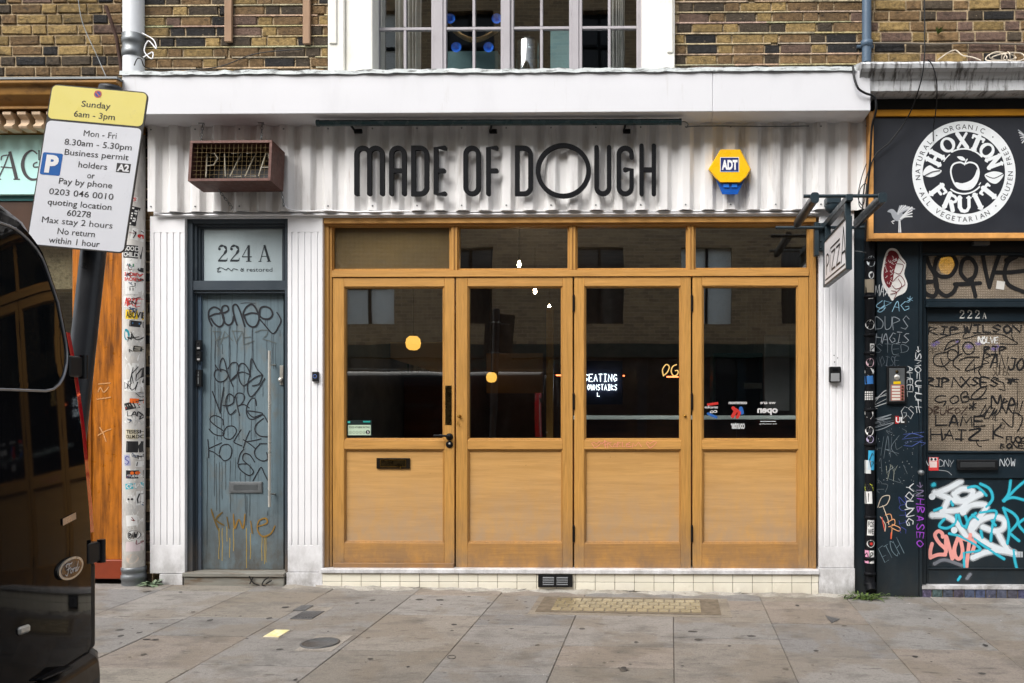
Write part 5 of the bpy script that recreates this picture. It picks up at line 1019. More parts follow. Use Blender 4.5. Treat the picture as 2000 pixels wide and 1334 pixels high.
# ================================================================== RIGHT NEIGHBOUR
RB = thing('right_building', (4.5, 0, 0), 'brick neighbour with stained stone cornice, dark teal shopfront and graffitied door 222A', 'building')
RX0, RX1 = X(1690), 9.0; RR = 1880
zk = Z(120, -.28, RR)
mb = MB(); bricks(mb, RX0+.002, RX1, zk-.12, ZT, .0, [(4, 6, 2, 1, 5)]*3+[(6, 6, 2, 1, 4)]*2+[(8, 5, 1, .5, 3)]*40, 12); mb.box(RX0+.002, RX1, .12, .3, 2.8, zk-.12, MORT); mb.build('brick_wall', m_brick, RB)
mb = MB(); mb.box(RX0+.002, RX0+.2, .3, 7, -.2, ZT, BRN); mb.box(RX1-.3, RX1, .3, 7, -.2, ZT, BRN); mb.box(RX0+.002, RX1, 6.9, 7.2, -.2, ZT, BRN); mb.box(RX0+.002, RX1, -.02, 7.2, ZT, ZT+.3, BRN); mb.build('rear_walls', m_brick, RB)
mb = MB(); q = lambda p, y: Z(p, y, RR)
prof = [(.0, q(118, -.1)), (-.33, q(120, -.33)), (-.345, q(124, -.34)), (-.335, q(133, -.33)), (-.30, q(140, -.3)), (-.275, q(152, -.28)), (-.262, q(156, -.27)), (-.262, q(176, -.27)), (-.24, q(178, -.25)), (.0, q(176, -.25))]
NX = 90; x0c, x1c = X(1680, -.3), RX1; vs = []; rnd = random.Random(4)
for i in range(NX+1):
    x_ = x0c + (x1c-x0c)*(i/NX)**1.6; d = rnd.uniform(-.004, .004)
    for a, b in prof: vs.append((x_, a + (d if -.34 < a < -.1 else 0), b + rnd.uniform(-.0015, .0015)))
m_ = len(prof); mb.add(vs, [(i*m_+k, i*m_+k+1, (i+1)*m_+k+1, (i+1)*m_+k) for i in range(NX) for k in range(m_-1)] + [tuple(range(m_))]); mb.build('stone_cornice', m_cornice, RB)
mb = MB(); mb.box(X(1700), RX1, -.10, .1, q(214, -.1), q(178, -.1)); mb.build('painted_shadow_strip', m_blackp, RB)  # black strip put in as the shadow gap below the cornice
mb = MB(); mb.box(X(1712), X(1795), -.0, .3, pz(3, 0)-.05, q(470, 0)); mb.box(X(1796), X(1802), .0, .2, pz(3, 0)-.05, q(470, 0)); teal = mb.build('teal_pilaster', m_teal, RB, bevel=.004)
mb = MB(); mb.box(X(1669.5), X(1711), .03, .3, pz(3, 0)-.05, Z(400)); mb.build('teal_return', m_teal, RB)
mb = MB(); mb.box(RX0, RX1, .02, .3, q(492, .0), q(464, 0)); mb.build('dark_header', m_blackp, RB)
mb = MB(); bx = mb.bx; y = .03
bx(1802, 1809, 492, 1145, y+.02, .2, RR); bx(2018, 2040, 492, 1145, y, .2, RR); bx(1809, 2018, 583, 590, y, .2, RR); bx(1809, 2018, 590, 600, y-.008, .2, RR); bx(1802, 2018, 492, 498, y, .2, RR); mb.build('door_frame', m_teal, RB, bevel=.003)
mb = MB(); mb.bx(1808, 2018, 498, 583, y+.03, y+.036, RR); tg = mb.build('transom_glass', m_obs2, RB)
def wall_tags(parent, name, fn):
    mb = MB(); fn(mb); return mb.build(name, m_paint, parent)
k1 = tr(1540, 360, 3.033); P = plane(y+.03); INK = (.012, .012, .013)
def jeeve(mb):
    for pts in ([(815,420),(835,480),(868,540),(880,620),(862,662),(820,650),(798,620),(812,582),(850,576)], [(862,520),(880,440),(930,418),(975,425),(995,480),(960,540),(900,545),(868,520)], [(868,560),(880,620),(930,660),(975,640),(1000,590)], [(1050,565),(1020,520),(1035,450),(1080,440),(1112,490),(1100,545),(1062,570)], [(985,592),(1060,590),(1135,585)], [(1085,560),(1095,610),(1108,662)], [(1150,408),(1165,500),(1190,608)], [(1250,415),(1220,500),(1190,608)], [(1225,522),(1300,522),(1400,512)], [(1350,430),(1300,460),(1280,530),(1300,590),(1350,620),(1420,645)], [(1290,450),(1340,420),(1410,425)], [(1430,430),(1425,520),(1440,600)]): stroke(mb, k1(pts), 8.0, P, INK)
wall_tags(tg, 'black_tag', jeeve)
mb = MB(); quad(mb, 1954, 557, 16, 16, P, (.75, .74, .7), .004, 8); mb.build('white_sticker', m_print, tg)
# door leaf
yd2 = .075
mb = MB(); bx = mb.bx
bx(1809.5, 1813, 604, 1143, yd2, .12, RR); bx(2004, 2017, 604, 1143, yd2, .12, RR)
bx(1809.5, 2017, 601, 628, yd2-.002, .12, RR); bx(1813, 2004, 885, 934, yd2-.002, .12, RR); bx(1813, 2004, 1112, 1143, yd2-.002, .12, RR); bx(1813, 2004, 881, 885, yd2-.012, .1, RR); bx(1813, 2004, 1110, 1112, yd2-.012, .1, RR)
rdoor = mb.build('front_door', m_teal, RB, bevel=.002)
mb = MB(); mb.bx(1813, 2004, 934, 1110, yd2+.012, .12, RR); lp = mb.build('lower_panel', m_teal, rdoor)
mb = MB(); mb.bx(1812, 2005, 628, 882, yd2+.018, yd2+.024, RR); dg = mb.build('patterned_glass', m_obs2, rdoor)
mb = MB(); P = plane(yd2-.002); wt = lin(226, 226, 220)
didone(mb, '222', 1874, 15, 622, 16, P, wt); didone(mb, 'A', 1919, 14, 622, 11, P, wt); mb.build('house_number', m_print, rdoor)
P = plane(yd2+.018); k2 = tr(1780, 580, 4.4467)
def sc2(mb, s, x0, y0, x1, y1, wd=2.0, col=INK, **k): a = k2([(x0, y0), (x1, y1)]); scrawl(mb, s, P, a[0][0], a[0][1], a[1][0], a[1][1], wd*1.6, col, **k)
random.seed(31)
def door_tags(mb):
    sc2(mb, 'RIP', 150, 260, 420, 325, 2.5); sc2(mb, 'WILSON', 440, 245, 960, 310, 2.5)
    for pts in ([(190,390),(300,340),(470,300)], [(470,300),(450,345),(470,360),(600,325),(780,325),(880,372),(868,330)], [(880,372),(920,408),(770,405)]): stroke(mb, k2(pts), 1.7, P, INK)
    for pts in ([(285,465),(330,390),(415,370),(405,400),(330,440),(290,460)], [(405,410),(410,470),(405,520)], [(310,480),(350,455),(400,480),(390,530),(345,550),(315,520),(320,480)], [(300,480),(215,500),(190,545),(210,590),(280,600),(330,560)], [(255,530),(275,590),(315,635)], [(470,390),(445,440),(480,495),(535,480),(545,430),(510,392),(465,395)], [(440,490),(380,530),(365,590),(420,632)], [(415,555),(480,525),(590,522)], [(545,540),(470,640),(610,600)], [(545,585),(550,655)], [(620,600),(585,640),(600,680)]): stroke(mb, k2(pts), 2.2, P, INK)
    sc2(mb, 'RIP', 625, 430, 830, 500, 1.9); sc2(mb, 'BANJO', 615, 515, 990, 620, 2.3, rot=8); sc2(mb, 'RIP', 140, 705, 330, 775, 2.3); sc2(mb, 'NXSES', 350, 700, 760, 775, 2.3); stroke(mb, k2([(720, 715), (800, 745), (815, 812), (760, 800)]), 2.2, P, INK, sp=False)
    for pts in ([(300,860),(240,860),(205,890),(240,915),(300,905),(280,945)], [(375,860),(335,890),(360,925),(410,900),(400,865),(370,858)], [(440,910),(430,850),(470,820),(490,850),(450,870),(500,870),(490,905),(440,915)], [(510,890),(600,870),(650,800),(625,778),(560,820),(520,870),(560,890),(655,878)]): stroke(mb, k2(pts), 2.3, P, INK)
    sc2(mb, '*', 490, 900, 580, 990, 2.0); sc2(mb, 'DBUKOZ', 130, 955, 490, 1020, 1.2, lin(64, 50, 44)); sc2(mb, 'LAME', 205, 1030, 650, 1120, 2.2); sc2(mb, 'HAIZ', 160, 1150, 600, 1240, 2.2); stroke(mb, k2([(500, 1230), (560, 1250), (675, 1240)]), 1.6, P, INK); stroke(mb, k2([(560, 1240), (580, 1290), (610, 1300)]), 1.8, P, INK)
    sc2(mb, 'M', 680, 850, 800, 960, 2.2); sc2(mb, 'RRN', 780, 890, 960, 1010, 2.3, rot=12); stroke(mb, k2([(790, 1060), (875, 1130), (890, 1010), (960, 1040), (955, 1100), (920, 1170)]), 2.4, P, INK)
    sc2(mb, 'DEMC', 610, 960, 770, 1060, 1.3, rot=24); stroke(mb, k2([(790, 1090), (815, 1110), (795, 1145), (765, 1120), (790, 1090)]), .9, P, INK)
    sc2(mb, 'K', 705, 1105, 800, 1225, 2.0, slant=-.1); stroke(mb, k2([(820, 710), (930, 715)]), 2, P, INK); sc2(mb, '*', 820, 690, 930, 765, 2); stroke(mb, k2([(925, 740), (920, 900), (905, 1010)]), .9, P, INK)
    sc2(mb, 'FUCK', 820, 1215, 985, 1260, 1.6); sc2(mb, 'BONE', 770, 1270, 985, 1315, 1.8); sc2(mb, 'BBN', 140, 440, 270, 490, .9, lin(70, 60, 50)); sc2(mb, 'SUPER', 700, 610, 860, 680, .8, lin(60, 52, 44))
    sc2(mb, 'NOLVE', 580, 350, 755, 400, 1.6, (.7, .7, .68)); stroke(mb, k2([(580, 372), (640, 345), (600, 390)]), 1.2, P, (.7, .7, .68))
wall_tags(dg, 'black_tags', door_tags)
mb = MB(); vio = lin(120, 104, 190)
for a, b, r_ in ((195, 415, 7), (225, 395, 6), (400, 390, 5), (580, 405, 7), (720, 450, 8), (745, 430, 6), (500, 430, 9)):
    c_ = k2([(a, b)])[0]; vs = [P(c_[0], c_[1], .0006)] + [P(c_[0]+r_*1.2*math.cos(t*.6283), c_[1]+r_*.8*math.sin(t*.6283), .0006) for t in range(10)]; mb.add(vs, [(0, 1+t, 1+(t+1) % 10) for t in range(10)], col=vio, alphas=[.55]+[0]*10)
mb.build('violet_spray', m_paint, dg)
P = plane(yd2+.012); k3 = tr(1780, 880, 4.4467); cy = lin(58, 190, 214); ws = lin(226, 234, 240); pk = lin(240, 164, 156)
def spray(mb):
    for pts in ([(600,290),(680,335),(705,420),(650,490)], [(862,260),(845,370),(800,435)], [(800,435),(880,408),(985,432)], [(985,265),(900,340),(805,440)], [(800,500),(840,620),(848,720),(832,810)], [(800,500),(890,550),(925,620),(850,712)], [(850,712),(880,740),(935,785)], [(990,590),(932,640),(985,710)], [(490,325),(570,315),(650,390)], [(200,520),(265,498)], [(290,590),(242,655),(310,675),(380,630),(390,560)], [(410,560),(440,655),(490,640),(470,570)], [(560,545),(500,600),(475,670)], [(600,540),(735,528),(705,650),(690,785)], [(330,722),(430,750),(600,855),(480,885)], [(550,770),(680,862),(805,942)], [(888,870),(900,960),(915,1020)], [(455,890),(462,1010)], [(605,700),(615,760)], [(345,440),(360,475)], [(530,560),(580,600)], [(700,610),(730,650)]): stroke(mb, k3(pts), 4.6, P, cy, soft=True)
    for c_ in ((230, 205), (188, 300)): a = k3([c_])[0]; stroke(mb, [a, (a[0]+2, a[1]-1)], 7, P, cy, sp=False, soft=True)
    for pts in ([(428,268),(330,325),(218,372)], [(205,365),(290,400),(390,440),(490,440)], [(370,380),(440,335),(530,350),(510,410),(430,440),(380,400)], [(325,415),(300,470),(272,530)], [(262,528),(420,515),(490,440),(610,372)], [(450,540),(520,475),(650,478),(600,570),(525,640),(520,700),(600,770),(720,838),(890,890)], [(180,562),(290,566),(390,625),(475,745)], [(530,690),(600,610),(700,575),(800,600),(800,670),(730,700),(620,665)], [(745,700),(790,790),(840,870)], [(535,930),(640,885),(760,870),(895,892)]): stroke(mb, k3(pts), 10, P, ws, soft=True)
    for c_ in ((180, 400), (372, 692), (450, 535)): a = k3([c_])[0]; disc(mb, a[0], a[1], 6.5, P, ws, .0045)
    for pts in ([(180,810),(165,870),(165,930)], [(165,930),(230,905),(295,905)], [(290,900),(300,860),(240,800),(205,735),(235,700),(268,720),(272,750)], [(300,745),(300,880)], [(305,750),(330,840),(355,940)], [(360,935),(375,840),(410,745)], [(410,750),(375,850),(385,920),(420,940),(445,880),(430,790),(405,755)], [(512,730),(495,860),(478,1020)], [(420,755),(480,775),(550,788),(530,880)]): stroke(mb, k3(pts), 7.2, P, pk)
    stroke(mb, k3([(200, 985), (290, 950), (440, 1000)]), 6, P, lin(120, 124, 132), soft=True)
    for x_ in (908, 918, 930, 940, 952, 962): stroke(mb, k3([(x_, 880), (x_+2, 925)]), 1.4, P, ws, sp=False)
wall_tags(lp, 'spray_graffiti', spray)
P = plane(yd2-.002)
def midtags(mb):
    a = k3([(770, 70), (905, 135)]); scrawl(mb, 'NOW', P, a[0][0], a[0][1], a[1][0], a[1][1], 1.5, lin(190, 196, 200)); a = k3([(240, 80), (370, 140)]); scrawl(mb, 'DNY', P, a[0][0], a[0][1], a[1][0], a[1][1], 1.2, lin(170, 176, 180))
    stroke(mb, k3([(115, 60), (150, 130), (160, 60)]), 1.4, P, lin(200, 204, 206)); stroke(mb, k3([(240, 170), (310, 180), (350, 212)]), 1, P, lin(170, 176, 180)); stroke(mb, k3([(405, 1125), (425, 1095)]), 4, P, cy, soft=True); stroke(mb, k3([(485, 1110), (510, 1075)]), 6, P, lin(120, 124, 132), soft=True)
    quad(mb, 1823.5, 906, 19, 26, P, lin(222, 66, 66), .0014); quad(mb, 1823, 907, 14, 12, P, lin(236, 214, 210), .0018); quad(mb, 1823, 897, 15, 6, P, (.85, .85, .85), .0018); disc(mb, 1819.5, 897, 2.6, P, bk, .0022); disc(mb, 1827, 897, 2.6, P, bk, .0022)
wall_tags(rdoor, 'rail_tags', midtags)
mb = MB(); mb.bx(1870, 1950, 898, 918, yd2-.03, yd2-.002, RR); o = mb.build('letterbox', m_blackp, rdoor, bevel=.005, seg=2)
mb = MB(); mb.bx(1876, 1944, 903, 913, yd2-.034, yd2-.029, RR); mb.build('flap', M('worn_black', lin(50, 52, 54), .45, dirt=[(lin(120, 120, 118), 60, (1, 1, 1), .68, .76, .6)]), o, bevel=.002)
mb = MB(); c_ = W(1795, 922, .0); mb.lathe([(.012, 0), (.012, -.03), (.019, -.04), (.02, -.065), (0.0001, -.07)], c_, 16, 'y'); mb.build('door_knob', m_zinc, RB)
mb = MB(); mb.bx(1800, 2040, 1145, 1151, .0, .2, RR); mb.build('white_threshold', m_white, RB)
mb = MB(); random.seed(8); x_ = X(1800)
while x_ < X(2040):
    mb.box(x_+.004, x_+.072, .004+random.uniform(0, .003), .1, pz(3.3, 0)-.05, Z(1151.5, .0, RR), tuple(v*random.uniform(.8, 1.15) for v in lin(104, 112, 128))); x_ += .077
mb.box(X(1798), X(2042), .016, .2, pz(3.3, 0)-.05, Z(1151.8, .0, RR), lin(176, 158, 120)); mb.build('brick_step', m_brick, RB)
mb = MB(); mb.box(X(1802)-.04, X(2040)+.1, .6, .7, -.1, 2.7); mb.build('hall_wall', mi_dark, RB)
mb = MB(); mb.box(X(2041), RX1, .0, .3, pz(4, 0)-.2, q(492.5, 0)); mb.box(X(2103), RX1, -.04, .019, q(491, 0), q(215, -.05)); mb.build('teal_side_wall', m_teal, RB)
# glowing hall lamp behind the transom
mb = MB(); c_ = W(1852, 517, .16); mb.lathe([(0.0001, -.075), (.05, -.055), (.07, 0), (.05, .055), (0.0001, .075)], c_, 20); tag(mb.build('hall_lamp', emis('amber_glow', (1.0, .55, .05), 6)), 'amber lamp glowing behind the tagged glass over door 222A', 'lamp')
# tags on the pilaster
P = plane(0.0); k4 = tr(1540, 360, 3.033); k5 = tr(1640, 760, 3.03); random.seed(41)
lb = lin(170, 190, 200); lw = lin(206, 210, 212)
def pil(mb):
    def s4(s, x0, y0, x1, y1, wd, col, k=k4, **kw): a = k([(x0, y0), (x1, y1)]); scrawl(mb, s, P, a[0][0], a[0][1], a[1][0], a[1][1], wd, col, **kw)
    s4('MAX', 512, 595, 600, 660, 1.6, lw); s4('8PAG', 515, 690, 715, 750, 1.3, lin(150, 196, 220)); stroke(mb, k4([(555, 690), (520, 720), (550, 735), (570, 715), (530, 750), (550, 755), (575, 730)]), 1.3, P, lin(150, 196, 220)); s4('*', 700, 660, 740, 700, 1.2, lin(150, 196, 220))
    s4('DUPS', 512, 785, 720, 860, 1.3, lin(150, 160, 168)); s4('HAGIS', 515, 880, 715, 940, 1.5, lin(160, 168, 176)); s4('STED', 512, 945, 715, 1000, 1.0, lin(120, 132, 140)); s4('NOISE', 512, 1020, 660, 1075, .9, lin(110, 120, 130)); s4('SKIZ', 520, 1210, 600, 1330, 1.3, lw, rot=60)
    s4('>SMO=UHUHU', 650, 1135, 1060, 1170, 2.0, lw, rot=90) if 0 else None
    yv = 960
    for ch in '>SMO=UHUH=':
        a = k4([(748, yv), (790, yv+36)]); scrawl(mb, ch, P, a[0][0], a[0][1], a[1][0], a[1][1], 1.7, lw, rot=90); yv += 40
    yv = 1080
    for ch in 'AHEEL':
        a = k4([(702, yv), (738, yv+32)]); scrawl(mb, ch, P, a[0][0], a[0][1], a[1][0], a[1][1], 1.6, lw, rot=90); yv += 37
    s4('MAD', 215, 130, 290, 270, 1.3, lin(150, 158, 164), k5, rot=70); s4('HAK', 210, 280, 350, 400, .9, lin(110, 122, 130), k5); s4('GS', 360, 100, 440, 170, 1.2, lw, k5); s4('KNS', 400, 240, 480, 360, 1.0, lin(90, 110, 180), k5, rot=80); s4('VY', 270, 450, 340, 540, .9, lin(190, 196, 180), k5)
    for pts in ([(225,700),(250,640),(295,632),(280,680),(235,700)], [(255,690),(285,770),(290,800)], [(270,745),(300,740),(310,770)], [(280,790),(320,770),(325,800),(290,815)], [(310,800),(355,820),(350,840),(305,820)], [(310,830),(305,885)], [(240,755),(270,800),(268,840)]): stroke(mb, k5(pts), 1.5, P, lin(236, 170, 120) if pts[0][1] > 695 and pts[0][0] > 250 else lin(214, 200, 180))
    stroke(mb, k5([(305, 850), (303, 885)]), 2, P, lin(230, 90, 60)); stroke(mb, k5([(250, 760), (268, 840)]), 2, P, lin(226, 96, 80))
    yv = 560
    for ch in 'YOUNG': a = k5([(390, yv), (440, yv+46)]); scrawl(mb, ch, P, a[0][0], a[0][1], a[1][0], a[1][1], 2, lw, rot=80); yv += 50
    yv = 640
    for ch in '2UTIC': a = k5([(350, yv), (395, yv+36)]); scrawl(mb, ch, P, a[0][0], a[0][1], a[1][0], a[1][1], 1.2, lin(70, 80, 150), rot=80); yv += 44
    yv = 545
    for ch in '>NHBASEO': a = k5([(457, yv), (495, yv+42)]); scrawl(mb, ch, P, a[0][0], a[0][1], a[1][0], a[1][1], 2.0, lin(150, 70, 190) if yv > 620 else lin(120, 110, 140), rot=90); yv += 50
    s4('ETCH', 240, 910, 370, 1000, 1.0, lin(120, 140, 150), k5, rot=-30); random.seed(5)
    for i in range(60): a = k5([(random.uniform(215, 440), random.uniform(180, 560))])[0]; disc(mb, a[0], a[1], random.uniform(.3, .9), P, lin(170, 176, 178), .0009, n=6)
    for i in range(14): a = k5([(random.uniform(210, 430), random.uniform(150, 640))])[0]; stroke(mb, [a, (a[0]+random.uniform(-14, 14), a[1]+random.uniform(-8, 14)), (a[0]+random.uniform(-20, 20), a[1]+random.uniform(-4, 24))], .6, P, lin(120, 130, 136))
wall_tags(teal, 'pale_tags', pil)
mb = MB(); out = [(600,380),(640,385),(670,430),(697,470),(685,530),(705,590),(690,640),(640,665),(615,690),(595,660),(560,600),(550,540),(560,470),(575,410)]
o1 = cr(k4(out), 3, True); mb.add([P(u, v, .0012) for u, v in o1], [tuple(range(len(o1)))], col=(.78, .77, .74)); cx_ = sum(p[0] for p in o1)/len(o1); cy_ = sum(p[1] for p in o1)/len(o1)
mar = lin(110, 24, 34); inn = cr(k4([(603,392),(635,398),(655,430),(640,470),(625,520),(618,570),(600,615),(575,590),(562,540),(570,470),(585,415)]), 3, True); mb.add([P(u, v, .0016) for u, v in inn], [tuple(range(len(inn)))], col=mar)
random.seed(2)
for i in range(34):
    a = k4([(random.uniform(572, 640), random.uniform(410, 600))])[0]; stroke(mb, [a, (a[0]+random.uniform(-3, 3), a[1]+2), (a[0]+random.uniform(-4, 4), a[1]+4)], .8, P, (.75, .72, .7), .0024)
for pts in ([(640,470),(680,480),(660,530),(625,520)], [(620,575),(660,540),(690,590),(640,620),(615,600)], [(650,430),(690,470)], [(650,560),(670,600),(640,640),(605,650)], [(610,630),(640,640),(625,680)]): stroke(mb, k4(pts), 1.3, P, mar, .0024)
mb.build('figure_sticker', m_print, teal)
mb = MB(); quad(mb, 1756, 820, 30, 17, P, (.02, .02, .02), .0012); quad(mb, 1752, 820, 7, 15, P, lin(190, 30, 34), .0016); put(mb, 'UL', P, 1758, 820, 10, 17, 0, .04, .002, (.8, .8, .8)); mb.build('dark_sticker', m_print, teal)
E = thing('intercom_panel', W(1751, 750, 0), 'steel intercom with yellow label and five name buttons on the dark teal pilaster', 'intercom')
mb = MB(); mb.bx(1733, 1771, 715, 788, -.03, -.001, 1751); mb.build('housing', m_blackp, E, bevel=.004)
mb = MB(); mb.bx(1737, 1767, 719, 784, -.034, -.029, 1751); mb.build('face_plate', m_zinc, E, bevel=.001)
mb = MB(); mb.lathe([(.012, 0), (.010, -.004), (0.0001, -.005)], W(1752, 726, -.034), 14, 'y'); mb.build('camera_eye', m_bronze, E)
mb = MB(); mb.lathe([(.021, 0), (.019, -.004), (0.0001, -.005)], W(1752, 737, -.034), 18, 'y'); mb.build('speaker', m_steel, E)
mb = MB(); P = plane(-.034); quad(mb, 1752, 747.5, 14, 5.5, P, lin(240, 200, 20)); quad(mb, 1753, 767, 26, 31, P, lin(178, 110, 100))
for i in range(5): quad(mb, 1750, 755.5+i*6, 16, 4, P, lin(226, 222, 210), .0015)
mb.build('labels', m_print, E)
for i in range(5):
    mb = MB(); mb.lathe([(.008, 0), (.007, -.006), (0.0001, -.007)], W(1762.5, 755.5+i*6, -.035), 10, 'y'); mb.build('button', m_bronze, E)
# fruit shop sign
FS = thing('fruit_shop_sign', (W(1883, 465, -.1).x, -.1, W(1883, 465, -.1).z), 'black shop sign with round white apple emblem and painted bird in a pine frame', 'shop sign')
ys = -.115; mb = MB(); mb.box(X(1706, ys), X(2092, ys), ys, -.1, q(456, ys), q(225, ys)); bd = mb.build('sign_board', M('charcoal_board', lin(34, 37, 44), .5, var=.12, vs=3, dirt=[(lin(26, 28, 32), 5, (1, 1, .6), .54, .75, .6)]), FS)
m_pine = M('pine_frame', lin(206, 150, 84), .5, var=.2, vs=8, dist=.6, dirt=[(lin(140, 84, 36), 7, (.6, 1, 1), .52, .7, .6)])
for nm, a in (('frame_side', (1697, 1706.5, 216, 466)), ('frame_side', (2091, 2101, 216, 466))): mb = MB(); mb.bx(*a, ys-.02, -.05, RR); mb.build(nm, m_pine, FS, bevel=.003)
mb = MB(); mb.bx(1706.6, 2091, 455, 466, ys-.018, -.05, RR); mb.build('frame_bottom', m_pine, FS, bevel=.003)
mb = MB(); mb.bx(1706.6, 2091, 213, 226, ys-.018, -.05, RR); mb.build('frame_top', M('gold_frame', lin(190, 130, 20), .4, var=.1), FS, bevel=.003)
P = plane(ys); mb = MB(); wl = lin(228, 232, 234); dkb = lin(36, 39, 46); cx, cy_ = 1882.5, 337.5
disc(mb, cx, cy_, 101, P, wl, .0005, n=72); disc(mb, cx, cy_, 80.5, P, dkb, .0009, n=72)
def pol(a, r): return (cx + r*math.cos(rad(a)), cy_ - r*math.sin(rad(a)))
def arc_text(s, a0, a1, r, h, top=True, bold=.0, col=dkb):
    n = len(s)
    for i, c_ in enumerate(s):
        if c_ == ' ': continue
        a = a0 + (a1-a0)*(i/(n-1) if n > 1 else 0); u, v = pol(a, r); put(mb, c_, P, u, v, h, None, (90-a) if top else (270-a), bold, .0016, col)
arc_text('ORGANIC', 113, 66, 90, 9.5); arc_text('NATURAL', 186, 138, 90, 9.5); arc_text('ALL VEGETARIAN', 207, 300, 91, 9.5, False); arc_text('GLUTEN FREE', 327, 391, 91, 9.5, False)
for a in (126, 200, 314, 51): u, v = pol(a, 90); disc(mb, u, v, 1.4, P, dkb, .0016, n=8)
BF = {'H': [[(-8,-14,-8,14,6)], [(8,-14,8,14,6)], [(-8,0,8,0,4.5)], 's'], 'X': [[(-9,14,9,-14,6)], [(9,14,-9,-14,3.6)]], 'T': [[(0,-14,0,14,6.5)], [(-11,12,11,12,4)], [(-11,12,-11,7,3)], [(11,12,11,7,3)]], 'N': [[(-8,-14,-8,14,4.5)], [(-8,14,8,-14,6)], [(8,-14,8,14,4.5)]], 'F': [[(-6,-14,-6,14,6.5)], [(-6,12,9,12,4)], [(-6,1,6,1,4)], [(9,12,9,6,3)]], 'I': [[(0,-14,0,14,6.5)]]}
def big(c_, a, r, top, k=1.0):
    u0, v0 = pol(a, r); an = rad((90-a) if top else (270-a)); ca, sa = math.cos(an), math.sin(an)
    def tf(x, y): return (u0 + (x*ca + y*sa)*k, v0 + (x*sa - y*ca)*k)
    def s_(pts, wd, sp=False): stroke(mb, [tf(*p) for p in pts], [w_*k*1.4 for w_ in wd] if isinstance(wd, list) else wd*k*(1.4 if wd > 3 else 1.4), P, wl, .0014, sp, False)
    if c_ in 'HXTNFI':
        for st_ in BF[c_]:
            if st_ == 's': continue
            x0, y0, x1, y1, wd = st_[0]; s_([(x0, y0), (x1, y1)], wd)
            if x0 == x1 and abs(y1-y0) > 20:
                s_([(x0-wd*.75, y0+.8), (x0+wd*.75, y0+.8)], 2.2)
                if c_ != 'T': s_([(x0-wd*.75, y1-.8), (x0+wd*.75, y1-.8)], 2.2)
    elif c_ == 'O': s_([(11.5*math.cos(t*.2618), 13*math.sin(t*.2618)) for t in range(25)], [5.5-2.2*abs(math.sin(t*.2618)) for t in range(25)])
    elif c_ == 'R': s_([(-8, -14), (-8, 14)], 6.5); s_([(-8, 12.5), (3, 12.5), (8, 9), (8, 4), (3, 0), (-8, 0)], 4); s_([(0, 0), (10, -14)], 6); s_([(-12, -13), (-4, -13)], 2.2)
    elif c_ == 'U': s_([(-9, 14), (-9, -5), (-5, -12), (0, -13), (5, -12), (9, -5), (9, 14)], [6, 6, 5.5, 5, 4.5, 4.5, 4.5]); s_([(-13, 13), (-5, 13)], 2.2); s_([(5, 13), (13, 13)], 2.2)
for c_, a in (('H', 153), ('O', 120), ('X', 93), ('T', 67), ('O', 44), ('N', 20)): big(c_, a, 63, True, .98)
for c_, a in (('F', 217), ('R', 246), ('U', 271), ('I', 296), ('T', 322)): big(c_, a, 62, False, 1.0)
for a0, a1, r_, wd in ((150, 128, 45, 2), (120, 42, 47, 3), (232, 318, 41, 3), (322, 329, 38, 2)): stroke(mb, [pol(a0+(a1-a0)*i/10, r_) for i in range(11)], wd, P, wl, .0014, False)
ap = cr([(1884, 320), (1875, 317), (1862, 321), (1857, 334), (1861, 352), (1870, 366), (1884, 370), (1898, 367), (1908, 354), (1912, 336), (1907, 322), (1895, 317)], 4, True); stroke(mb, ap + [ap[0]], 3.2, P, wl, .0014, False)
fl = cr([(1909, 330), (1910, 350), (1900, 364), (1884, 369), (1870, 365), (1866, 356), (1880, 358), (1896, 352), (1904, 342)], 3, True); mb.add([P(u, v, .002) for u, v in fl], [tuple(range(len(fl)))], col=wl)
stroke(mb, [(1884, 322), (1886, 316), (1889, 311)], 2.4, P, wl, .0014); lf = cr([(1886, 313), (1877, 313), (1869, 306), (1880, 306)], 3, True); mb.add([P(u, v, .002) for u, v in lf], [tuple(range(len(lf)))], col=wl)
for L_, vein in (([(1803, 342), (1806, 330), (1816, 323), (1826, 329), (1839, 333), (1832, 341), (1818, 346)], [(1803, 345), (1820, 336), (1836, 333)]), ([(1923, 342), (1934, 336), (1946, 335), (1960, 340), (1954, 352), (1944, 359), (1931, 354)], [(1926, 343), (1942, 348), (1962, 338)])):
    l_ = cr(L_, 4, True); mb.add([P(u, v, .0018) for u, v in l_], [tuple(range(len(l_)))], col=wl); stroke(mb, vein, 1.6, P, dkb, .0026)
mb.build('round_emblem', m_print, bd)
mb = MB(); k6 = tr(1500, 0, 2.668); gb = lin(150, 154, 160); gl = lin(206, 208, 210)
body = cr(k6([(622, 1103), (637, 1090), (655, 1092), (672, 1108), (700, 1112), (712, 1130), (690, 1150), (665, 1150), (648, 1130), (640, 1110)]), 3, True); mb.add([P(u, v, .001) for u, v in body], [tuple(range(len(body)))], col=gb)
for i in range(9):
    t = i/8; e = (688+t*75, 1068+abs(t-.3)*18+t*8); stroke(mb, k6([(685-10*(1-t), 1115), ((685+e[0])/2-6, 1095), e]), 2.6, P, gl if i % 2 else gb, .0014, True)
for i in range(4): stroke(mb, k6([(690, 1140), (715, 1130-i*6), (750, 1128-i*16)]), 2.4, P, gl, .0014)
for dx in (-5, 0, 5): stroke(mb, k6([(685+dx*.4, 1148), (686+dx*.7, 1180), (687+dx, 1210)]), 2, P, gl if dx else gb, .0016)
for q_ in ([(660, 1150), (648, 1160), (655, 1166)], [(655, 1148), (643, 1156)]): stroke(mb, k6(q_), 1.2, P, gl)
mb.build('painted_bird', m_paint, bd)
mb = MB()
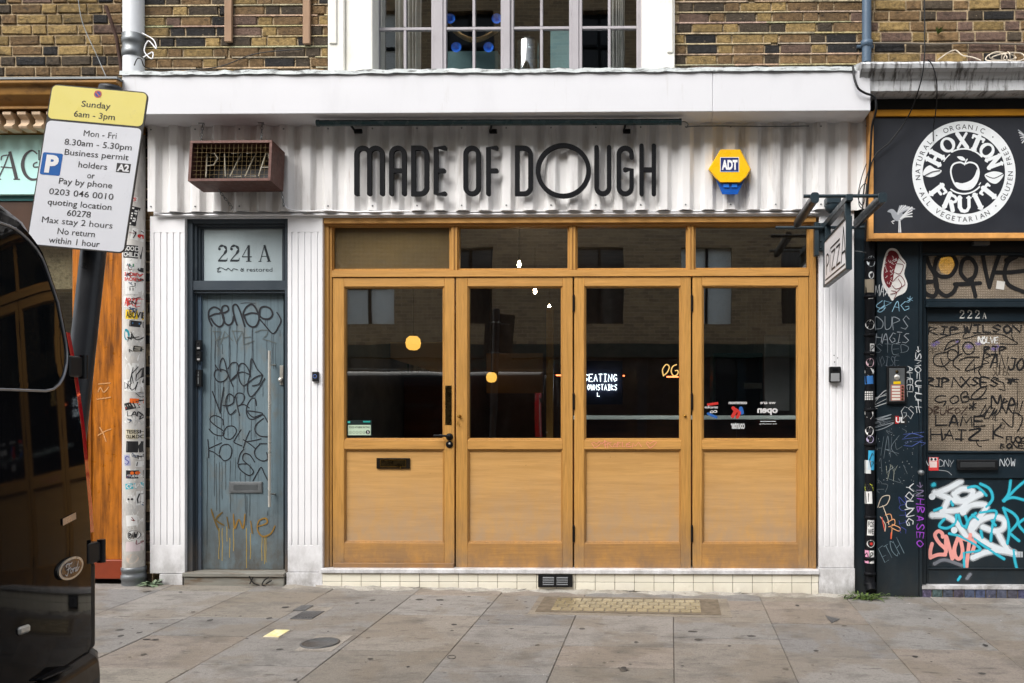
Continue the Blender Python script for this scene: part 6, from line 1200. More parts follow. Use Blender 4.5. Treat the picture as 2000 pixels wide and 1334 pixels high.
for i in range(6): stroke(mb, [(2004, 275), (1998+i, 262+i*2), (1989+i*1.5, 254+i*5)], 2.2, P, gl if i % 2 else gb)
stroke(mb, [(2004, 270), (2014, 276), (2024, 274)], 6, P, gb); mb.build('painted_bird', m_paint, bd)
mb = MB(); q_ = W(1917, 475, -.02); mb.box(q_.x-.055, q_.x+.055, -.03, .02, q_.z-.012, q_.z+.012); tag(mb.build('soffit_light', m_zinc), 'small flat grey light under the dark fruit shop sign', 'light')
# cables round the sign edge
Y_ = -.30
cable('cable', [W(1805, -20, -.40), W(1806, 60, -.40), W(1805, 118, -.40), W(1797, 165, -.36), W(1775, 225, -.2), W(1740, 275, -.15), W(1712, 300, -.15), W(1698, 330, -.14), W(1688, 365, -.13), W(1684, 420, -.1)], .0045, m_blackp, 'long black cable falling past the cornice and across the charcoal sign')
cable('cable', [W(1812, 116, -.40), W(1822, 130, -.38), W(1830, 165, -.36), W(1828, 215, -.2), W(1823, 250, -.14), W(1823, 276, -.13)], .004, m_blackp, 'short black cable hooked over the stone cornice above the emblem')
cable('cable', [W(1666, 130, -.30), W(1668, 150, -.31), W(1676, 172, -.32), W(1690, 182, -.31), W(1708, 190, -.29), W(1711, 215, -.28), W(1703, 250, -.22), W(1699, 320, -.18), W(1694, 380, -.14), W(1690, 470, -.1)], .008, m_blackp, 'thick black cable bundle bent round the white fascia corner')
cable('cable', [W(1692, 320, -.12), W(1682, 350, -.13), W(1676, 385, -.12), W(1686, 400, -.12), W(1692, 360, -.13), W(1680, 370, -.12), W(1678, 400, -.11), W(1690, 410, -.11)], .0035, m_blackp, 'tangled loop of thin black cable above the projecting sign')
pts = []; random.seed(3)
for i in range(34): a = i*.9; pts.append(W(1962 + 34*math.cos(a)*(.6+.4*math.sin(i*.37)) + 12*math.sin(i*.21), 113 + 12*math.sin(a)*(.7+.3*math.cos(i)), -.18 + .05*math.sin(i*1.3)))
cable('cable_coil', pts, .004, M('dirty_white_flex', lin(206, 194, 176), .6), 'messy coil of dirty white cable lying on the stone cornice', 'cable')
cable('cable', [W(1832, 117, -.25), W(1850, 104, -.2), W(1866, 98, -.18), W(1880, 108, -.2), W(1900, 112, -.22), W(1916, 118, -.24)], .004, bpy.data.materials['dirty_white_flex'], 'single pale cable arching along the stone cornice left of the coil')
cable('cable', [W(1700, 84, -.03), W(1760, 84, -.02), W(1830, 86, -.02), W(1900, 84, -.02), W(2010, 87, -.02)], .006, M('dull_flex', lin(120, 112, 100), .6), 'grey cable clipped straight along the right brick wall')
cable('wire_tie', [W(1668, 490, -.02), W(1680, 491, -.05), W(1692, 494, -.06)], .0015, m_zinc, 'thin wire tying the black downpipe to the white pillar', 'wire')

# ================================================================== WEEDS
m_leaf = M('weed_green', lin(78, 98, 52), .6, var=.25, vs=30, vc=True); m_leaf2 = M('grey_green_leaf', lin(112, 128, 104), .6, var=.2, vs=30, vc=True)
def blade(mb, p, d, L_, wd, droop, col):
    p = Vector(p); d = Vector(d).normalized(); s = d.cross(Vector((0, 0, 1))); s = s.normalized() if s.length > .01 else Vector((1, 0, 0)); vs = []; n = 6
    for i in range(n+1):
        t = i/n; c_ = p + d*L_*t + Vector((0, 0, -droop*t*t*L_)); w_ = wd*math.sin(math.pi*min(.97, .12+.86*t)); vs += [c_ - s*w_, c_ + Vector((0, 0, w_*.3)), c_ + s*w_]
    mb.add(vs, [(3*i+k, 3*i+k+1, 3*i+4+k, 3*i+3+k) for i in range(n) for k in range(2)], True, col)
c_ = W(298, 1138, -.04); zc = pz(c_.x, c_.y); mb = MB(); random.seed(9)
for i in range(16): a = random.uniform(0, 6.28); blade(mb, (c_.x+random.uniform(-.02, .02), c_.y-.02+random.uniform(-.02, .02), zc), (math.cos(a), math.sin(a)*.6-.2, random.uniform(.5, 1.3)), random.uniform(.08, .14), random.uniform(.009, .016), .5, random.choice([(1, 1, 1), (.8, .85, .8), (1.1, 1.1, 1)]))
tag(mb.build('weed', m_leaf2), 'grey green broad leaved weed at the foot of the sticker covered pipe', 'weed')
c_ = W(1690, 1166, -.10); mb = MB()
for i in range(120):
    a = random.uniform(0, 6.28); x_, y_ = c_.x+random.gauss(0, .06), c_.y+random.gauss(0, .025); blade(mb, (x_, y_, pz(x_, y_)-.003), (math.cos(a)*.7, math.sin(a)*.5-.1, random.uniform(.4, 1.4)), random.uniform(.05, .15), random.uniform(.0025, .008), .6, random.choice([(1, 1, 1), (.7, .75, .7), (1.3, 1.25, .9), (1.5, 1.4, 1.2)]))
tag(mb.build('weed', m_leaf), 'clump of small green weeds at the foot of the black downpipe', 'weed')
c_ = W(1831, 68, -.0); mb = MB()
for i in range(14): blade(mb, (c_.x, -.005, c_.z), (random.uniform(-.5, .5), -.5, random.uniform(.3, 1.2)), random.uniform(.05, .11), .004, .4, (1.1, 1, .8))
tag(mb.build('weed', m_leaf), 'tiny plant sprouting from the right upper brickwork', 'weed')
mb = MB()
for i in range(40):
    x_ = X(1712)+random.uniform(0, .28); blade(mb, (x_, -.015-random.uniform(0, .03), pz(x_, 0)), (random.uniform(-.6, .6), -.4, random.uniform(.2, .8)), random.uniform(.02, .05), .0015, .5, (1.4, 1.2, .9))
tag(mb.build('dry_grass', m_leaf), 'thin dry grass along the base of the dark teal pilaster', 'grass', kind='stuff')

# ================================================================== UPSTAIRS WINDOW CONTENTS
def curtain(name, u0, u1, y, lab):
    mb = MB(); a, b = X(u0, y), X(u1, y); n = 60; vs = []; rnd = random.Random(u0)
    for i in range(n+1):
        t = i/n; x_ = a+(b-a)*t; w_ = .022*math.sin(t*34+rnd.random()*.3) + .01*math.sin(t*13)
        vs += [(x_+.015*math.sin(t*5), y+w_, z0-.1+.16), (x_, y+w_*1.1, 6.05)]
    mb.add(vs, [(2*i, 2*i+2, 2*i+3, 2*i+1) for i in range(n)], True); return tag(mb.build(name, m_curtain, solid=.002), lab, 'curtain')
curtain('curtain', 772, 824, .22, 'broad pale curtain in the left casement upstairs'); curtain('curtain', 1192, 1222, .22, 'narrow pale curtain in the right casement upstairs'); curtain('curtain', 737, 753, .22, 'thin strip of pale curtain at the left edge of the upper window')
m_suc = M('blue_suction_cup', lin(50, 104, 200), .15, var=.05, coat=.5)
HM = thing('window_hammock', W(915, 62, .16), 'tan pet hammock slung on blue suction cups behind the upper window', 'hammock')
mb = MB(); vs = []
for i in range(15):
    t = i/14; u = 872+(972-872)*t; sag = 26*math.sin(math.pi*t)
    for k, yy in enumerate((.17, .30, .44)): vs.append(W(u, 42+sag+t*12+(8 if k == 1 else 0), yy))
mb.add(vs, [(3*i+k, 3*i+k+1, 3*i+4+k, 3*i+3+k) for i in range(14) for k in range(2)], True); mb.build('fabric_sling', M('tan_fabric', lin(176, 140, 92), .8), HM, solid=.01)
for u, v in ((879, 36), (891, 92), (954, 92), (970, 36)):
    mb = MB(); mb.lathe([(.038, 0), (.036, .006), (.02, .012), (.012, .03), (0.0001, .032)], W(u, v, YW+.044), 20, 'y'); mb.build('suction_cup', m_suc, HM)
mb = MB(); mb.box(X(872, .5), X(972, .5), .5, .9, z0, Z(100, .5, 920)); mb.box(X(1075, .5), X(1112, .5), .5, .9, z0, Z(60, .5, 1090)); tag(mb.build('blue_chest', M('pale_teal_paint', lin(120, 160, 164), .5, var=.1)), 'pale teal painted furniture standing behind the upper window', 'furniture')
mb = MB(); c_ = W(1030, 130, .2); mb.lathe([(.085, -.05), (.085, .17), (.07, .20), (.062, .20), (.078, .16), (.078, -.04)], c_, 20); tag(mb.build('glass_jar', glass('jar_glass', (.75, .8, .8), .15)), 'large clear glass jar on the upper window sill', 'jar')

# ================================================================== INSIDE THE RESTAURANT
m_amb = emis('amber_shade', (1.0, .50, .09), .85); m_bulb = emis('warm_filament', (1.0, .7, .42), 60)
for (u, v, y, r_, lab) in ((807, 670, 1.0, .062, 'larger amber globe lamp seen through the left oak door'), (960, 737, 2.6, .054, 'smaller amber globe lamp seen through the second oak door')):
    c_ = W(u, v, y); t = thing('globe_lamp', c_, lab, 'lamp', 'amber globe lamps'); mb = MB(); mb.lathe([(0.0001, -r_), (r_*.55, -r_*.92), (r_*.9, -r_*.6), (r_*1.02, 0), (r_*.9, r_*.6), (r_*.55, r_*.92), (0.0001, r_)], c_, 24); mb.build('glass_shade', m_amb, t)
    mb = MB(); mb.lathe([(r_*.5, r_*.93), (r_*.5, r_*1.25), (0.0001, r_*1.3)], c_, 16); mb.tube([c_+Vector((0, 0, r_*1.25)), (c_.x, c_.y, 2.99)], .004, 6); mb.build('cord', m_blackp, t)
for (u, v, y, lab) in ((1014, 516, 1.6, 'bare bulb glowing behind the second transom light'), (1045, 568, 2.6, 'bare bulb glowing near the top of the second oak door'), (1073, 600, 3.8, 'farthest bare bulb, beside the interior post')):
    c_ = W(u, v, y); t = thing('bare_bulb', c_, lab, 'lamp', 'bare filament bulbs'); mb = MB(); mb.lathe([(0.0001, -.032), (.013, -.026), (.018, -.008), (.014, .012), (.008, .03), (0.0001, .032)], c_, 14); mb.build('glass_bulb', m_bulb, t)
    mb = MB(); mb.tube([c_+Vector((0, 0, .032)), c_+Vector((0, 0, .08))], .012, 8); mb.tube([c_+Vector((0, 0, .08)), (c_.x, c_.y, 2.99)], .003, 5); mb.build('cord', m_blackp, t)
CT = thing('serving_counter', (X(1350, .9), .9, .1), 'long timber window counter with pale top behind the right oak doors', 'counter')
mb = MB(); mb.box(X(1106, .55), ib-.05, .45, .80, Z(812, .45, RF)-.03, Z(812, .45, RF)); mb.build('counter_top', M('pale_counter', lin(206, 212, 212), .3), CT, bevel=.003)
mb = MB(); mb.box(X(1106, .55)+.02, ib-.06, .62, .68, .1, Z(812, .45, RF)-.03); mb.build('counter_front', M('red_brown_boards', lin(92, 48, 26), .45, var=.3, vs=6, st=(.4, 4, 4)), CT)
BC = thing('bar', (X(760, 1.9), 1.9, .1), 'dark timber bar with pale top seen through the left oak door', 'bar counter')
mb = MB(); mb.box(ia+.01, X(884, 1.8), 1.75, 2.4, Z(728, 1.75, RF)-.035, Z(728, 1.75, RF)); mb.build('bar_top', M('grey_bar_top', lin(64, 66, 66), .8), BC)
mb = MB(); mb.box(ia+.02, X(880, 1.8), 1.82, 2.35, .1, Z(728, 1.75, RF)-.035); mb.build('bar_front', bpy.data.materials['red_brown_boards'], BC)
m_cup = [M('white_china', (.7, .7, .68), .3), M('amber_bottle', lin(120, 64, 20), .1), M('green_bottle', lin(30, 70, 40), .1), m_steel]
random.seed(14)
for i in range(11):
    u = 690+i*17; mb = MB(); c_ = Vector((X(u, 2.0), 2.0, Z(728, 1.75, RF))); h_ = random.uniform(.10, .26); r_ = .032
    mb.lathe([(r_, 0), (r_, h_*.6), (r_*.4, h_*.8), (r_*.38, h_), (0.0001, h_)], c_, 14)
    tag(mb.build('bottle', m_cup[i % 4]), ['white china bottle', 'amber glass bottle', 'green glass bottle', 'steel bottle'][i % 4] + ', ' + 'first second third fourth fifth sixth seventh eighth ninth tenth last'.split()[i] + ' from the left along the dark bar', 'bottle', 'bottles along the bar')
NS = thing('neon_seating_sign', W(1175, 755, 2.6), 'white neon wall sign reading SEATING DOWNSTAIRS inside the restaurant', 'neon sign')
mb = MB(); P = plane(2.6); nw = (.85, .9, 1)
mb2 = MB(); mb2.bx(1136, 1216, 705, 790, 2.61, 2.66, RF); mb2.build('backing_board', M('navy_board', lin(26, 34, 62), .5), NS)
def neon(s, u0, u1, v0, v1, wd, off=.02):
    n = len(s); cw = (u1-u0)/n
    for i, ch in enumerate(s):
        for st_ in SF.get(ch, []):
            mb.tube([P(u0+(i+.12+.72*a)*cw, v1-(v1-v0)*b, off) for a, b in st_], wd, 5)
neon('SEATING', 1140, 1206, 731, 745, .0036); neon('DOWNSTAIRS', 1140, 1206, 751, 762, .003); neon('L', 1166, 1172, 767, 774, .003)
mb.build('neon_tube', emis('white_neon', (.85, .92, 1.0), 3), NS)
mb = MB(); mb.tube([W(962, 726, 4.6), W(1000, 726, 4.6)], .01, 6); mb.tube([W(1030, 726, 4.6), W(1050, 727, 4.6)], .01, 6); mb.tube([W(1086, 733, 4.6), W(1100, 733, 4.6)], .01, 6); mb.tube([W(1205, 734, 4.6), W(1220, 734, 4.6)], .01, 6); mb.tube([W(1302, 736, 4.6), W(1325, 736, 4.6)], .01, 6)
tag(mb.build('red_neon_strip', emis('red_neon', (1, .18, .06), 3.5)), 'broken line of thin red neon tubes across the back wall', 'neon strip')
mb = MB(); mb.bx(1140, 1185, 716, 722, 3.5, 3.52, RF); mb.bx(1148, 1156, 722, 760, 3.5, 3.52, RF); tag(mb.build('blue_screen', emis('blue_screen', (.3, .45, .9), .8)), 'bluish lit screen behind the white neon sign', 'screen')
mb = MB(); mb.bx(1494, 1542, 655, 802, 1.5, 1.56, RF); tag(mb.build('grey_panel', M('pale_grey_panel', lin(150, 148, 150), .6)), 'pale grey panel standing inside the right oak door', 'panel')
mb = MB(); mb.bx(950, 1060, 690, 768, 2.9, 2.95, RF); tag(mb.build('brown_partition', M('brown_partition', lin(140, 114, 90), .7)), 'brown partition at the back of the restaurant', 'partition')
mb = MB(); P = plane(2.2)
for q in ([(1296, 735), (1294, 722), (1301, 712), (1307, 716), (1304, 726), (1297, 733)], [(1322, 712), (1314, 716), (1311, 726), (1316, 734), (1323, 731), (1324, 724), (1318, 724)]): mb.tube([P(*p) for p in cr(q)], .006, 6)
tag(mb.build('gold_script_neon', emis('gold_neon', (1, .6, .2), .8)), 'two loops of dim gold script neon inside the third oak door', 'neon sign')
mb = MB(); mb.bx(1454, 1488, 748, 759, 2.4, 2.42, RF); tag(mb.build('menu_card', M('pale_card', lin(190, 200, 204), .5)), 'small pale card fixed to the dark wall inside the right oak door', 'card')
FR = thing('drinks_fridge', (X(1420, 2.6), 2.6, .1), 'dark teal drinks fridge standing inside the right oak door', 'fridge')
mb = MB(); mb.bx(1392, 1490, 690, 1000, 2.5, 3.1, RF); mb.build('cabinet', M('teal_cabinet', lin(40, 84, 88), .4), FR, bevel=.01)
mb = MB(); mb.bx(1398, 1484, 700, 850, 2.47, 2.499, RF); mb.build('door', m_black, FR, bevel=.004)
# coats/stools silhouettes
for (u, v, y, lab) in ((975, 860, 1.1, 'tall dark stool behind the second oak door'), (760, 860, 1.2, 'tall dark stool behind the left oak door')):
    c_ = W(u, 1100, y); x_ = c_.x; s_ = thing('bar_stool', (x_, y, .1), lab, 'stool', 'bar stools'); mb = MB(); mb.lathe([(.17, .72), (.17, .75), (0.0001, .76)], (x_, y, .1), 20); mb.build('seat', m_oldwood, s_)
    for k in range(4): mb = MB(); a = k*math.pi/2+.78; mb.tube([(x_+.12*math.cos(a), y+.12*math.sin(a), .82), (x_+.2*math.cos(a), y+.2*math.sin(a), .1)], .012, 6); mb.build('leg', m_black, s_)

# ================================================================== PARKING SIGN
tS = 2.78
def at(px, py, t): d = ray(px, py); return Vector(CAM) + d*t
cS = at(171.5, 328, tS)
uS = Vector((math.cos(rad(5.3)), 0, -math.sin(rad(5.3)))); vS = Vector((-.0522, -.048, -.561)); hS = vS.length; vS.normalize(); nS = vS.cross(uS).normalized()
if nS.y > 0: nS = -nS
def loc(px, py):          # photo pixel -> sign plane coordinates
    d = ray(px, py); t = (cS-Vector(CAM)).dot(nS)/d.dot(nS); p = Vector(CAM)+d*t-cS; return (p.dot(uS), p.dot(vS))
wS = (Vector(loc(292, 180))-Vector(loc(103, 163))).length; hS = (Vector(loc(66, 478))-Vector(loc(103, 163))).length
def SP(a, b, o=0.0): return cS + uS*a + vS*b + nS*o
base = Vector((-.92, -3.345, pz(-.92, -3.345)))
PS = thing('parking_sign', base, 'leaning parking sign with yellow and white panel on a dark pole', 'parking sign')
mb = MB(); top = SP(.0, -hS*.46) - nS*.065; axis = None
pb = at(175, 560, 2.84); d_ = Vector((math.sin(rad(2.7)), math.sin(rad(5)), 1)).normalized(); s0 = (pb.z - pz(-.92, -3.34))/d_.z
p0, p1 = pb - d_*(s0+.03), pb + d_*.70; base_fix = p0
PS.location = p0
mb.tube([p0, p1], .038, 24); mb.lathe([(.038, .0), (.036, .01), (0.0001, .014)], p1, 24); mb.build('pole', M('dark_grey_pole', lin(44, 46, 50), .35, var=.15, vs=6, dirt=[(lin(90, 90, 92), 14, (1, 1, .3), .62, .78, .4)]), PS)
rc = .022; outl = []
for sx_, sy_, a0 in ((1, -1, -90), (1, 1, 0), (-1, 1, 90), (-1, -1, 180)):
    for k in range(7): a = rad(a0 + 90*k/6); outl.append((sx_*(wS/2-rc) + rc*math.cos(a), sy_*(hS/2-rc) + rc*math.sin(a)))
n = len(outl); mb = MB(); mb.add([SP(a, b, 0) for a, b in outl] + [SP(a, b, -.004) for a, b in outl], [tuple(range(n)), tuple(range(2*n-1, n-1, -1))] + [(i, (i+1) % n, n+(i+1) % n, n+i) for i in range(n)]); pl = mb.build('plate', M('sign_plate_edge', lin(60, 58, 56), .4, .2), PS)
def rrect(mb, x0, x1, y0, y1, r, col, o):
    P_ = []
    for (cx_, cy2, a0) in ((x1-r, y0+r, -90), (x1-r, y1-r, 0), (x0+r, y1-r, 90), (x0+r, y0+r, 180)):
        for k in range(6): a = rad(a0+18*k); P_.append(SP(cx_+r*math.cos(a), cy2+r*math.sin(a), o))
    mb.add(P_, [tuple(range(len(P_)))], col=col)
m_sheet = M('reflective_sheeting', (1, 1, 1), .35, var=.03, vs=12, vc=True, alpha=True, dirt=[(lin(150, 146, 130), 10, (1, 1, 1), .64, .8, .3)])
e = .004; yb2 = -hS/2 + hS*.222; mb = MB()
rrect(mb, -wS/2+e, wS/2-e, -hS/2+e, yb2-.003, .016, lin(236, 222, 128), .0006); rrect(mb, -wS/2+e, wS/2-e, yb2+.004, hS/2-e, .016, lin(226, 228, 234), .0006); mb.build('panels', m_sheet, pl)
mb = MB(); txt = lin(48, 46, 46)
for s, u, v, wpx in (('Sunday', 717, 210, 215), ('6am - 3pm', 705, 288, 305), ('Mon - Fri', 748, 430, 245), ('8.30am - 5.30pm', 733, 505, 500), ('Business permit', 722, 580, 475), ('holders', 693, 662, 213), ('or', 680, 735, 55), ('Pay by phone', 640, 792, 395), ('0203 046 0010', 607, 873, 475), ('quoting location', 595, 950, 472), ('60278', 590, 1020, 175), ('Max stay 2 hours', 577, 1085, 520), ('No return', 570, 1160, 275), ('within 1 hour', 555, 1230, 375)):
    c_ = loc(u/3.8125, 150+v/3.8125); k_ = wS/190.; put(mb, s, SP, c_[0], c_[1], 11.6*k_, wpx/3.8125*k_*1.0, 0, 0.0 if 'M' in s else .004, .0012, txt)
c_ = loc(384/3.8125, 150+650/3.8125); k_ = wS/190.; a_, b_ = 19.5*k_, 22*k_; rrect(mb, c_[0]-a_, c_[0]+a_, c_[1]-b_, c_[1]+b_, .006, lin(0, 92, 170), .001); put(mb, 'P', SP, c_[0]+.002, c_[1], 31*k_, 25*k_, 0, .05, .0016, (.85, .85, .85))
c_ = loc(920/3.8125, 150+680/3.8125); a_, b_ = 13.5*k_, 9*k_; rrect(mb, c_[0]-a_, c_[0]+a_, c_[1]-b_, c_[1]+b_, .001, txt, .001); put(mb, 'A2', SP, c_[0], c_[1], 12.5*k_, 23*k_, 0, .04, .0016, (.8, .8, .82))
c_ = loc(730/3.8125, 150+130/3.8125); r_ = 7.6*k_; disc(mb, c_[0], c_[1], r_, SP, lin(206, 100, 80), .001, n=24); disc(mb, c_[0], c_[1], r_*.72, SP, lin(70, 80, 150), .0013, n=24); stroke(mb, [(c_[0]-r_*.6, c_[1]-r_*.6), (c_[0]+r_*.6, c_[1]+r_*.6)], r_*.28, SP, lin(206, 100, 80), .0015, sp=False); mb.build('lettering', m_print, pl)
def axis_at(z): return p0 + (p1-p0)*((z-p0.z)/(p1.z-p0.z))
for f in (-.3, .3):
    mb = MB(); g_ = SP(0, f*hS, -.005); ax = axis_at(g_.z); m_ = [ax + Vector((.043*math.cos(k*.3927), .043*math.sin(k*.3927), 0)) for k in range(16)]; mb.tube(m_, .008, 6, closed=True); mb.tube([ax + (g_-ax)*.3, g_], .012, 6); mb.tube([SP(-.12, f*hS, -.009), SP(.12, f*hS, -.009)], .006, 6); mb.build('clamp', m_zinc, PS)

# ================================================================== VAN
m_van = M('black_van_paint', (.006, .006, .007), .04, var=0, rvar=.015, spec=.085); m_vtrim = M('satin_black_trim', lin(24, 25, 27), .4, var=.1); m_vglass = M('black_privacy_glass', (.005, .006, .007), .02, var=0, rvar=0, spec=.18)
YFAR = -3.78; YC = YFAR-.985; zr_ = road_z(-2, 0)
VAN = thing('van', (-2.9, YC, zr_), 'glossy black van with its rear doors towards the leaning parking sign', 'van')
half = [(.09, .10), (.02, .22), (.0, .40), (.0, .75), (.0, 1.03), (.02, 1.25), (.055, 1.42), (.10, 1.57), (.165, 1.68), (.25, 1.755), (.38, 1.795), (.62, 1.82), (.985, 1.825)]
def curv(y_): return .25*max(0, abs(y_-YC)-.385)**2
def sect(x, ins=0.0, zs_=1.0, rake=True):
    P_ = []
    full = [(YFAR-d-ins, z) for d, z in half] + [(YC-(YFAR-d-ins-YC), z) for d, z in half[-2::-1]]
    for y_, z in full:
        z2 = z if z < .5 else .5+(z-.5)*zs_
        if ins and z > 1.5: z2 -= ins*.7*(z-1.5)/.3
        P_.append((x - (max(0, z2-.95)*.055 if rake else 0) - (curv(y_)*max(0, 1-(XR-x)/.5) if rake else 0), y_, z2))
    return P_
XR = -.318
secs = [sect(XR, .035), sect(XR-.006, .014), sect(XR-.02, .004), sect(XR-.06, 0), sect(XR-.5, 0), sect(XR-2, 0), sect(XR-3.4, 0, 1, False), sect(XR-3.75, .02, .97, False), sect(XR-4.1, .06, .72, False), sect(XR-4.35, .06, .53, False), sect(XR-4.75, .10, .42, False), sect(XR-4.95, .22, .3, False)]
mb = MB(); m_ = len(secs[0]); vs = [p for s in secs for p in s]; mb.add(vs, [(i*m_+k, i*m_+k+1, (i+1)*m_+k+1, (i+1)*m_+k) for i in range(len(secs)-1) for k in range(m_-1)] + [(i*m_, (i+1)*m_, (i+1)*m_+m_-1, i*m_+m_-1) for i in range(len(secs)-1)], True); s0 = secs[0]; hf = m_//2; vs = []
for i in range(hf+1):
    a, b = s0[i], s0[m_-1-i]
    for k in range(25): y_ = a[1]+(b[1]-a[1])*k/24; z_ = a[2]+(b[2]-a[2])*k/24; vs.append((XR - max(0, z_-.95)*.055 - curv(y_), y_, z_))
mb.add(vs, [(25*i+k, 25*i+k+1, 25*i+26+k, 25*i+25+k) for i in range(hf) for k in range(24)], True); mb.add(secs[-1], [tuple(range(m_-1, -1, -1))], True)
body = mb.build('body', m_van, VAN)
def RX(y_, z, o=0.0): return Vector((XR - max(0, z-.95)*.055 - curv(y_) + o, y_, z))
def rrpoly(y0, y1, za, zb3, r, k=6, top_in=0):
    out = []
    for (cy2, cz2, a0) in ((y1-r, za+r, -90), (y1-r-top_in, zb3-r, 0), (y0+r, zb3-r, 90), (y0+r, za+r, 180)):
        for i in range(k+1): a = rad(a0+90*i/k); out.append((cy2+r*math.cos(a), cz2+r*math.sin(a)))
    return out
def tumble(z): # how far the flank leans in at height z
    for (d0, z0), (d1, z1) in zip(half, half[1:]):
        if z0 <= z <= z1: return d0 + (d1-d0)*(z-z0)/(z1-z0)
    return 0.0
def patch(mb, yin, yout, za, zb3, r, o0, o1, nz=22, ny=14, edge=.05, rt=None):        # curved panel hugging the rear face; yout(z) is the outer edge
    rt = rt or r; rows = []
    zs_ = sorted(set([za + (zb3-za)*i/nz for i in range(nz+1)] + [za + r*(1-math.cos(k*math.pi/12)) for k in range(7)] + [zb3 - rt*(1-math.cos(k*math.pi/12)) for k in range(7)]))
    for z in zs_:
        c0 = 0.0
        if z < za+r: c0 = r - math.sqrt(max(0, r*r-(za+r-z)**2))
        if z > zb3-rt: c0 = rt - math.sqrt(max(0, rt*rt-(z-zb3+rt)**2))
        y0_, y1_ = yin, yout(z); sg = 1 if y1_ > y0_ else -1
        rows.append([RX(y0_+sg*c0*.5 + (y1_-sg*c0*1.0-y0_-sg*c0*.5)*k/ny, z, o1) for k in range(ny+1)])
    vs = [p for R_ in rows for p in R_]; n_ = ny+1
    mb.add(vs, [(i*n_+k, i*n_+k+1, (i+1)*n_+k+1, (i+1)*n_+k) for i in range(len(rows)-1) for k in range(ny)], True)
    rim = rows[0] + [R_[-1] for R_ in rows[1:]] + rows[-1][::-1][1:] + [R_[0] for R_ in rows[::-1][1:-1]]
    m2 = len(rim); d = Vector((o0-o1, 0, 0)); mb.add(rim + [p+d for p in rim], [(i, (i+1) % m2, m2+(i+1) % m2, m2+i) for i in range(m2)], False)
    return rim
for s, nm in ((1, 'right'), (-1, 'left')):
    yA = YC+.008*s
    eo = lambda z, e=.035: (YFAR - tumble(z) - e) if s > 0 else (YC*2 - (YFAR - tumble(z) - e))
    mb = MB(); patch(mb, yA, eo, .66, 1.745, .03, -.01, .006, rt=.06); dr = mb.build('rear_door', m_van, VAN)
    if s > 0: rdr = dr
    mb = MB(); rim = patch(mb, yA+.04*s, lambda z: eo(z, .055), 1.345, 1.722, .14, .004, .0085, rt=.07); rw = mb.build('rear_window', m_vglass, dr)
    mb = MB(); mb.tube([p + Vector((.001, 0, 0)) for p in rim], .0036, 6, closed=True); mb.build('window_edge_glint', M('pale_edge_glint', lin(150, 152, 156), .12, .5) if s > 0 else bpy.data.materials['pale_edge_glint'], dr)  # pale rim added to imitate the bright reflection along the glass edge
    for z in (1.412, .918):
        mb = MB(); yy = (YFAR - tumble(z) - .012) if s > 0 else 2*YC - (YFAR - tumble(z) - .012); c_ = RX(yy, z, .008); q_ = .02; mb.box(c_.x-.03, c_.x+.012, yy-.045, yy+.012, z-.027, z+.027); mb.tube([(c_.x+.008, yy+.012*s, z-.031), (c_.x+.008, yy+.012*s, z+.031)], .0105, 10); mb.build('door_hinge', m_vtrim, dr, bevel=.005, seg=2)
    mb = MB(); yt = YFAR-.008 if s > 0 else YFAR-1.962
    for z0l, z1l, cc in ((.97, 1.50, (1, 1, 1)),):
        P_ = []
        for i in range(9):
            z = z0l+(z1l-z0l)*i/8; ins = tumble(z)
            y1_ = yt - ins*s; P_.append((z, y1_))
        vs = []
        for z, y1_ in P_: x_ = RX(y1_, z).x; vs += [(x_+.003, y1_-.018*s, z), (x_+.001, y1_+.004*s, z), (x_-.03, y1_+.011*s, z), (x_-.07, y1_+.010*s, z)]
        mb.add(vs, [(4*i+k, 4*i+k+1, 4*i+5+k, 4*i+4+k) for i in range(8) for k in range(3)], True)
    mb.build('tail_light', M('red_lens', lin(214, 26, 44), .12, var=.1, coat=.8) if s > 0 else bpy.data.materials['red_lens'], VAN)
    mb = MB(); vs = [(RX(y1_, z).x-.012, y1_+.009*s, z) for z, y1_ in P_]; mb.tube(vs, .0035, 6); mb.build('clear_strip', M('clear_lens', lin(214, 196, 196), .15) if s > 0 else bpy.data.materials['clear_lens'], VAN)
yB_ = -3.935
BG = MB(); o_ = [(yB_+.059*math.cos(k*math.pi/16), .901+.0255*math.sin(k*math.pi/16)) for k in range(32)]
def oval(mb, k, o0, o1): P_ = [(yB_+(a-yB_)*k, .901+(b-.901)*k) for a, b in o_]; n_ = 32; mb.add([RX(a, b, o1) for a, b in P_] + [RX(a, b, o0) for a, b in P_], [tuple(range(n_))] + [(i, (i+1) % n_, n_+(i+1) % n_, n_+i) for i in range(n_)])
oval(BG, 1.0, .006, .012); bdg = BG.build('badge', m_steel, rdr, bevel=.002)
mb = MB(); oval(mb, .87, .012, .0128); mb.build('badge_field', M('dark_badge_field', lin(30, 36, 50), .15, coat=1), bdg)
mb = MB(); SV = lambda u, v, o=0: RX(yB_+u, .901-v, .0128+o); sl = lin(214, 214, 214)
for pts in ([(-.030,-.008),(-.034,-.013),(-.026,-.015),(-.010,-.0135),(-.006,-.016)], [(-.019,-.014),(-.023,.004),(-.030,.013),(-.036,.010)], [(-.030,-.001),(-.020,-.002),(-.012,-.004)], [(-.010,.000),(-.014,.005),(-.011,.010),(-.006,.008),(-.005,.002),(-.010,.000),(-.002,.003)], [(-.001,.000),(.001,.004),(.000,.010)], [(.001,.004),(.005,.000),(.008,.002)], [(.017,.001),(.012,.002),(.010,.008),(.014,.010),(.018,.004),(.026,-.013)], [(.018,.004),(.018,.010),(.023,.008),(.030,.002)]): stroke(mb, pts, .0026, SV, sl, .0004)
mb.build('badge_script', m_print, bdg)
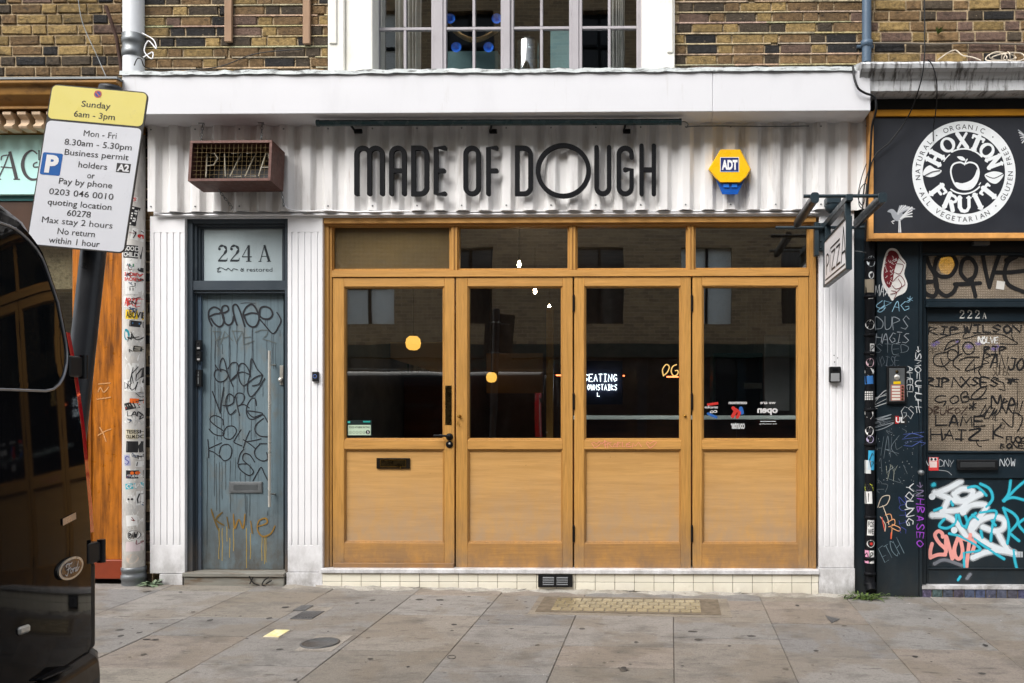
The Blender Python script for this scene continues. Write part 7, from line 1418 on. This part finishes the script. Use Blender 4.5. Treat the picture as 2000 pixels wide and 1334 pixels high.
mb = MB(); mb.add([RX(a, b, .0085) for a, b in ((-3.965, 1.012), (-3.898, 1.02), (-3.898, 1.037), (-3.965, 1.029))], [(0, 1, 2, 3)]); mb.build('silver_label', M('silver_label', lin(190, 180, 170), .3, .5), rdr)
mb = MB(); c_ = RX(-4.13, .80, .006); mb.box(c_.x-.003, c_.x+.008, -4.147, -4.113, .789, .807); mb.build('door_badge', m_steel, rdr, bevel=.004)
mb = MB(); prb = [(-.05, .665), (.012, .66), (.034, .645), (.040, .60), (.036, .40), (.0, .22), (-.25, .20), (-.25, .6)]; ysb = [YFAR+.008-1.986*k/30 for k in range(31)]
vs = [(RX(y_, .6).x + a - .028*(1 if k in (0, 30) else 0), y_, b) for k, y_ in enumerate(ysb) for a, b in prb]; n_ = len(prb)
mb.add(vs, [(i*n_+k, i*n_+(k+1) % n_, (i+1)*n_+(k+1) % n_, (i+1)*n_+k) for i in range(30) for k in range(n_)], False); mb.add(vs[:n_], [tuple(range(n_))]); mb.add(vs[-n_:], [tuple(range(n_))]); mb.build('rear_bumper', m_vtrim, VAN, bevel=.008, seg=2)
mb = MB()
for k in range(9):
    y_ = YFAR-.30-.14*k; x_ = RX(y_, .6).x; mb.box(x_-.02, x_+.022, y_, y_+.1, .664, .669)
mb.build('bumper_step', m_vtrim, VAN, bevel=.002)
mb = MB(); x_ = RX(YFAR, .8).x; mb.box(x_-.06, x_+.004, YFAR-.045, YFAR+.006, .655, .89); mb.build('corner_trim', m_vtrim, VAN, bevel=.012, seg=3)
mb = MB(); mb.add([(XR-3.42, YFAR-.12, 1.74), (XR-3.42, YFAR-1.85, 1.74), (XR-4.08, YFAR-1.88, 1.40), (XR-4.08, YFAR-.09, 1.40)], [(0, 1, 2, 3)]); mb.build('windscreen', m_vglass, VAN, solid=.01)
for x_ in (XR-.95, XR-3.95):
    for y_ in (YFAR-.13, YFAR-1.84):
        mb = MB(); mb.lathe([(.20, -.10), (.30, -.11), (.335, -.07), (.335, .07), (.30, .11), (.20, .10)], (x_, y_, zr_+.335), 28, 'y'); wh = mb.build('wheel', M('tyre_rubber', (.02, .02, .02), .8) if 'tyre_rubber' not in bpy.data.materials else bpy.data.materials['tyre_rubber'], VAN)
        mb = MB(); mb.lathe([(0.0001, -.06), (.05, -.07), (.16, -.05), (.205, -.095), (.205, .095), (.16, .05), (.05, .07), (0.0001, .06)], (x_, y_, zr_+.335), 24, 'y'); mb.build('rim', m_zinc, wh)

# ================================================================== ACROSS THE STREET (seen only in reflections)
YO = -12.2
OB = thing('opposite_building', (0, YO, 0), 'brown brick terrace with dark shopfronts across the street, seen reflected in the glass', 'building')
m_obrick = bpy.data.materials.new('opposite_brick'); m_obrick.use_nodes = True; nt = m_obrick.node_tree; b_ = nt.nodes['Principled BSDF']; bt = nt.nodes.new('ShaderNodeTexBrick')
mp_ = nt.nodes.new('ShaderNodeMapping'); tc = nt.nodes.new('ShaderNodeTexCoord'); mp_.inputs['Rotation'].default_value = (rad(90), 0, 0); nt.links.new(tc.outputs['Object'], mp_.inputs[0]); nt.links.new(mp_.outputs[0], bt.inputs[0])
bt.inputs['Color1'].default_value = lin(164, 142, 108)+(1,); bt.inputs['Color2'].default_value = lin(128, 108, 84)+(1,); bt.inputs['Mortar'].default_value = lin(176, 160, 134)+(1,); bt.inputs['Scale'].default_value = 1; bt.inputs['Brick Width'].default_value = .225; bt.inputs['Row Height'].default_value = .0765; bt.inputs['Mortar Size'].default_value = .006
nt.links.new(bt.outputs[0], b_.inputs['Base Color']); b_.inputs['Roughness'].default_value = .9
wins = [(-8.3, -7.1), (-6.2, -5.0), (-3.9, -2.8), (-1.0, .1), (1.4, 2.5), (3.6, 4.6), (6.2, 7.3), (8.6, 9.7)]
mb = MB(); zA, zB_ = 2.75, 10.8; edges = [-16] + [v for a in wins for v in a] + [16]
for i in range(0, len(edges), 2): mb.box(edges[i], edges[i+1], YO-.3, YO, zA, zB_)
for a, b in wins:
    for z1_, z2_ in ((zA, 3.2), (4.9, 6.0), (7.6, 8.7), (10.2, zB_)): mb.box(a, b, YO-.3, YO, z1_, z2_)
mb.build('brick_wall', m_obrick, OB)
mb = MB(); mb.box(-16, 16, YO-6, YO-.31, 0, 10.7); mb.build('rear_walls', m_brick, OB)
m_owin = M('opposite_blind', lin(232, 240, 240), .3, var=.15, vs=1.0); m_odark = M('opposite_dark_glass', (.02, .022, .025), .05, var=0)
for k, (a, b) in enumerate(wins):
    for z1_, z2_ in ((3.2, 4.9), (6.0, 7.6), (8.7, 10.2)):
        mb = MB(); mb.box(a, b, YO-.28, YO-.2, z1_, z2_); o = mb.build('window', m_owin if k % 3 == 1 else m_odark, OB)
        mb = MB(); mb.box(a, b, YO-.2, YO-.14, (z1_+z2_)/2-.03, (z1_+z2_)/2+.03); mb.box((a+b)/2-.03, (a+b)/2+.03, YO-.2, YO-.15, z1_, z2_); mb.build('window_frame', m_black, o)
mb = MB(); mb.box(-16, 16, YO-.3, YO+.25, 2.45, 2.74); mb.build('shop_fascia', M('dark_green_fascia', lin(30, 50, 46), .5), OB)
mb = MB(); mb.box(-16, 16, YO-.3, YO-.02, -.3, 2.44); mb.build('shopfront', m_odark, OB)
mb = MB()
for i in range(14): x_ = -15+i*2.2; mb.box(x_, x_+.22, YO-.02, YO+.06, -.3, 2.44)
mb.build('shop_piers', m_teal, OB)
